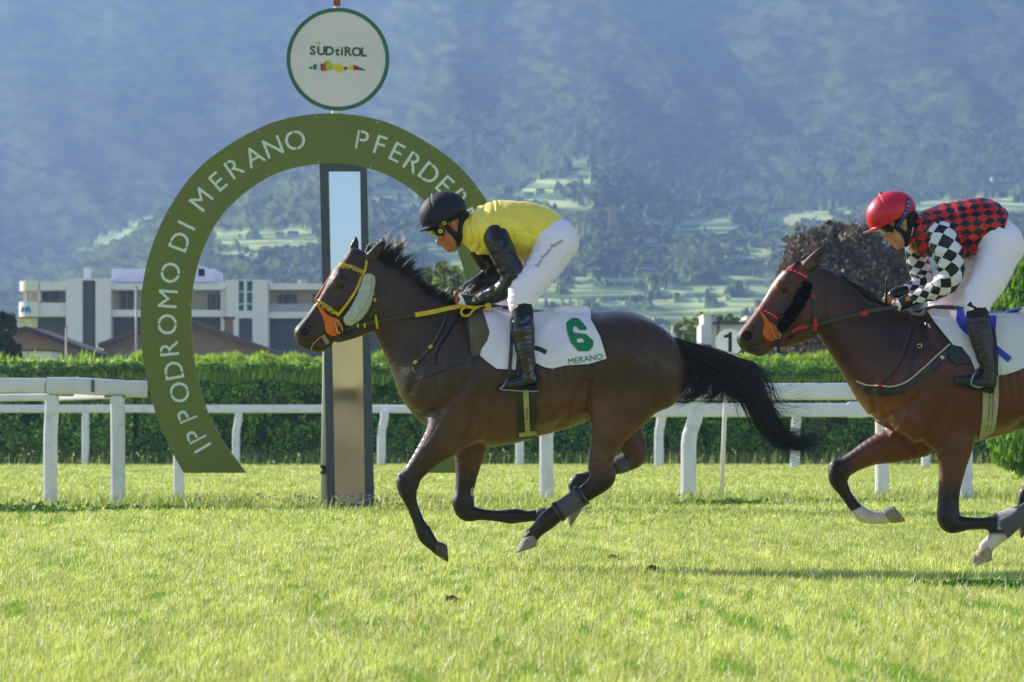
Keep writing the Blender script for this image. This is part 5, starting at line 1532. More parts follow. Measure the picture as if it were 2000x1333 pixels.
# reins
rn = tube3(H1, [(676, 646, -26), (700, 637, -34), (725, 632, -38), (737, 630, -42), (770, 624, -46), (812, 617, -48)], 2.6, m_dgr, h1, 'rein')
ribbon3(H1, [(812, 617, -49), (850, 610, -48), (880, 603, -42), (904, 599, -34)], [9, 8.5, 8], m_yel, rn, 'rein_grip', 2.2)
ribbon3(H1, [(735, 617, -43), (737, 631, -45), (739, 644, -43)], 4, m_yel, rn, 'rein_keeper', 2)
ribbon3(H1, [(902, 596, -38), (914, 601, -40), (926, 601, -42), (940, 597, -44), (948, 596, -46)], [7, 6, 8], m_yel, rn, 'rein_end', 2.2)
tube3(H1, [(912, 600, -44), (903, 606, -44), (902, 614, -44), (908, 619, -44), (918, 616, -44), (926, 606, -44), (938, 600, -44)], 2.6, m_yel, rn, 'rein_loop')
ribbon3(H1, [(952, 589, -48), (954, 598, -49), (953, 608, -48)], 11, m_yel, rn, 'rein_knot', 5, up=(1, 0, 0))
for q in (700, 713): ribbon3(H1, [(q, 633, -39), (q + 1, 641, -39)], 3.4, m_yel, rn, 'rein_keeper', 2, up=(1, 0, 0))
tube3(H1, [(676, 646, 26), (725, 632, 38), (812, 617, 46), (880, 603, 34), (902, 592, 14)], 2.6, m_dgr, h1, 'rein')
# breastplate
bp_ = strap(H1, f1_, [(782, 742, 11), (810, 738, 15), (850, 723, 16), (885, 711, 13), (915, 702, 11), (940, 693, 8), (966, 682, 6), (994, 671, 5)], 12, m_blk, h1, 'breastplate', off=2, both=True)
strap(H1, f1_, [(1040, 680), (1053, 684), (1066, 690)], 9, m_blk, bp_, 'girth_strap', off=6)
strap(H1, f1_, [(870, 612), (868, 628), (860, 648), (845, 674), (826, 697), (806, 714), (781, 736)], 4.6, m_dgr, bp_, 'neck_strap', off=2, both=True)
for q in [(842, 679), (812, 709)]: strap(H1, f1_, [(q[0] - 3, q[1] + 2), (q[0] + 3, q[1] - 3)], 6.5, m_yel, bp_, 'keeper', off=3.2)
strap(H1, f1_, [(897, 613), (884, 634), (872, 654), (858, 676), (851, 694), (849, 712)], 3.8, m_blk, bp_, 'martingale_strap', off=2.4)
tube3(H1, [(849, 700, -62), (848, 712, -64), (860, 714, -66), (874, 710, -70)], 1.2, m_steel, bp_, 'ring')
tube3(H1, [(808, 712, -52), (808, 724, -55), (816, 730, -58), (830, 731, -62)], 1.2, m_gold, bp_, 'ring')
# pad, saddle cloth, girth, saddle
m_pad = mat('brown_pad', rgb('#5d5442'), rough=.8, var=.3, vscale=9, bump=.5, bscale=60)
patch(H1, f1_, [(913, 612), (943, 606), (956, 640), (957, 655), (952, 670), (941, 694), (925, 698), (919, 688), (917, 650)], m_pad, h1, 'shoulder_pad', off=2.0, thick=3, both=True)
def wv1(x, y):
    return 3.2 * np.clip(np.sin((x * .8 + y * .9 - 1200) / 11.0), -.2, 1) * smooth01((x - 1050) / 20) * (1 - smooth01((x - 1120) / 25)) + 2.5 * (fbm(x / 24, y / 40, 3, 9)) + 1.6 * np.sin(x / 9 + y / 30) * smooth01((y - 650) / 60)
cloth1 = [(942, 604), (983, 599), (1010, 600), (1044, 612), (1075, 606), (1103, 598), (1148, 598), (1154, 605), (1153, 625), (1170, 659), (1183, 702), (1165, 708), (1148, 713), (1125, 714), (1102, 716), (1078, 722), (1062, 719), (1046, 711), (1042, 670), (1012, 668), (1007, 724), (970, 722), (954, 710), (938, 696), (941, 684), (952, 668), (957, 652), (950, 628)]
sc1 = patch(H1, f1_, cloth1, m_cloth, h1, 'saddle_cloth', off=4, step=4, thick=1.0, wave=wv1, both=True)
m_gr = mat('green_print', rgb('#1f7a4c'), rough=.7, var=.08, vscale=10)
c3 = lambda L_: [(900 + x / 4.4425, 560 + y / 4.4425) for x, y in L_]
six = c3([(910, 320), (962, 278), (1015, 280), (1062, 330), (1086, 366), (1080, 386), (1022, 386), (1002, 355), (974, 352), (966, 392), (976, 408), (1078, 420), (1143, 480), (1138, 532), (1100, 570), (1012, 568), (950, 500), (1000, 470), (1004, 490), (1022, 498), (1062, 490), (1064, 474), (1046, 456), (1004, 462), (998, 470), (948, 498), (918, 400)])
def zcl(x, y): return f1_.flat_surf(x, y) - 4 - wv1(x, y) - 1.0
pt = patch(H1, f1_, six, m_gr, sc1, 'number', off=6.0, step=2.5, thick=.4, wave=wv1)
text_on(H1, f1_, 'MERANO', 1142, 703, 16.5, 9, m_gr, sc1, 'race_name', off=1.2, bold=0, zfun=zcl)
gir = patch(H1, f1_, [(1006, 690), (1046, 690), (1048, 770), (1047, 856), (1012, 858), (1010, 780)], m_blk, h1, 'girth', off=3, step=4, thick=1.5, both=True)
m_bei = mat('beige_elastic', rgb('#a79f6c'), rough=.8, var=.1, vscale=20)
patch(H1, f1_, [(1020, 740), (1031, 740), (1033, 800), (1035, 846), (1026, 847), (1023, 800)], m_bei, gir, 'elastic', off=5.2, step=3, thick=.6)
patch(H1, f1_, [(1013, 846), (1047, 842), (1047, 850), (1014, 855)], m_bei, gir, 'end_tab', off=5.4, step=3, thick=1)
text_on(H1, f1_, 'BAL.JOC', 1029, 809, 6.4, 91, m_blk, gir, 'maker_mark', off=6.6, bold=.05)
fs_ = Field(970, 575, -70, 1120, 660, 70, 1.8)
fs_.chain([(985, 606, 9, 0, 3.2), (1010, 612, 9, 0, 3.6), (1045, 620, 8, 0, 4.2), (1075, 612, 6, 0, 5), (1098, 602, 3.5, 0, 7)], k=1)
H1.body(fs_, 'saddle', mat('navy_saddle', rgb('#3c4a72'), rough=.45, spec=.4), h1)
fs_ = Field(970, 575, -70, 1120, 660, 70, 1.8)
fs_.chain([(1050, 616, 6, 0, 5), (1075, 608, 5, 0, 5.4), (1094, 600, 3.5, 0, 6)], k=1)
H1.body(fs_, 'cantle_cover', m_cloth, h1)
# stirrups
for z in (-1, 1):
    ribbon3(H1, [(1000, 626, z * 84), (999, 670, z * 104), (996, 720, z * 108), (992, 742, z * 108)], [7, 7, 6], m_blk, h1, 'stirrup_leather', 2, up=(1, 0, 0))
    st_ = tube3(H1, [(992, 740, z * 108), (984, 755, z * 120), (978, 762, z * 122), (1000, 764, z * 122), (1044, 766, z * 116), (1052, 764, z * 92), (1000, 764, z * 90), (980, 762, z * 96), (992, 741, z * 106)], 1.7, m_steel, h1, 'stirrup')
settle(h1)
# ================================================================ RIDERS
m_skin = mat('skin', rgb('#b06a4a'), rough=.5, spec=.4, var=.10, vscale=25, bump=.08, bscale=300)
m_skin2 = mat('pale_skin', rgb('#b98263'), rough=.5, spec=.4, var=.08, vscale=25, bump=.08, bscale=300)
m_bree = mat('white_breeches', rgb('#ece0ee'), rough=.75, spec=.25, var=.03, vscale=5, bump=.35, bscale=16, bstretch=(1.2, 1, 3.5))
m_patent = mat('patent_leather', rgb('#131318'), rough=.2, spec=.55, bump=.22, bscale=14, bstretch=(1.6, 1, 1), coat=.2)
m_dullboot = mat('worn_leather', rgb('#201e1c'), rough=.35, spec=.5, var=.3, vscale=10, bump=.35, bscale=22, bstretch=(.7, .7, 2))
m_cord = mat('black_webbing', rgb('#17191b'), rough=.6, bump=.2, bscale=200)

def wrinkle(V, amp, sc, seed, st=(1, 1)):
    n = fbm(V[:, 0] / (sc * st[0]) + V[:, 2] / (sc * 2), V[:, 1] / (sc * st[1]), 3, seed) - .5
    return n * amp
def folds(V, amp, dirx, diry, per, seed):
    ph = (V[:, 0] * dirx + V[:, 1] * diry) / per + 3.0 * fbm(V[:, 0] / 45, V[:, 1] / 45, 2, seed) + V[:, 2] / 60
    m = np.clip(fbm(V[:, 0] / 30 + 9, V[:, 1] / 30, 2, seed + 4) * 2 - .6, 0, 1)
    return np.sin(ph * 6.283) * amp * m
def cloth_v(c, lst, seed, amp=1.6, sc=16):
    """push cloth vertices away from the limb axis with soft wrinkles and directional folds"""
    c = np.array(c, float)
    def g(V):
        d2 = ((V[:, None, :2] - c[None, :, :2]) ** 2).sum(2) + (V[:, None, 2] - c[None, :, 2]) ** 2
        j = d2.argmin(1); r = V - c[j]; r /= np.linalg.norm(r, axis=1)[:, None] + 1e-6
        a = wrinkle(V, amp * 2, sc, seed)
        for (am, dx, dy, per, sd) in lst: a = a + folds(V, am, dx, dy, per, sd)
        return V + r * a[:, None]
    return g
def axis_pts(*chains):
    out = []
    for ch in chains:
        P_ = np.array([list(p) + [0] * (4 - len(p)) if len(p) < 4 else list(p[:4]) for p in ch], float)
        C = crom(P_, 5) if len(P_) > 1 else P_
        out += [(q[0], q[1], q[3]) for q in C]
    return out
def fist(f, x, y, z, s=1.0, ang=0, zs=1):
    """a closed hand: palm and five bent fingers round the rein; fingers stacked top to bottom, knuckles to the left"""
    c, n = math.cos(R(ang)), math.sin(R(ang))
    def T(u, v, w): return (x + (u * c - v * n) * s, y + (u * n + v * c) * s, z + w * s * zs)
    def ch(L_, k): f.chain([(*T(a, b, w)[:2], r * s, T(a, b, w)[2], 1) for a, b, w, r in L_], k=k, sub=3)
    ch([(10, 1, -1, 6.5), (3, 0, -2, 7.5), (-2, 0, -2, 7.0)], 3)
    ch([(8, 5, 0, 5.5), (0, 5, 0, 6)], 3)
    for i, (yy, ln) in enumerate([(-5.6, 9.0), (-1.7, 10.2), (2.3, 9.6), (6.0, 7.8)]):
        ch([(-1, yy, -4.5, 2.6), (-ln + 1, yy + .4, -5.4, 2.5), (-ln - 1.5, yy + .9, -1.0, 2.3), (-ln + 2.0, yy + 1.3, 3.2, 2.2), (0, yy + 1.2, 4.0, 2.0)], .6)
    ch([(6, -6.5, -4, 2.9), (0, -9.6, -2.5, 2.6), (-5, -9.4, 1, 2.2)], .8)

def jockey(sp, root, S, skin, pref=''):
    h = 1.5
    x0, y0, x1, y1 = S['box']
    # continuous body (skin) -------------------------------------------------
    fb = Field(x0, y0, -130, x1, y1, 130, h)
    g = -2.0
    fb.chain(S['torso'], k=8, grow=g - 5)
    for a in S['legs']: fb.chain(a, k=8, grow=g - 7)
    for a in S['feet']: fb.chain(a, k=4, grow=g)
    for a in S['arms']: fb.chain(a, k=6, grow=g - .5)
    fb.chain(S['neck'], k=6)
    hx, hy = S['head']                                   # reference point: centre of the face side, local frame below
    def hb(u, v, rx, ry, rz, ang=0, z=0, k=5, cut=False): fb.ball(hx + u, hy + v, z, rx, ry, rz, ang=ang, k=k, cut=cut)
    hb(7, -30, 35, 29, 26, -25)                          # skull (under the helmet)
    hb(2, 0, 20, 17, 22, 40)                             # mid face
    hb(12, 12, 17, 14, 20, 40)                           # cheeks and jaw
    hb(17, 20, 14, 10, 15, -38, k=4)                     # jaw line
    hb(8, 29, 6.5, 5.5, 7.5, -30, k=4)                   # chin
    fb.chain([(hx - 10, hy + 2, 5), (hx - 13, hy + 9, 4.8), (hx - 15.5, hy + 13.5, 4.4)], k=5)   # nose bridge
    hb(-16.2, 15, 3.8, 3.4, 4.4, 30, k=3)              # nose tip
    for z in (-1, 1): hb(-12, 16.5, 4, 3, 2.6, 30, z=z * 4, k=3)   # nostril wings
    hb(-5, 19.5, 7.5, 4.6, 9, 40, k=4)                     # upper lip
    hb(0, 24, 7, 4.6, 8.5, 40, k=4)             # lower lip
    fb.carve([(hx - 10, hy + 24.5), (hx - 4, hy + 22), (hx + 4, hy + 19)], 1.5, .9)      # mouth
    for z in (-1, 1):
        hb(-6, 0, 6, 4, 4, 30, z=z * 17, k=3, cut=True)  # eye hollow
        fb.ball(hx + S['ear'][0], hy + S['ear'][1], z * 28, 4.6, 7.5, 3.5, ang=-15, k=2)
        fb.ball(hx + S['ear'][0] + .6, hy + S['ear'][1], z * 32, 2.2, 4.6, 2.4, ang=-15, k=1, cut=True)
    for (q, s_, a_, zs) in S['hands']: fist(fb, *q, s=s_, ang=a_, zs=zs)
    sp.body(fb, 'body', skin, root)
    # helmet ------------------------------------------------------------------
    hc = S['helmet']
    fh = Field(hc['c'][0] - 66, hc['c'][1] - 58, -58, hc['c'][0] + 66, hc['c'][1] + 60, 58, 1.4)
    cxx, cyy = hc['c']; a = hc['ang']
    fh.ball(cxx, cyy, 0, hc['r'][0], hc['r'][1], hc['r'][2], ang=a, k=1)
    ca_, sa_ = math.cos(R(a)), math.sin(R(a))
    X = np.arange(fh.n[0])[:, None, None] * fh.h + fh.o[0] - cxx; Y_ = np.arange(fh.n[1])[None, :, None] * fh.h + fh.o[1] - cyy
    v = (-X * sa_ + Y_ * ca_) - hc['cut']
    u = X * ca_ + Y_ * sa_
    fh.F = np.maximum(fh.F, (v - np.clip(-u - 20, 0, 99) * .10).astype(np.float32) + 0 * fh.F)
    # hollow
    fh.ball(cxx + 4 * sa_, cyy + 5 * ca_, 0, hc['r'][0] - 6, hc['r'][1] - 5, hc['r'][2] - 5, ang=a, k=1, cut=True)
    pk = hc['peak']; fh.ball(pk[0], pk[1], 0, pk[2], 2.4, 27, ang=pk[3], k=3)
    fh.ball(hc['knob'][0], hc['knob'][1], 0, 5, 3.2, 5, ang=-40, k=3)
    for w_ in hc['seams']: fh.carve(w_, 1.5, .9)
    he = sp.body(fh, 'helmet', S['m_helmet'], root)
    # harness, goggles ----------------------------------------------------------
    for w_, wd in S['harness']: strap(sp, fb, w_, wd, m_cord, he, 'chin_harness', off=.8, thick=2.2, both=True)
    fn_ = Field(x0, y0, -45, x1, y0 + 150, 45, 1.5)
    fn_.chain(S['guard'], k=1)
    sp.body(fn_, 'neck_guard', m_cord, he)
    gx_, gy_, ga = S['goggle']
    fg = Field(gx_ - 26, gy_ - 26, -34, gx_ + 26, gy_ + 26, 34, 1.2)
    fg.ball(gx_, gy_, 0, 15, 8.5, 27, ang=ga, k=1)
    go = sp.body(fg, 'goggles', m_cord, root)
    fg = Field(gx_ - 30, gy_ - 26, -34, gx_ + 26, gy_ + 26, 34, 1.2)
    dx_, dy_ = math.cos(R(ga)), math.sin(R(ga))
    fg.ball(gx_ - dx_ * 6 - 2, gy_ - dy_ * 2 + 4, 0, 10.5, 6.2, 24, ang=ga, k=1)
    sp.body(fg, 'lens', S['m_lens'], go)
    # garments ------------------------------------------------------------------
    fj = Field(x0, y0, -100, x1, y1 - 60, 100, 1.7)
    fj.chain(S['torso'], k=1, grow=2.2)
    if 'collar' in S: fj.chain(S['collar'], k=5)
    for cv in S.get('jcarve', []): fj.carve(*cv)
    lim = S['waist']                                      # (px,py, dirx,diry): cut the jersey at the waist
    X = np.arange(fj.n[0])[:, None, None] * fj.h + fj.o[0]; Y_ = np.arange(fj.n[1])[None, :, None] * fj.h + fj.o[1]
    fj.F = np.maximum(fj.F, ((X - lim[0]) * lim[2] + (Y_ - lim[1]) * lim[3]).astype(np.float32) + 0 * fj.F)
    jer = sp.body(fj, 'jersey', S['m_jersey'], root, attrs=S.get('jattr'), vfun=cloth_v(axis_pts(S['torso']), S['jfold'], 5, 1.6, 18))
    for i, a_ in enumerate(S['arms']):
        zc = np.mean([p[3] for p in a_])
        fa = Field(x0, y0, -110 if zc < 0 else -10, x1, y1 - 60, 10 if zc < 0 else 110, 1.5)
        fa.chain(a_, k=1, grow=1.5)
        sp.body(fa, 'sleeve', S['m_sleeve'], jer, attrs=S.get('sattr', [None, None])[i], vfun=cloth_v(axis_pts(a_), S['sfold'][i], 8 + i, 1.3, 20))
    fl = Field(x0, y0, -125, x1, y1, 125, 1.7)
    fl.chain(S['seat'], k=8, grow=1)
    for a_ in S['breech']: fl.chain(a_, k=10, grow=1.2)
    fl.ball(*S['seatball'][:2], 0, *S['seatball'][2:5], ang=S['seatball'][5], k=14)
    for cv in S.get('bcarve', []): fl.carve(*cv)
    sp.body(fl, 'breeches', m_bree, root, vfun=cloth_v(axis_pts(S['seat'], *S['breech']), S['bfold'], 15, 1.3, 20))
    for i, b_ in enumerate(S['boots']):
        zc = b_[0][3]
        fo = Field(x0, y1 - 210, zc - 60, x1, y1 + 6, zc + 60, 1.5)
        fo.chain(b_, k=1, grow=1.0)
        for q in S['feet'][i:i + 1]: fo.chain(q, k=5, grow=1.5)
        bt = sp.body(fo, 'boot', S['m_boot'], root, vfun=cloth_v(axis_pts(b_), [(.9, .25, 1, 15, 31)], 22, .8, 14))
        so = S['sock'][i]
        fo = Field(x0, y1 - 240, zc - 60, x1, y1, zc + 60, 1.5)
        fo.chain(so, k=1, grow=1.2)
        sp.body(fo, 'sock', m_cord, root)
        sl_ = S['sole'][i]
        fo = Field(x0 - 20, y1 - 60, zc - 50, x1, y1 + 12, zc + 50, 1.3)
        fo.chain(sl_, k=1)
        sp.body(fo, 'sole', S.get('m_sole', m_cord), bt)
    return fb, he, jer, go

R1 = H1
r1 = thing('person', 'jockey in yellow silks with black sleeves and dark helmet crouching on the dark leading horse', 'person', P(1040, 610, 25.0))
m_hel1 = mat('dark_helmet_cloth', rgb('#1c1d2b'), rough=.62, spec=.3, var=.08, vscale=30, bump=.15, bscale=260)
m_yj = mat('yellow_satin', rgb('#efd650'), rough=.33, spec=.5, var=.06, vscale=9, bump=.35, bscale=14)
m_bs = mat('black_satin', rgb('#17171c'), rough=.28, spec=.5, var=.1, vscale=9, bump=.3, bscale=14)
m_lens1 = mat('yellow_lens', rgb('#8f9a1e'), rough=.15, spec=.6, trans=.1)
armN = [(958, 450, 14, -36), (966, 460, 22, -47), (975, 480, 25, -55), (988, 510, 22.5, -60), (1003, 543, 22.5, -62), (985, 566, 18.5, -54), (958, 581, 14.5, -44), (930, 590, 11.5, -34), (922, 591, 11, -32)]
armF = [(930, 468, 20, 44), (940, 494, 20, 52), (958, 522, 19, 55), (955, 540, 18.5, 50), (930, 556, 15, 38), (908, 571, 11.5, 26)]
S1 = dict(box=(800, 360, 1150, 790), head=(871, 459), ear=(15, -21),
    torso=[(934, 462, 26, 0, 1.4), (950, 450, 45, 0, 1.28), (985, 447, 53, 0, 1.12), (1020, 449, 53, 0, 1.05), (1052, 452, 48, 0, 1.05), (1078, 464, 38, 0, 1.25), (1092, 474, 32, 0, 1.4)],
    neck=[(888, 448, 19, 0, 1), (905, 452, 19, 0, 1.05), (930, 455, 24, 0, 1.1)],
    collar=[(914, 442, 24, 0, 1.05), (922, 452, 28, 0, 1.2), (936, 462, 32, 0, 1.3)],
    arms=[armN, armF],
    legs=[[(1084, 480, 38, -26), (1052, 532, 33, -58), (1016, 578, 26, -80), (1020, 620, 20, -92), (1026, 690, 15, -104), (1033, 736, 11, -106)], [(1070, 484, 36, 26), (1020, 530, 30, 50), (968, 582, 26, 74), (986, 630, 20, 92), (1000, 690, 15, 104), (1008, 736, 11, 106)]],
    feet=[[(1038, 744, 11, -106), (1015, 749, 11, -106), (992, 754, 8.5, -108)], [(1012, 744, 11, 106), (990, 750, 11, 106), (966, 756, 8, 108)]],
    hands=[((902, 588, -27), 1.0, 0, 1), ((898, 576, 16), .95, 8, -1)],
    helmet=dict(c=(865, 417), r=(48.5, 41.5, 39), ang=-29, cut=17, peak=(838, 446.5, 21, -17), knob=(845, 380), seams=[[(841, 380), (843, 400), (850, 418)], [(874, 378), (884, 395), (893, 420)]]),
    harness=[([(868, 438), (878, 450), (888, 459), (895, 470)], 10), ([(905, 420), (907, 436), (904, 452), (896, 468)], 17), ([(893, 462), (895, 474), (897, 482)], 8), ([(868, 436), (884, 427), (905, 421)], 11)],
    guard=[(903, 424, 15, 0, 1.75), (903, 440, 13, 0, 1.95), (899, 458, 9, 0, 2.5), (896, 470, 5, 0, 3.4)],
    goggle=(853, 452, 28), m_helmet=m_hel1, m_lens=m_lens1, m_jersey=m_yj, m_sleeve=m_bs,
    waist=(1089, 440, .92, .40), jcarve=[([(914, 416), (917, 446), (926, 478)], 3.2, 2.6), ([(930, 408), (928, 446), (940, 484)], 3.2, 3.0), ([(947, 402), (943, 430)], 3, 2.4), ([(998, 455), (1006, 484)], 4, 2.0), ([(1028, 440), (1034, 470), (1030, 494)], 5, 1.8), ([(1060, 440), (1056, 470)], 4, 1.6), ([(1020, 430), (1070, 436)], 5, 1.0)],
    bcarve=[([(1112, 492), (1092, 526), (1066, 556), (1040, 590)], 1.8, 1.3), ([(1000, 596), (1020, 600), (1042, 598)], 2, 1.5), ([(1085, 440), (1096, 470), (1112, 492)], 3, 1.4)],
    jfold=[(1.7, .9, .5, 26, 3), (1.2, -.5, 1, 34, 7)],
    sfold=[[(1.8, .5, 1, 21, 3), (.8, 1, .2, 17, 9)], [(1.1, .5, 1, 20, 5)]],
    seat=[(1062, 462, 40, 0, 1.25), (1084, 468, 40, 0, 1.35), (1094, 478, 34, 0, 1.5)], seatball=(1086, 474, 39, 42, 48, 40),
    breech=[[(1086, 478, 40, -26), (1068, 512, 35, -44), (1048, 542, 31, -62), (1021, 577, 29, -78), (1017, 600, 22.5, -88)], [(1074, 484, 36, 26), (1022, 530, 30, 50), (972, 580, 27, 74), (978, 606, 22, 84)]],
    bfold=[(.9, .6, -.9, 22, 2), (.6, .9, .2, 12, 6)],
    boots=[[(1020, 628, 21.5, -94), (1021, 650, 22.5, -100), (1025, 680, 18.5, -104), (1029, 712, 14.5, -106), (1034, 736, 13.5, -106)], [(986, 632, 20, 94), (992, 660, 20, 100), (1000, 700, 15, 104), (1006, 736, 13, 106)]],
    sock=[[(1018, 594, 20.5, -88), (1020, 616, 20, -93), (1021, 640, 20, -97)], [(976, 600, 20, 84), (982, 620, 19, 90), (988, 642, 18, 96)]],
    sole=[[(1044, 757, 5, -106, 2), (1015, 760, 4, -106, 2.6), (984, 763, 3.6, -108, 2.4), (973, 764, 2, -108, 3)], [(1016, 756, 5, 106, 2), (985, 760, 4, 106, 2.6), (952, 764, 2.6, 108, 2.4)]],
    m_boot=m_patent)
fbR1, he1, jer1, go1 = jockey(R1, r1, S1, m_skin)
# goggle disc and ring, glove, cuff, collar details
def discz(sp, x, y, z, r, m, parent, name, t=1.2): return ball_mesh(sp, (x, y, z), r, r, t, 0, m, parent, name, 14)
m_lime = mat('lime_rubber', rgb('#b3bf2c'), rough=.45)
zg = -30
discz(R1, 861, 453.5, -28, 7.5, m_cord, go1, 'strap_hinge', 4); discz(R1, 861, 453.5, -32, 4.6, m_lime, go1, 'hinge_disc'); discz(R1, 861, 453.5, -33.3, 2.4, mat('lime_dark', rgb('#7d8a20'), rough=.5), go1, 'hinge_disc', .6)
tube3(R1, [(865, 437, -37), (869, 435, -38), (872, 438, -38), (869, 441, -38), (865, 438.5, -37)], .9, m_lime, he1, 'helmet_badge')
fgl = Field(882, 566, -50, 934, 612, 0, 1.2)
fgl.chain([(925, 590, 12.5, -32), (912, 589, 12, -29), (904, 588, 11.5, -28)], k=2, grow=.6)
gl = R1.body(fgl, 'glove', m_bs, r1)
patch(R1, fgl, [(896, 577), (903, 579), (911, 598), (893, 598), (899, 586)], m_cloth, gl, 'glove_patch', off=.8, step=2)
patch(R1, fgl, [(922, 583), (931, 580), (931, 590), (923, 592)], m_gold, gl, 'watch', off=1.6, step=2)
tube3(R1, [(937, 576, -40), (935, 584, -50), (938, 594, -48)], 1.3, mat('tan_cord', rgb('#b58a78'), rough=.6), gl, 'wrist_band')
patch(R1, fbR1, [(920, 404), (934, 398), (950, 396), (964, 395.5), (958, 399), (940, 402), (926, 408)], m_bs, jer1, 'shoulder_yoke', off=5, step=3)
patch(R1, fbR1, [(916, 470), (926, 474), (936, 482), (944, 496), (962, 506), (952, 508), (938, 500), (926, 488)], m_bs, jer1, 'chest_panel', off=6, step=3)
patch(R1, fbR1, [(1006, 499), (1024, 496), (1046, 488), (1060, 480), (1064, 486), (1046, 496), (1026, 503), (1008, 505)], m_bs, jer1, 'dark_hem', off=6, step=3)
# lettering down the thigh
flt = Field(980, 440, -125, 1150, 640, 0, 1.7)
for a_ in S1['breech'][:1]: flt.chain(a_, k=10, grow=1.2)
flt.chain(S1['seat'], k=8, grow=1)
m_gp = mat('green_letters', rgb('#2f5a34'), rough=.7)
def curve_text(sp, fld, s_, path, size, m, parent, name, off):
    C = crom(path, 20); L_ = np.r_[0, np.cumsum(np.hypot(*np.diff(C, axis=0).T))]
    V2, F2 = text_pts(s_, size); V2[:, 1] -= size * .3
    u = V2[:, 0] / V2[:, 0].max() * L_[-1]
    bx_ = np.interp(u, L_, C[:, 0]); by_ = np.interp(u, L_, C[:, 1]); j = np.clip(np.searchsorted(L_, u), 1, len(C) - 1)
    d = C[j] - C[j - 1]; d /= np.linalg.norm(d, axis=1)[:, None]
    x = bx_ + d[:, 1] * V2[:, 1]; y = by_ - d[:, 0] * V2[:, 1]
    z = fld.flat_surf(x, y) - off
    return mesh(name, sp.w(np.stack([x, y, z], 1)), F2, m, parent)
curve_text(R1, flt, 'Gran Premio Merano', [(1047, 525), (1062, 504), (1078, 486), (1098, 472)], 10.5, m_gp, r1.children[[c.name.split('.')[0] for c in r1.children].index('breeches')], 'race_lettering', 3.2)
settle(r1)
# ================================================================ SECOND HORSE (bay)
H2 = Space(25.7)
h2 = thing('racehorse', 'reddish bay racehorse with red browband and white socks following at the right', 'horse', P(1930, 1106, 25.7))
f2_ = Field(1428, 470, -112, 2250, 1112, 112, 2.5)
f = f2_
g_ = Shift(f, 890, 2)
trunk(g_)
f.chain([(1598, 562, 44, 0, .46), (1628, 598, 54, 0, .46), (1664, 638, 62, 0, .5), (1710, 674, 78, 0, .54), (1752, 704, 94, 0, .58)], k=22)
f.chain([(1606, 610, 24, 0, .9), (1640, 660, 28, 0, .85), (1676, 712, 36, 0, .9), (1706, 745, 42, 0, .95)], k=16)
f.chain([(1578, 548, 34, 0, .62), (1562, 578, 54, 0, .50), (1547, 603, 54, 0, .48), (1527, 619, 45, 0, .50), (1503, 639, 38, 0, .52), (1482, 655, 31, 0, .60), (1468, 664, 27, 0, .66)], k=10)
f.ball(1460, 660, 0, 20, 20, 20, k=8)
f.chain([(1500, 678, 11, 0, 1.2), (1484, 686, 11, 0, 1.25), (1470, 680, 10, 0, 1.2)], k=6)
f.chain([(1566, 520, 14, 0, .9), (1528, 550, 11, 0, 1.2), (1493, 600, 8, 0, 1.3), (1464, 640, 8, 0, 1.2)], k=12)
f.chain([(1578, 652, 12, -10, 1.0), (1552, 664, 10, -10, 1.0), (1524, 672, 9, -7, 1)], k=10)
f.chain([(1578, 652, 12, 10, 1.0), (1552, 664, 10, 10, 1.0), (1524, 672, 9, 7, 1)], k=10)
for z in (-1, 1):
    f.ball(1576, 610, z * 17, 36, 40, 13, k=12)
    f.chain([(1556, 592, 6, z * 24), (1524, 610, 4, z * 21), (1502, 622, 3, z * 18)], k=14)
    f.ball(1531, 560, z * 23, 17, 10, 7, ang=25, k=12)
    f.ball(1532, 569, z * 31, 8, 5.5, 4.5, ang=20, k=4, cut=True)
    f.ball(1459, 659, z * 14, 16, 15, 10, k=5)
f.carve([(1452, 682), (1468, 676), (1486, 672), (1500, 664)], 2.6, 3.0)
f.chain([(1578, 522, 15, -12, .75), (1590, 508, 13, -14, .6), (1602, 492, 7.5, -15, .6), (1612, 479, 1.8, -16, .7)], k=5)
f.chain([(1566, 522, 13, 12, .75), (1576, 508, 11, 14, .6), (1592, 496, 6.5, 15, .6), (1600, 488, 1.8, 16, .7)], k=5)
f.ball(1597, 504, -22, 4.4, 14, 6, ang=36, k=2, cut=True)
for z in (-1, 1): f.ball(1459, 657, z * 25, 10, 9, 14, ang=-25, k=2, cut=True)
# near fore (folded, vertical)
f.chain([(1836, 812, 56, -42, .62), (1856, 858, 42, -46, .62), (1856, 905, 28, -48, .72), (1850, 950, 22, -48, .8), (1847, 985, 21, -48, .85), (1849, 1013, 22.5, -48, .88), (1858, 1022, 19, -48, .88), (1888, 1022, 12.5, -48, .88), (1924, 1021, 12, -48, .9), (1948, 1014, 15, -48, .9), (1968, 1006, 13, -48, 1), (1986, 1001, 13, -48, 1)], k=14)
f.ball(1843, 1005, -48, 15, 18, 16, k=8)
f.carve([(1870, 880), (1858, 940), (1854, 980)], 5, 2, z=-75, zw=20)
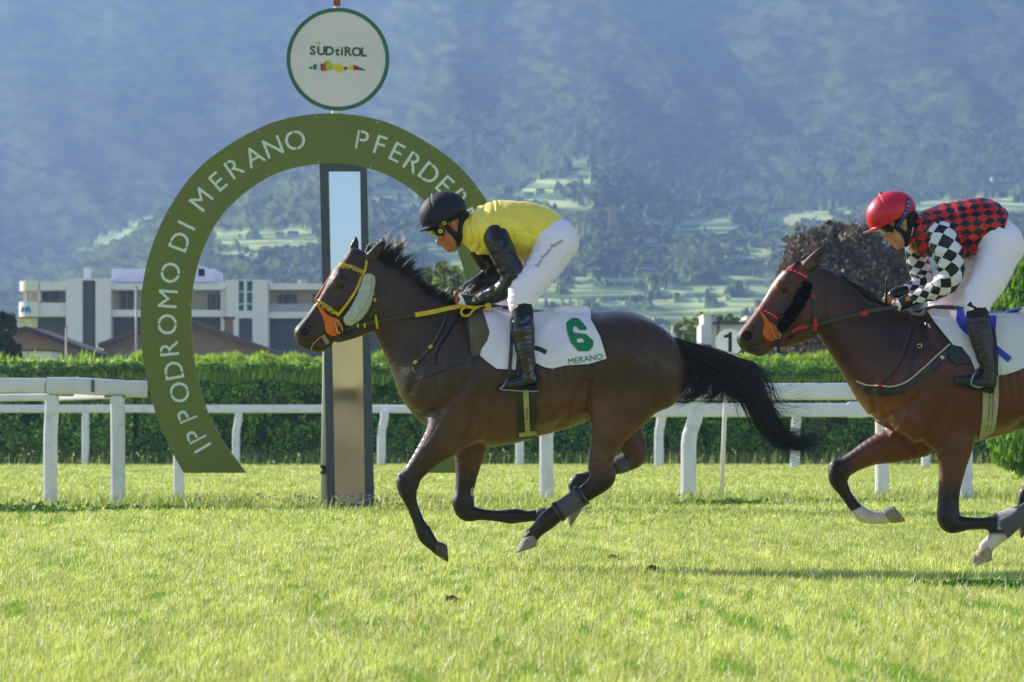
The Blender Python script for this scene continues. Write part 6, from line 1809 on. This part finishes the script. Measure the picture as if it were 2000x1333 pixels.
# far fore (reaching)
f.chain([(1790, 848, 50, 42, .6), (1750, 868, 37, 46, .7), (1706, 884, 26, 46, .8), (1667, 905, 20, 46, .85), (1644, 922, 20, 46, .85), (1641, 938, 18, 46, .85), (1655, 965, 11.5, 46, .88), (1672, 990, 11.5, 46, .9), (1688, 1006, 15, 46, .9), (1705, 1012, 12.5, 46, .95), (1725, 1012, 13, 46, 1), (1736, 1010, 13, 46, 1)], k=14)
f.ball(1637, 916, 46, 14, 18, 14, ang=-20, k=8)
g2_ = Shift(f, 884, 20)
hindq(g2_); muscle(Shift(f, 890, 6))
f.carve([(1778, 770), (1786, 810), (1770, 850), (1742, 866)], 7, 3.0)      # chest muscle folds
f.carve([(1722, 800), (1744, 840), (1790, 880)], 6, 3.2)
f.carve([(1700, 770), (1712, 810), (1735, 842)], 6, 2.2)
f.carve([(1612, 548), (1606, 600), (1614, 640)], 6, 2.5)

def coat2(V):
    x, y, z = V[:, 0], V[:, 1], V[:, 2]
    n = fbm(x / 60, y / 60, 3, 15); n2 = fbm(x / 22 + 40, y / 22, 3, 18)
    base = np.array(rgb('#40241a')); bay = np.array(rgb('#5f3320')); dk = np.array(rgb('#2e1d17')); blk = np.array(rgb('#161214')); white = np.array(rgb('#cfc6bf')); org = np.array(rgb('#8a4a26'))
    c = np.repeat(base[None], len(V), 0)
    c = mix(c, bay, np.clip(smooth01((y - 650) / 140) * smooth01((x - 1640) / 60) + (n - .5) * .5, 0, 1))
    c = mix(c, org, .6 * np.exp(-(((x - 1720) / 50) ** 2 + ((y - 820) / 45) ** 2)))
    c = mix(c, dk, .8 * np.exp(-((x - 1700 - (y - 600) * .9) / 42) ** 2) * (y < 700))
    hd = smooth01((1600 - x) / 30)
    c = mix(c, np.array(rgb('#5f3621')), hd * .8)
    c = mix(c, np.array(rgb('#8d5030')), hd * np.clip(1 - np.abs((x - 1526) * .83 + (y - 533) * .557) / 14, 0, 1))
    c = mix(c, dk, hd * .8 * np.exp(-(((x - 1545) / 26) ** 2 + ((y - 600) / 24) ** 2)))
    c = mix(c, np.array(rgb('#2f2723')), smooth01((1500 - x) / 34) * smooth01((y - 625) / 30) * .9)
    c = mix(c, np.array(rgb('#4a2220')), .9 * np.exp(-(((x - 1459) / 7) ** 2 + ((y - 657) / 6) ** 2)) * (np.abs(z) < 22))
    bl = np.clip(1 - np.abs((x - 1522) * .83 + (y - 545) * .557) / 9, 0, 1) * np.exp(-((y - 545) / 16) ** 4) * (np.abs(z) < 14)
    c = mix(c, white, bl)
    fr = (z > 15) & (x < 1760) & (y > 860)
    leg = np.where(fr, smooth01((1672 - x) / 30), smooth01((y - 925) / 45) * (y > 880))
    leg = np.where(fr, np.maximum(leg, smooth01((y - 905) / 40)), leg)
    c = mix(c, blk, leg * .95)
    sock = smooth01(((x - 1683) * .5 + (y - 985) * .85 + (n2 - .5) * 16) / 6) * fr
    sock = np.maximum(sock, smooth01((x - 1938 + (n2 - .5) * 14) / 8) * (y > 992) * (x < 2010) * (z < 0) * (y < 1032))
    sock = np.maximum(sock, smooth01((y - 1038 + (n2 - .5) * 10) / 8) * (x > 1880) * (x < 1960) * (z < 0))
    c = mix(c, white, sock * .92)
    return c * (.85 + .3 * n2[:, None])
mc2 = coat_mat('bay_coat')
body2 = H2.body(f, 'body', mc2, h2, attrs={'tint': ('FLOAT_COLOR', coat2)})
for z in (-1, 1): ball_mesh(H2, (1532, 569, z * 24.5), 6, 4.4, 4, 20, m_eye, h2, 'eye')
hoof(H2, (1734, 1011), (1771, 1021), (1744, 988), 16.5, 19, 46, m_horn, h2)
m_horn_l = mat('hoof_horn_pale', rgb('#a08a70'), rough=.55, var=.3, vscale=30, bump=.3, bscale=80)
hoof(H2, (1916, 1068), (1893, 1104), (1934, 1088), 18, 21, -54, m_horn_l, h2)
hoof(H2, (1986, 1001), (2006, 984), (2002, 1018), 13, 16, -48, m_horn_d, h2)
hoof(H2, (1998, 1006), (1999, 1053), (2022, 1009), 14, 18, 50, m_horn_d, h2)
legboot(H2, [(2010, 992, 19, -54, .95), (1980, 1012, 18, -54, .95), (1950, 1034, 21, -54, .95)], m_boot, h2)
m_hair2 = mat('dark_mane_hair', rgb('#1d1412'), rough=.45, spec=.5, var=.35, vscale=30)
cr2 = crom([(1584, 522), (1625, 540), (1670, 565), (1712, 594), (1755, 611), (1790, 612)], 12)
hairs(H2, None, [[(x_, y_ + 3, 2), (x_ + 3, y_ - 3, 0), (x_ + 12, y_ - 1, 4), (x_ + 24, y_ + 9, 9)] for x_, y_ in cr2], 1700, .8, m_hair2, h2, 'mane', 65, spread=2.2, seg=7, wild=.2)
hairs(H2, None, [[(1574, 512, -4), (1560, 514, -8), (1550, 522, -12)], [(1566, 508, 0), (1556, 512, -2), (1546, 520, -4)]], 200, .8, m_hair2, h2, 'forelock', 66, spread=4, seg=6)
hairs(H2, None, [[(q[0] + 886, q[1] + 8, q[2]) for q in g] for g in tg], 1500, 1.1, m_hair2, h2, 'tail', 68, spread=12, seg=18, wild=.22)

# ---------------------------------------------------------------- tack of the second horse
m_red = mat('red_strap', rgb('#b81c26'), rough=.45, var=.1, vscale=20)
m_blf = mat('black_fleece', rgb('#191718'), rough=.95, spec=.1, var=.3, vscale=25, bump=1, bscale=160)
b2 = strap(H2, f2_, [(1530, 526), (1543, 527), (1558, 534), (1577, 545)], 5.5, m_red, h2, 'bridle', off=2, both=True)
def studs(path, n, sp, fld, m, parent, name, r=1.1):
    C = crom(path, 10)
    for k in range(n):
        q = C[int((k + .5) / n * (len(C) - 1))]; z = float(fld.flat_surf([q[0]], [q[1]])[0]) - 4.2
        ball_mesh(sp, (q[0], q[1], z), r, r, .7, 0, m, parent, name, 6)
m_stud = mat('white_stud', rgb('#d8d0d0'), rough=.3)
studs([(1533, 526), (1558, 534), (1575, 543)], 7, H2, f2_, m_stud, b2, 'browband_stud')
strap(H2, f2_, [(1480, 603), (1490, 606), (1504, 614), (1520, 626)], 6, m_red, b2, 'noseband', off=2, both=True)
studs([(1482, 604), (1504, 614), (1518, 624)], 6, H2, f2_, m_stud, b2, 'noseband_stud')
strap(H2, f2_, [(1578, 546), (1572, 560), (1560, 582), (1546, 604), (1530, 624), (1522, 632)], 5, m_blk, b2, 'cheekpiece', off=1.5)
strap(H2, f2_, [(1590, 520), (1584, 533), (1578, 548)], 6, m_blk, b2, 'crown_strap', off=1.5)
patch(H2, f2_, [(1484, 607), (1489, 612), (1496, 622), (1502, 630), (1510, 634), (1518, 638), (1522, 646), (1521, 656), (1515, 664), (1507, 668), (1498, 665), (1491, 658), (1488, 648), (1492, 636), (1490, 624), (1485, 614)], m_org, b2, 'bit_guard', off=2.5, step=2.5, thick=1.6, both=True)
tube3(H2, [(1479, 606, -3), (1470, 618, -3), (1488, 600, -2)], 1.2, m_org, b2, 'face_strap')
zb = float(f2_.flat_surf([1510], [650])[0]) - 7
tube3(H2, [(1504, 641, zb), (1512, 638, zb), (1523, 656, zb), (1515, 662, zb), (1504, 641, zb)], 1.2, m_gold, b2, 'buckle')
tube3(H2, [(1518, 664, zb), (1519, 674, zb + 2), (1520, 690, zb + 3)], 3.4, m_blk, b2, 'curb_strap')
fc_ = Field(1505, 545, -78, 1605, 660, 0, 1.5)
fc_.chain([(1571, 563, 13, -36, .75), (1564, 580, 13.5, -38, .75), (1548, 604, 14, -38, .75), (1534, 624, 13.5, -36, .75), (1524, 640, 10, -33, .75)], k=1)
H2.body(fc_, 'cheek_fleece', m_blf, h2, vfun=fuzz(3.5, 2.6))
strap(H2, f2_, [(1585, 573), (1587, 600), (1586, 618), (1580, 634)], 3.4, m_blk, b2, 'throat_lash', off=1.5)
strap(H2, f2_, [(1584, 577), (1588, 583)], 6, m_red, b2, 'keeper', off=2.4)
rn2 = tube3(H2, [(1526, 664, -30), (1548, 646, -42), (1570, 640, -46), (1588, 636, -50), (1630, 626, -52), (1690, 611, -54), (1740, 603, -44), (1748, 602, -38)], [2.6, 2.6, 3, 3.6, 3.8], m_dgr, h2, 'rein')
ribbon3(H2, [(1544, 650, -48), (1556, 643, -48), (1573, 640, -49)], 6, m_red, rn2, 'rein_sleeve', 5)
ribbon3(H2, [(1588, 623, -53), (1589, 636, -55), (1588, 648, -53)], 6, m_red, rn2, 'rein_keeper', 3, up=(1, 0, 0))
ribbon3(H2, [(1676, 615.5, -58), (1690, 612, -58)], 10, m_red, rn2, 'rein_marker', 6)
tube3(H2, [(1526, 664, 30), (1588, 636, 46), (1690, 606, 48), (1725, 590, 30)], 2.8, m_dgr, h2, 'rein')
tube3(H2, [(1775, 600, -30), (1778, 612, -34), (1790, 616, -36), (1800, 614, -36), (1802, 606, -30)], 3.5, mat('grey_rein', rgb('#77756c'), rough=.6), h2, 'rein_loop')
bp2 = strap(H2, f2_, [(1669, 750, 4), (1690, 762, 12), (1722, 768, 15), (1760, 756, 16), (1795, 730, 17), (1828, 700, 15), (1852, 676, 12), (1880, 660, 7)], 14, m_blk, h2, 'breastplate', off=2, both=True)
m_crm = mat('cream_piping', rgb('#c9b9a8'), rough=.6)
strap(H2, f2_, [(1669, 745), (1688, 753), (1712, 754), (1735, 756), (1762, 747), (1795, 720), (1828, 690), (1846, 674)], 2.4, m_crm, bp2, 'piping', off=4.6)
strap(H2, f2_, [(1778, 614), (1776, 636), (1768, 660), (1752, 700), (1736, 728), (1712, 752)], 4.4, mat('brown_strap', rgb('#3f2f33'), rough=.5), bp2, 'neck_strap', off=2, both=True)
strap(H2, f2_, [(1800, 616), (1800, 640), (1787, 675), (1774, 705), (1766, 735), (1758, 758)], 4.4, m_blk, bp2, 'martingale_strap', off=2)
tube3(H2, [(1783, 676, -88), (1790, 674, -91), (1791, 680, -91), (1784, 682, -90)], 1.6, m_gold, bp2, 'ring')
for q in ((1712, 753), (1830, 700)): strap(H2, f2_, [(q[0] - 2, q[1] + 2), (q[0] + 3, q[1] - 2)], 8, m_crm if q[0] > 1800 else m_red, bp2, 'keeper', off=5)
patch(H2, f2_, [(1842, 660), (1860, 650), (1890, 655), (1900, 700), (1885, 712), (1856, 714), (1844, 700)], m_blk, h2, 'saddle_flap', off=3, thick=3, both=True)
def wv2(x, y): return 4.0 * fbm(x / 22, y / 40, 3, 19) + 3 * np.clip(np.sin((x * .7 - y * .9 - 700) / 13.0), -.2, 1) * smooth01((x - 1930) / 15) + 1.5 * np.sin(x / 12 + y / 30)
m_cl2 = mat('off_white_cloth', rgb('#d6d2d2'), rough=.85, spec=.15, var=.04, vscale=6, bump=.25, bscale=110)
patch(H2, f2_, [(1808, 608), (1817, 604), (1860, 606), (1900, 612), (1960, 612), (1992, 600), (2060, 597), (2080, 620), (2100, 690), (2080, 706), (2040, 712), (2000, 715), (1975, 726), (1955, 733), (1938, 735), (1935, 670), (1900, 665), (1898, 680), (1918, 700), (1921, 712), (1893, 724), (1884, 700), (1868, 680), (1852, 676), (1836, 655), (1818, 630)], m_cl2, h2, 'saddle_cloth', off=5, step=4, thick=1, wave=wv2, both=True)
m_blu = mat('blue_saddle', rgb('#1f3fa8'), rough=.4, spec=.4, var=.15, vscale=14)
patch(H2, f2_, [(1866, 604), (1876, 604), (1884, 625), (1890, 660), (1878, 655), (1866, 642), (1860, 628)], m_blu, h2, 'saddle_skirt', off=10, thick=3, both=True)
patch(H2, f2_, [(1912, 618), (1940, 618), (1936, 640), (1932, 655), (1920, 650)], m_blu, h2, 'saddle_skirt', off=11, thick=3, both=True)
strap(H2, f2_, [(1925, 675), (1940, 688), (1960, 705)], 12, m_blu, h2, 'girth_strap', off=10)
fs_ = Field(1850, 580, -70, 2010, 650, 70, 1.8)
fs_.chain([(1862, 604, 5, 0, 4), (1900, 616, 7, 0, 5), (1940, 620, 6.5, 0, 5.5), (1965, 612, 5, 0, 7), (1992, 603, 3.6, 0, 9)], k=1)
H2.body(fs_, 'saddle', m_blu, h2)
gi2 = patch(H2, f2_, [(1908, 735), (1940, 735), (1939, 800), (1936, 846), (1908, 862), (1909, 800)], mat('cream_girth', rgb('#a7a287'), rough=.8, var=.1, vscale=10, bump=.4, bscale=80), h2, 'girth', off=3, step=4, thick=1.8, both=True)
for q in (1922, 1929): strap(H2, f2_, [(q, 742), (q - 1, 845)], .8, m_boot, gi2, 'stitching', off=5)
for z in (-1, 1):
    ribbon3(H2, [(1930, 640, z * 86), (1934, 700, z * 108), (1932, 735, z * 112)], [7, 7, 6], m_blk, h2, 'stirrup_leather', 2, up=(1, 0, 0))
    tube3(H2, [(1898, 722, z * 112), (1888, 735, z * 122), (1884, 752, z * 122), (1900, 758, z * 120), (1914, 750, z * 112), (1908, 728, z * 100), (1898, 722, z * 112)], 1.8, m_steel, h2, 'stirrup')
settle(h2)
# ---------------------------------------------------------------- second rider
R2 = H2
r2 = thing('person', 'jockey in red helmet with red and black diamond silks riding the bay horse', 'person', P(1920, 615, 25.7))
m_hel2 = mat('red_helmet', rgb('#c4102a'), rough=.38, spec=.45, var=.03, vscale=20, bump=.06, bscale=200)
def checker_mat(name, c1, c2, rough=.4):
    m = mat(name, c1, rough=rough, spec=.4, var=.05, vscale=10, bump=.3, bscale=14)
    n = m.node_tree; L = n.links; b = [q for q in n.nodes if q.type == 'BSDF_PRINCIPLED'][0]; hs = [q for q in n.nodes if q.type == 'HUE_SAT'][0]
    at = n.nodes.new('ShaderNodeAttribute'); at.attribute_name = 'pat'
    ck = n.nodes.new('ShaderNodeTexChecker'); ck.inputs['Scale'].default_value = 1
    ck.inputs['Color1'].default_value = (*c1, 1); ck.inputs['Color2'].default_value = (*c2, 1)
    L.new(at.outputs['Vector'], ck.inputs['Vector']); L.new(ck.outputs[0], hs.inputs['Color'])
    return m
m_rb = checker_mat('red_black_diamonds', rgb('#b8121c'), rgb('#15131a'))
m_bw = checker_mat('black_white_diamonds', rgb('#d6d4dc'), rgb('#14131a'))
m_lens2 = mat('purple_lens', rgb('#241040'), rough=.08, spec=.8)
def pat_axis(chain, du, dv):
    """diamond coordinates: length along the limb and girth around it, turned by 45 degrees"""
    P_ = np.array([list(p)[:4] for p in chain], float); C = crom(P_, 8); X3 = C[:, [0, 1, 3]]
    d = np.gradient(X3, axis=0); d /= np.linalg.norm(d, axis=1)[:, None]; L_ = np.r_[0, np.cumsum(np.linalg.norm(np.diff(X3, axis=0), axis=1))]
    def g(V):
        D = ((V[:, None, :] - X3[None]) ** 2).sum(2); j = D.argmin(1); r = V - X3[j]
        u = L_[j] + (r * d[j]).sum(1)
        w = np.cross(d[j], np.array([0, 0, 1.0])); w /= np.linalg.norm(w, axis=1)[:, None]
        a = np.arctan2((r * w).sum(1), -r[:, 2]); rad = np.median(C[:, 2])
        nb = max(2, round(2 * math.pi * rad / dv)); v = a / (2 * math.pi) * nb
        uu = u / du
        return np.stack([uu + v + 100.5, uu - v + 100.5, np.full(len(V), .5)], 1)
    return g
def pat_plane(du, dv, ang):
    c, s_ = math.cos(R(ang)), math.sin(R(ang))
    def g(V):
        x = V[:, 0] * c + V[:, 1] * s_; y = -V[:, 0] * s_ + V[:, 1] * c
        y = y + np.where(V[:, 2] < 0, 1, -1) * 0 + (np.abs(V[:, 2]) - 50) * .25
        return np.stack([x / du + y / dv + 200.5, x / du - y / dv + 200.5, np.full(len(V), .5)], 1)
    return g
tor2 = [(1798, 462, 26, 0, 1.4), (1816, 456, 40, 0, 1.28), (1850, 452, 52, 0, 1.10), (1885, 446, 53, 0, 1.05), (1918, 440, 50, 0, 1.05), (1942, 452, 40, 0, 1.25), (1955, 468, 34, 0, 1.4)]
a2N = [(1834, 462, 27, -48), (1840, 480, 28.5, -56), (1848, 510, 26, -61), (1849, 540, 24.5, -62), (1832, 562, 20, -54), (1808, 574, 15.5, -44), (1788, 581, 12, -36), (1780, 584, 11, -34)]
a2F = [(1792, 470, 20, 44), (1795, 500, 20, 52), (1803, 528, 20, 55), (1806, 548, 17.5, 50), (1788, 562, 14, 38), (1768, 570, 11, 28)]
S2 = dict(box=(1670, 355, 2050, 795), head=(1746, 453), ear=(17, -19),
    torso=tor2,
    neck=[(1762, 446, 18, 0, 1), (1778, 450, 19, 0, 1.05), (1800, 458, 24, 0, 1.1)],
    collar=[(1790, 448, 24, 0, 1.0), (1800, 460, 30, 0, 1.15), (1808, 470, 33, 0, 1.3)],
    arms=[a2N, a2F],
    legs=[[(1954, 484, 38, -26), (1925, 540, 34, -58), (1896, 588, 26, -80), (1902, 630, 20, -94), (1910, 690, 15, -106), (1917, 736, 11, -108)], [(1944, 488, 36, 26), (1880, 535, 30, 50), (1848, 586, 26, 74), (1860, 630, 20, 92), (1880, 690, 15, 104), (1890, 736, 11, 106)]],
    feet=[[(1920, 750, 12.5, -108), (1895, 747, 11.5, -110), (1872, 746, 9, -112), (1858, 744, 6, -112)], [(1894, 748, 12, 106), (1870, 746, 11, 108), (1846, 744, 7, 110)]],
    hands=[((1752, 596, -30), 1.0, 10, 1), ((1738, 582, 10), 1.0, -35, -1)],
    helmet=dict(c=(1740, 416), r=(50.5, 41, 39), ang=-26, cut=17, peak=(1706, 449, 22, -18), knob=(1719, 379), seams=[[(1716, 380), (1720, 396), (1728, 408)]]),
    harness=[([(1744, 442), (1752, 448), (1762, 456), (1769, 468)], 10), ([(1780, 418), (1782, 434), (1779, 450), (1770, 468)], 17), ([(1768, 462), (1769, 474), (1770, 482)], 8), ([(1744, 436), (1760, 426), (1780, 420)], 12)],
    guard=[(1778, 423, 15, 0, 1.75), (1779, 440, 13, 0, 1.95), (1775, 458, 9, 0, 2.5), (1770, 472, 5, 0, 3.4)],
    goggle=(1734, 446, 24), m_helmet=m_hel2, m_lens=m_lens2, m_jersey=m_rb, m_sleeve=m_bw,
    jattr={'pat': ('FLOAT_VECTOR', pat_plane(24, 17.5, -8))}, sattr=[{'pat': ('FLOAT_VECTOR', pat_axis(a2N, 24, 27))}, {'pat': ('FLOAT_VECTOR', pat_axis(a2F, 23, 26))}],
    waist=(1956, 448, .92, .38), jcarve=[([(1800, 430), (1802, 460), (1812, 500)], 3.2, 2.6), ([(1862, 430), (1872, 470), (1880, 500)], 4, 2.2), ([(1900, 420), (1915, 450), (1908, 485)], 5, 1.8)],
    bcarve=[([(1962, 480), (1950, 520), (1938, 556), (1916, 592)], 1.8, 1.3), ([(1880, 600), (1900, 606), (1922, 604)], 2, 1.6), ([(1900, 560), (1886, 580), (1884, 598)], 3, 1.6)],
    jfold=[(1.7, .9, .5, 26, 3), (1.2, -.5, 1, 34, 7)],
    sfold=[[(1.8, .5, 1, 21, 3), (.8, 1, .2, 17, 9)], [(1.1, .5, 1, 20, 5)]],
    seat=[(1930, 458, 42, 0, 1.2), (1950, 472, 42, 0, 1.3), (1960, 484, 36, 0, 1.5)], seatball=(1952, 482, 42, 46, 50, 50),
    breech=[[(1952, 486, 42, -26), (1938, 520, 37, -44), (1922, 552, 34, -62), (1902, 584, 28, -78), (1898, 604, 23, -88)], [(1944, 490, 38, 26), (1896, 525, 32, 46), (1856, 566, 30, 70), (1848, 592, 26, 80), (1858, 612, 22, 88)]],
    bfold=[(.9, .5, -.9, 15, 2), (.7, .9, .4, 11, 6)],
    boots=[[(1900, 632, 21.5, -96), (1904, 656, 21.5, -102), (1911, 690, 18, -106), (1917, 716, 15, -108), (1919, 738, 14, -108)], [(1862, 632, 20, 94), (1872, 660, 20, 100), (1882, 700, 15, 104), (1888, 736, 13, 106)]],
    sock=[[(1897, 603, 20.5, -89), (1900, 622, 20.5, -94), (1902, 642, 19.5, -98)], [(1852, 606, 20, 86), (1860, 622, 19, 90), (1866, 642, 18, 96)]],
    sole=[[(1924, 764, 6, -108, 2), (1900, 760, 4, -110, 2.6), (1875, 755, 4, -112, 2.4), (1856, 749, 2, -112, 3)], [(1898, 760, 5, 106, 2), (1870, 756, 4, 108, 2.6), (1842, 748, 2.6, 110, 2.4)]],
    m_boot=m_dullboot)
fbR2, he2, jer2, go2 = jockey(R2, r2, S2, m_skin2)
fh_ = Field(1670, 360, -58, 1810, 480, 58, 1.5); fh_.ball(1740, 416, 0, 51, 41.5, 39.5, ang=-26, k=1)
m_bst = mat('blue_elastic', rgb('#27427e'), rough=.6)
sgo = strap(R2, fh_, [(1750, 446), (1757, 434), (1766, 420), (1771, 404), (1773, 388)], 7, m_bst, go2, 'goggle_strap', off=.6, both=True)
for i_, (qx, qy, qa) in enumerate([(1772, 396, 78), (1771, 404, 76), (1768.5, 412, 70), (1765.5, 419, 62)]):
    text_on(R2, fh_, 'ZAIT'[i_], qx, qy, 5.5, qa, m_stud, sgo, 'strap_print', off=3.4)
patch(R2, fbR2, [(1780, 446), (1786, 444), (1790, 470), (1782, 472), (1776, 470)], m_cloth, jer2, 'white_collar', off=4.5, step=2)
fgl = Field(1725, 565, -52, 1790, 612, 2, 1.2)
fgl.chain([(1784, 583, 12, -34), (1770, 589, 12.5, -32), (1757, 595, 11.5, -31)], k=2, grow=.6)
gl2 = R2.body(fgl, 'glove', m_bs, r2)
patch(R2, fgl, [(1741, 590), (1750, 587), (1757, 600), (1754, 610), (1747, 604), (1742, 598)], m_cloth, gl2, 'glove_patch', off=1.5, step=2)
patch(R2, fgl, [(1764, 582), (1772, 580), (1774, 588), (1765, 590)], mat('orange_badge', rgb('#c07a3c'), rough=.5), gl2, 'cuff_badge', off=1.4, step=2)
fgl = Field(1725, 548, -10, 1790, 600, 50, 1.2)
fgl.chain([(1770, 569, 12, 28), (1756, 572, 12, 20), (1746, 577, 10.5, 13)], k=2, grow=.6)
R2.body(fgl, 'glove', m_bs, r2)
settle(r2)
# riding whip held in the far hand
wh = thing('riding_whip', 'dark riding whip with a looped end held upright in the fist of the second jockey', 'whip', P(1733, 600, 25.7))
w1 = tube3(R2, [(1731, 596, 4), (1731, 575, 2), (1731, 556, 0), (1732, 547, 0)], 2.2, m_cord, wh, 'handle')
tube3(R2, [(1732, 562, 0), (1731, 549, 0), (1736, 541, 0), (1745, 540, 1), (1751, 547, 2), (1752, 564, 3)], 1.9, mat('grey_green_loop', rgb('#4a4d44'), rough=.5), wh, 'loop')
tube3(R2, [(1731, 596, 4), (1760, 606, 50), (1800, 620, 96)], 1.3, m_cord, wh, 'shaft')
settle(wh)
# ---- haze: one closed box of even air round everything
hz = MB(); hz.box(-2600, -70, -1, 2600, 4500, 590)
mh = bpy.data.materials.new('air'); mh.use_nodes = True
n_ = mh.node_tree; n_.nodes.clear()
ov = n_.nodes.new('ShaderNodeOutputMaterial'); pv = n_.nodes.new('ShaderNodeVolumePrincipled')
pv.inputs['Color'].default_value = (0.21, 0.31, 0.56, 1)
pv.inputs['Density'].default_value = 0.00044
pv.inputs['Anisotropy'].default_value = 0.35
n_.links.new(pv.outputs[0], ov.inputs['Volume'])
tag(hz.build('haze', mh), kind='stuff')
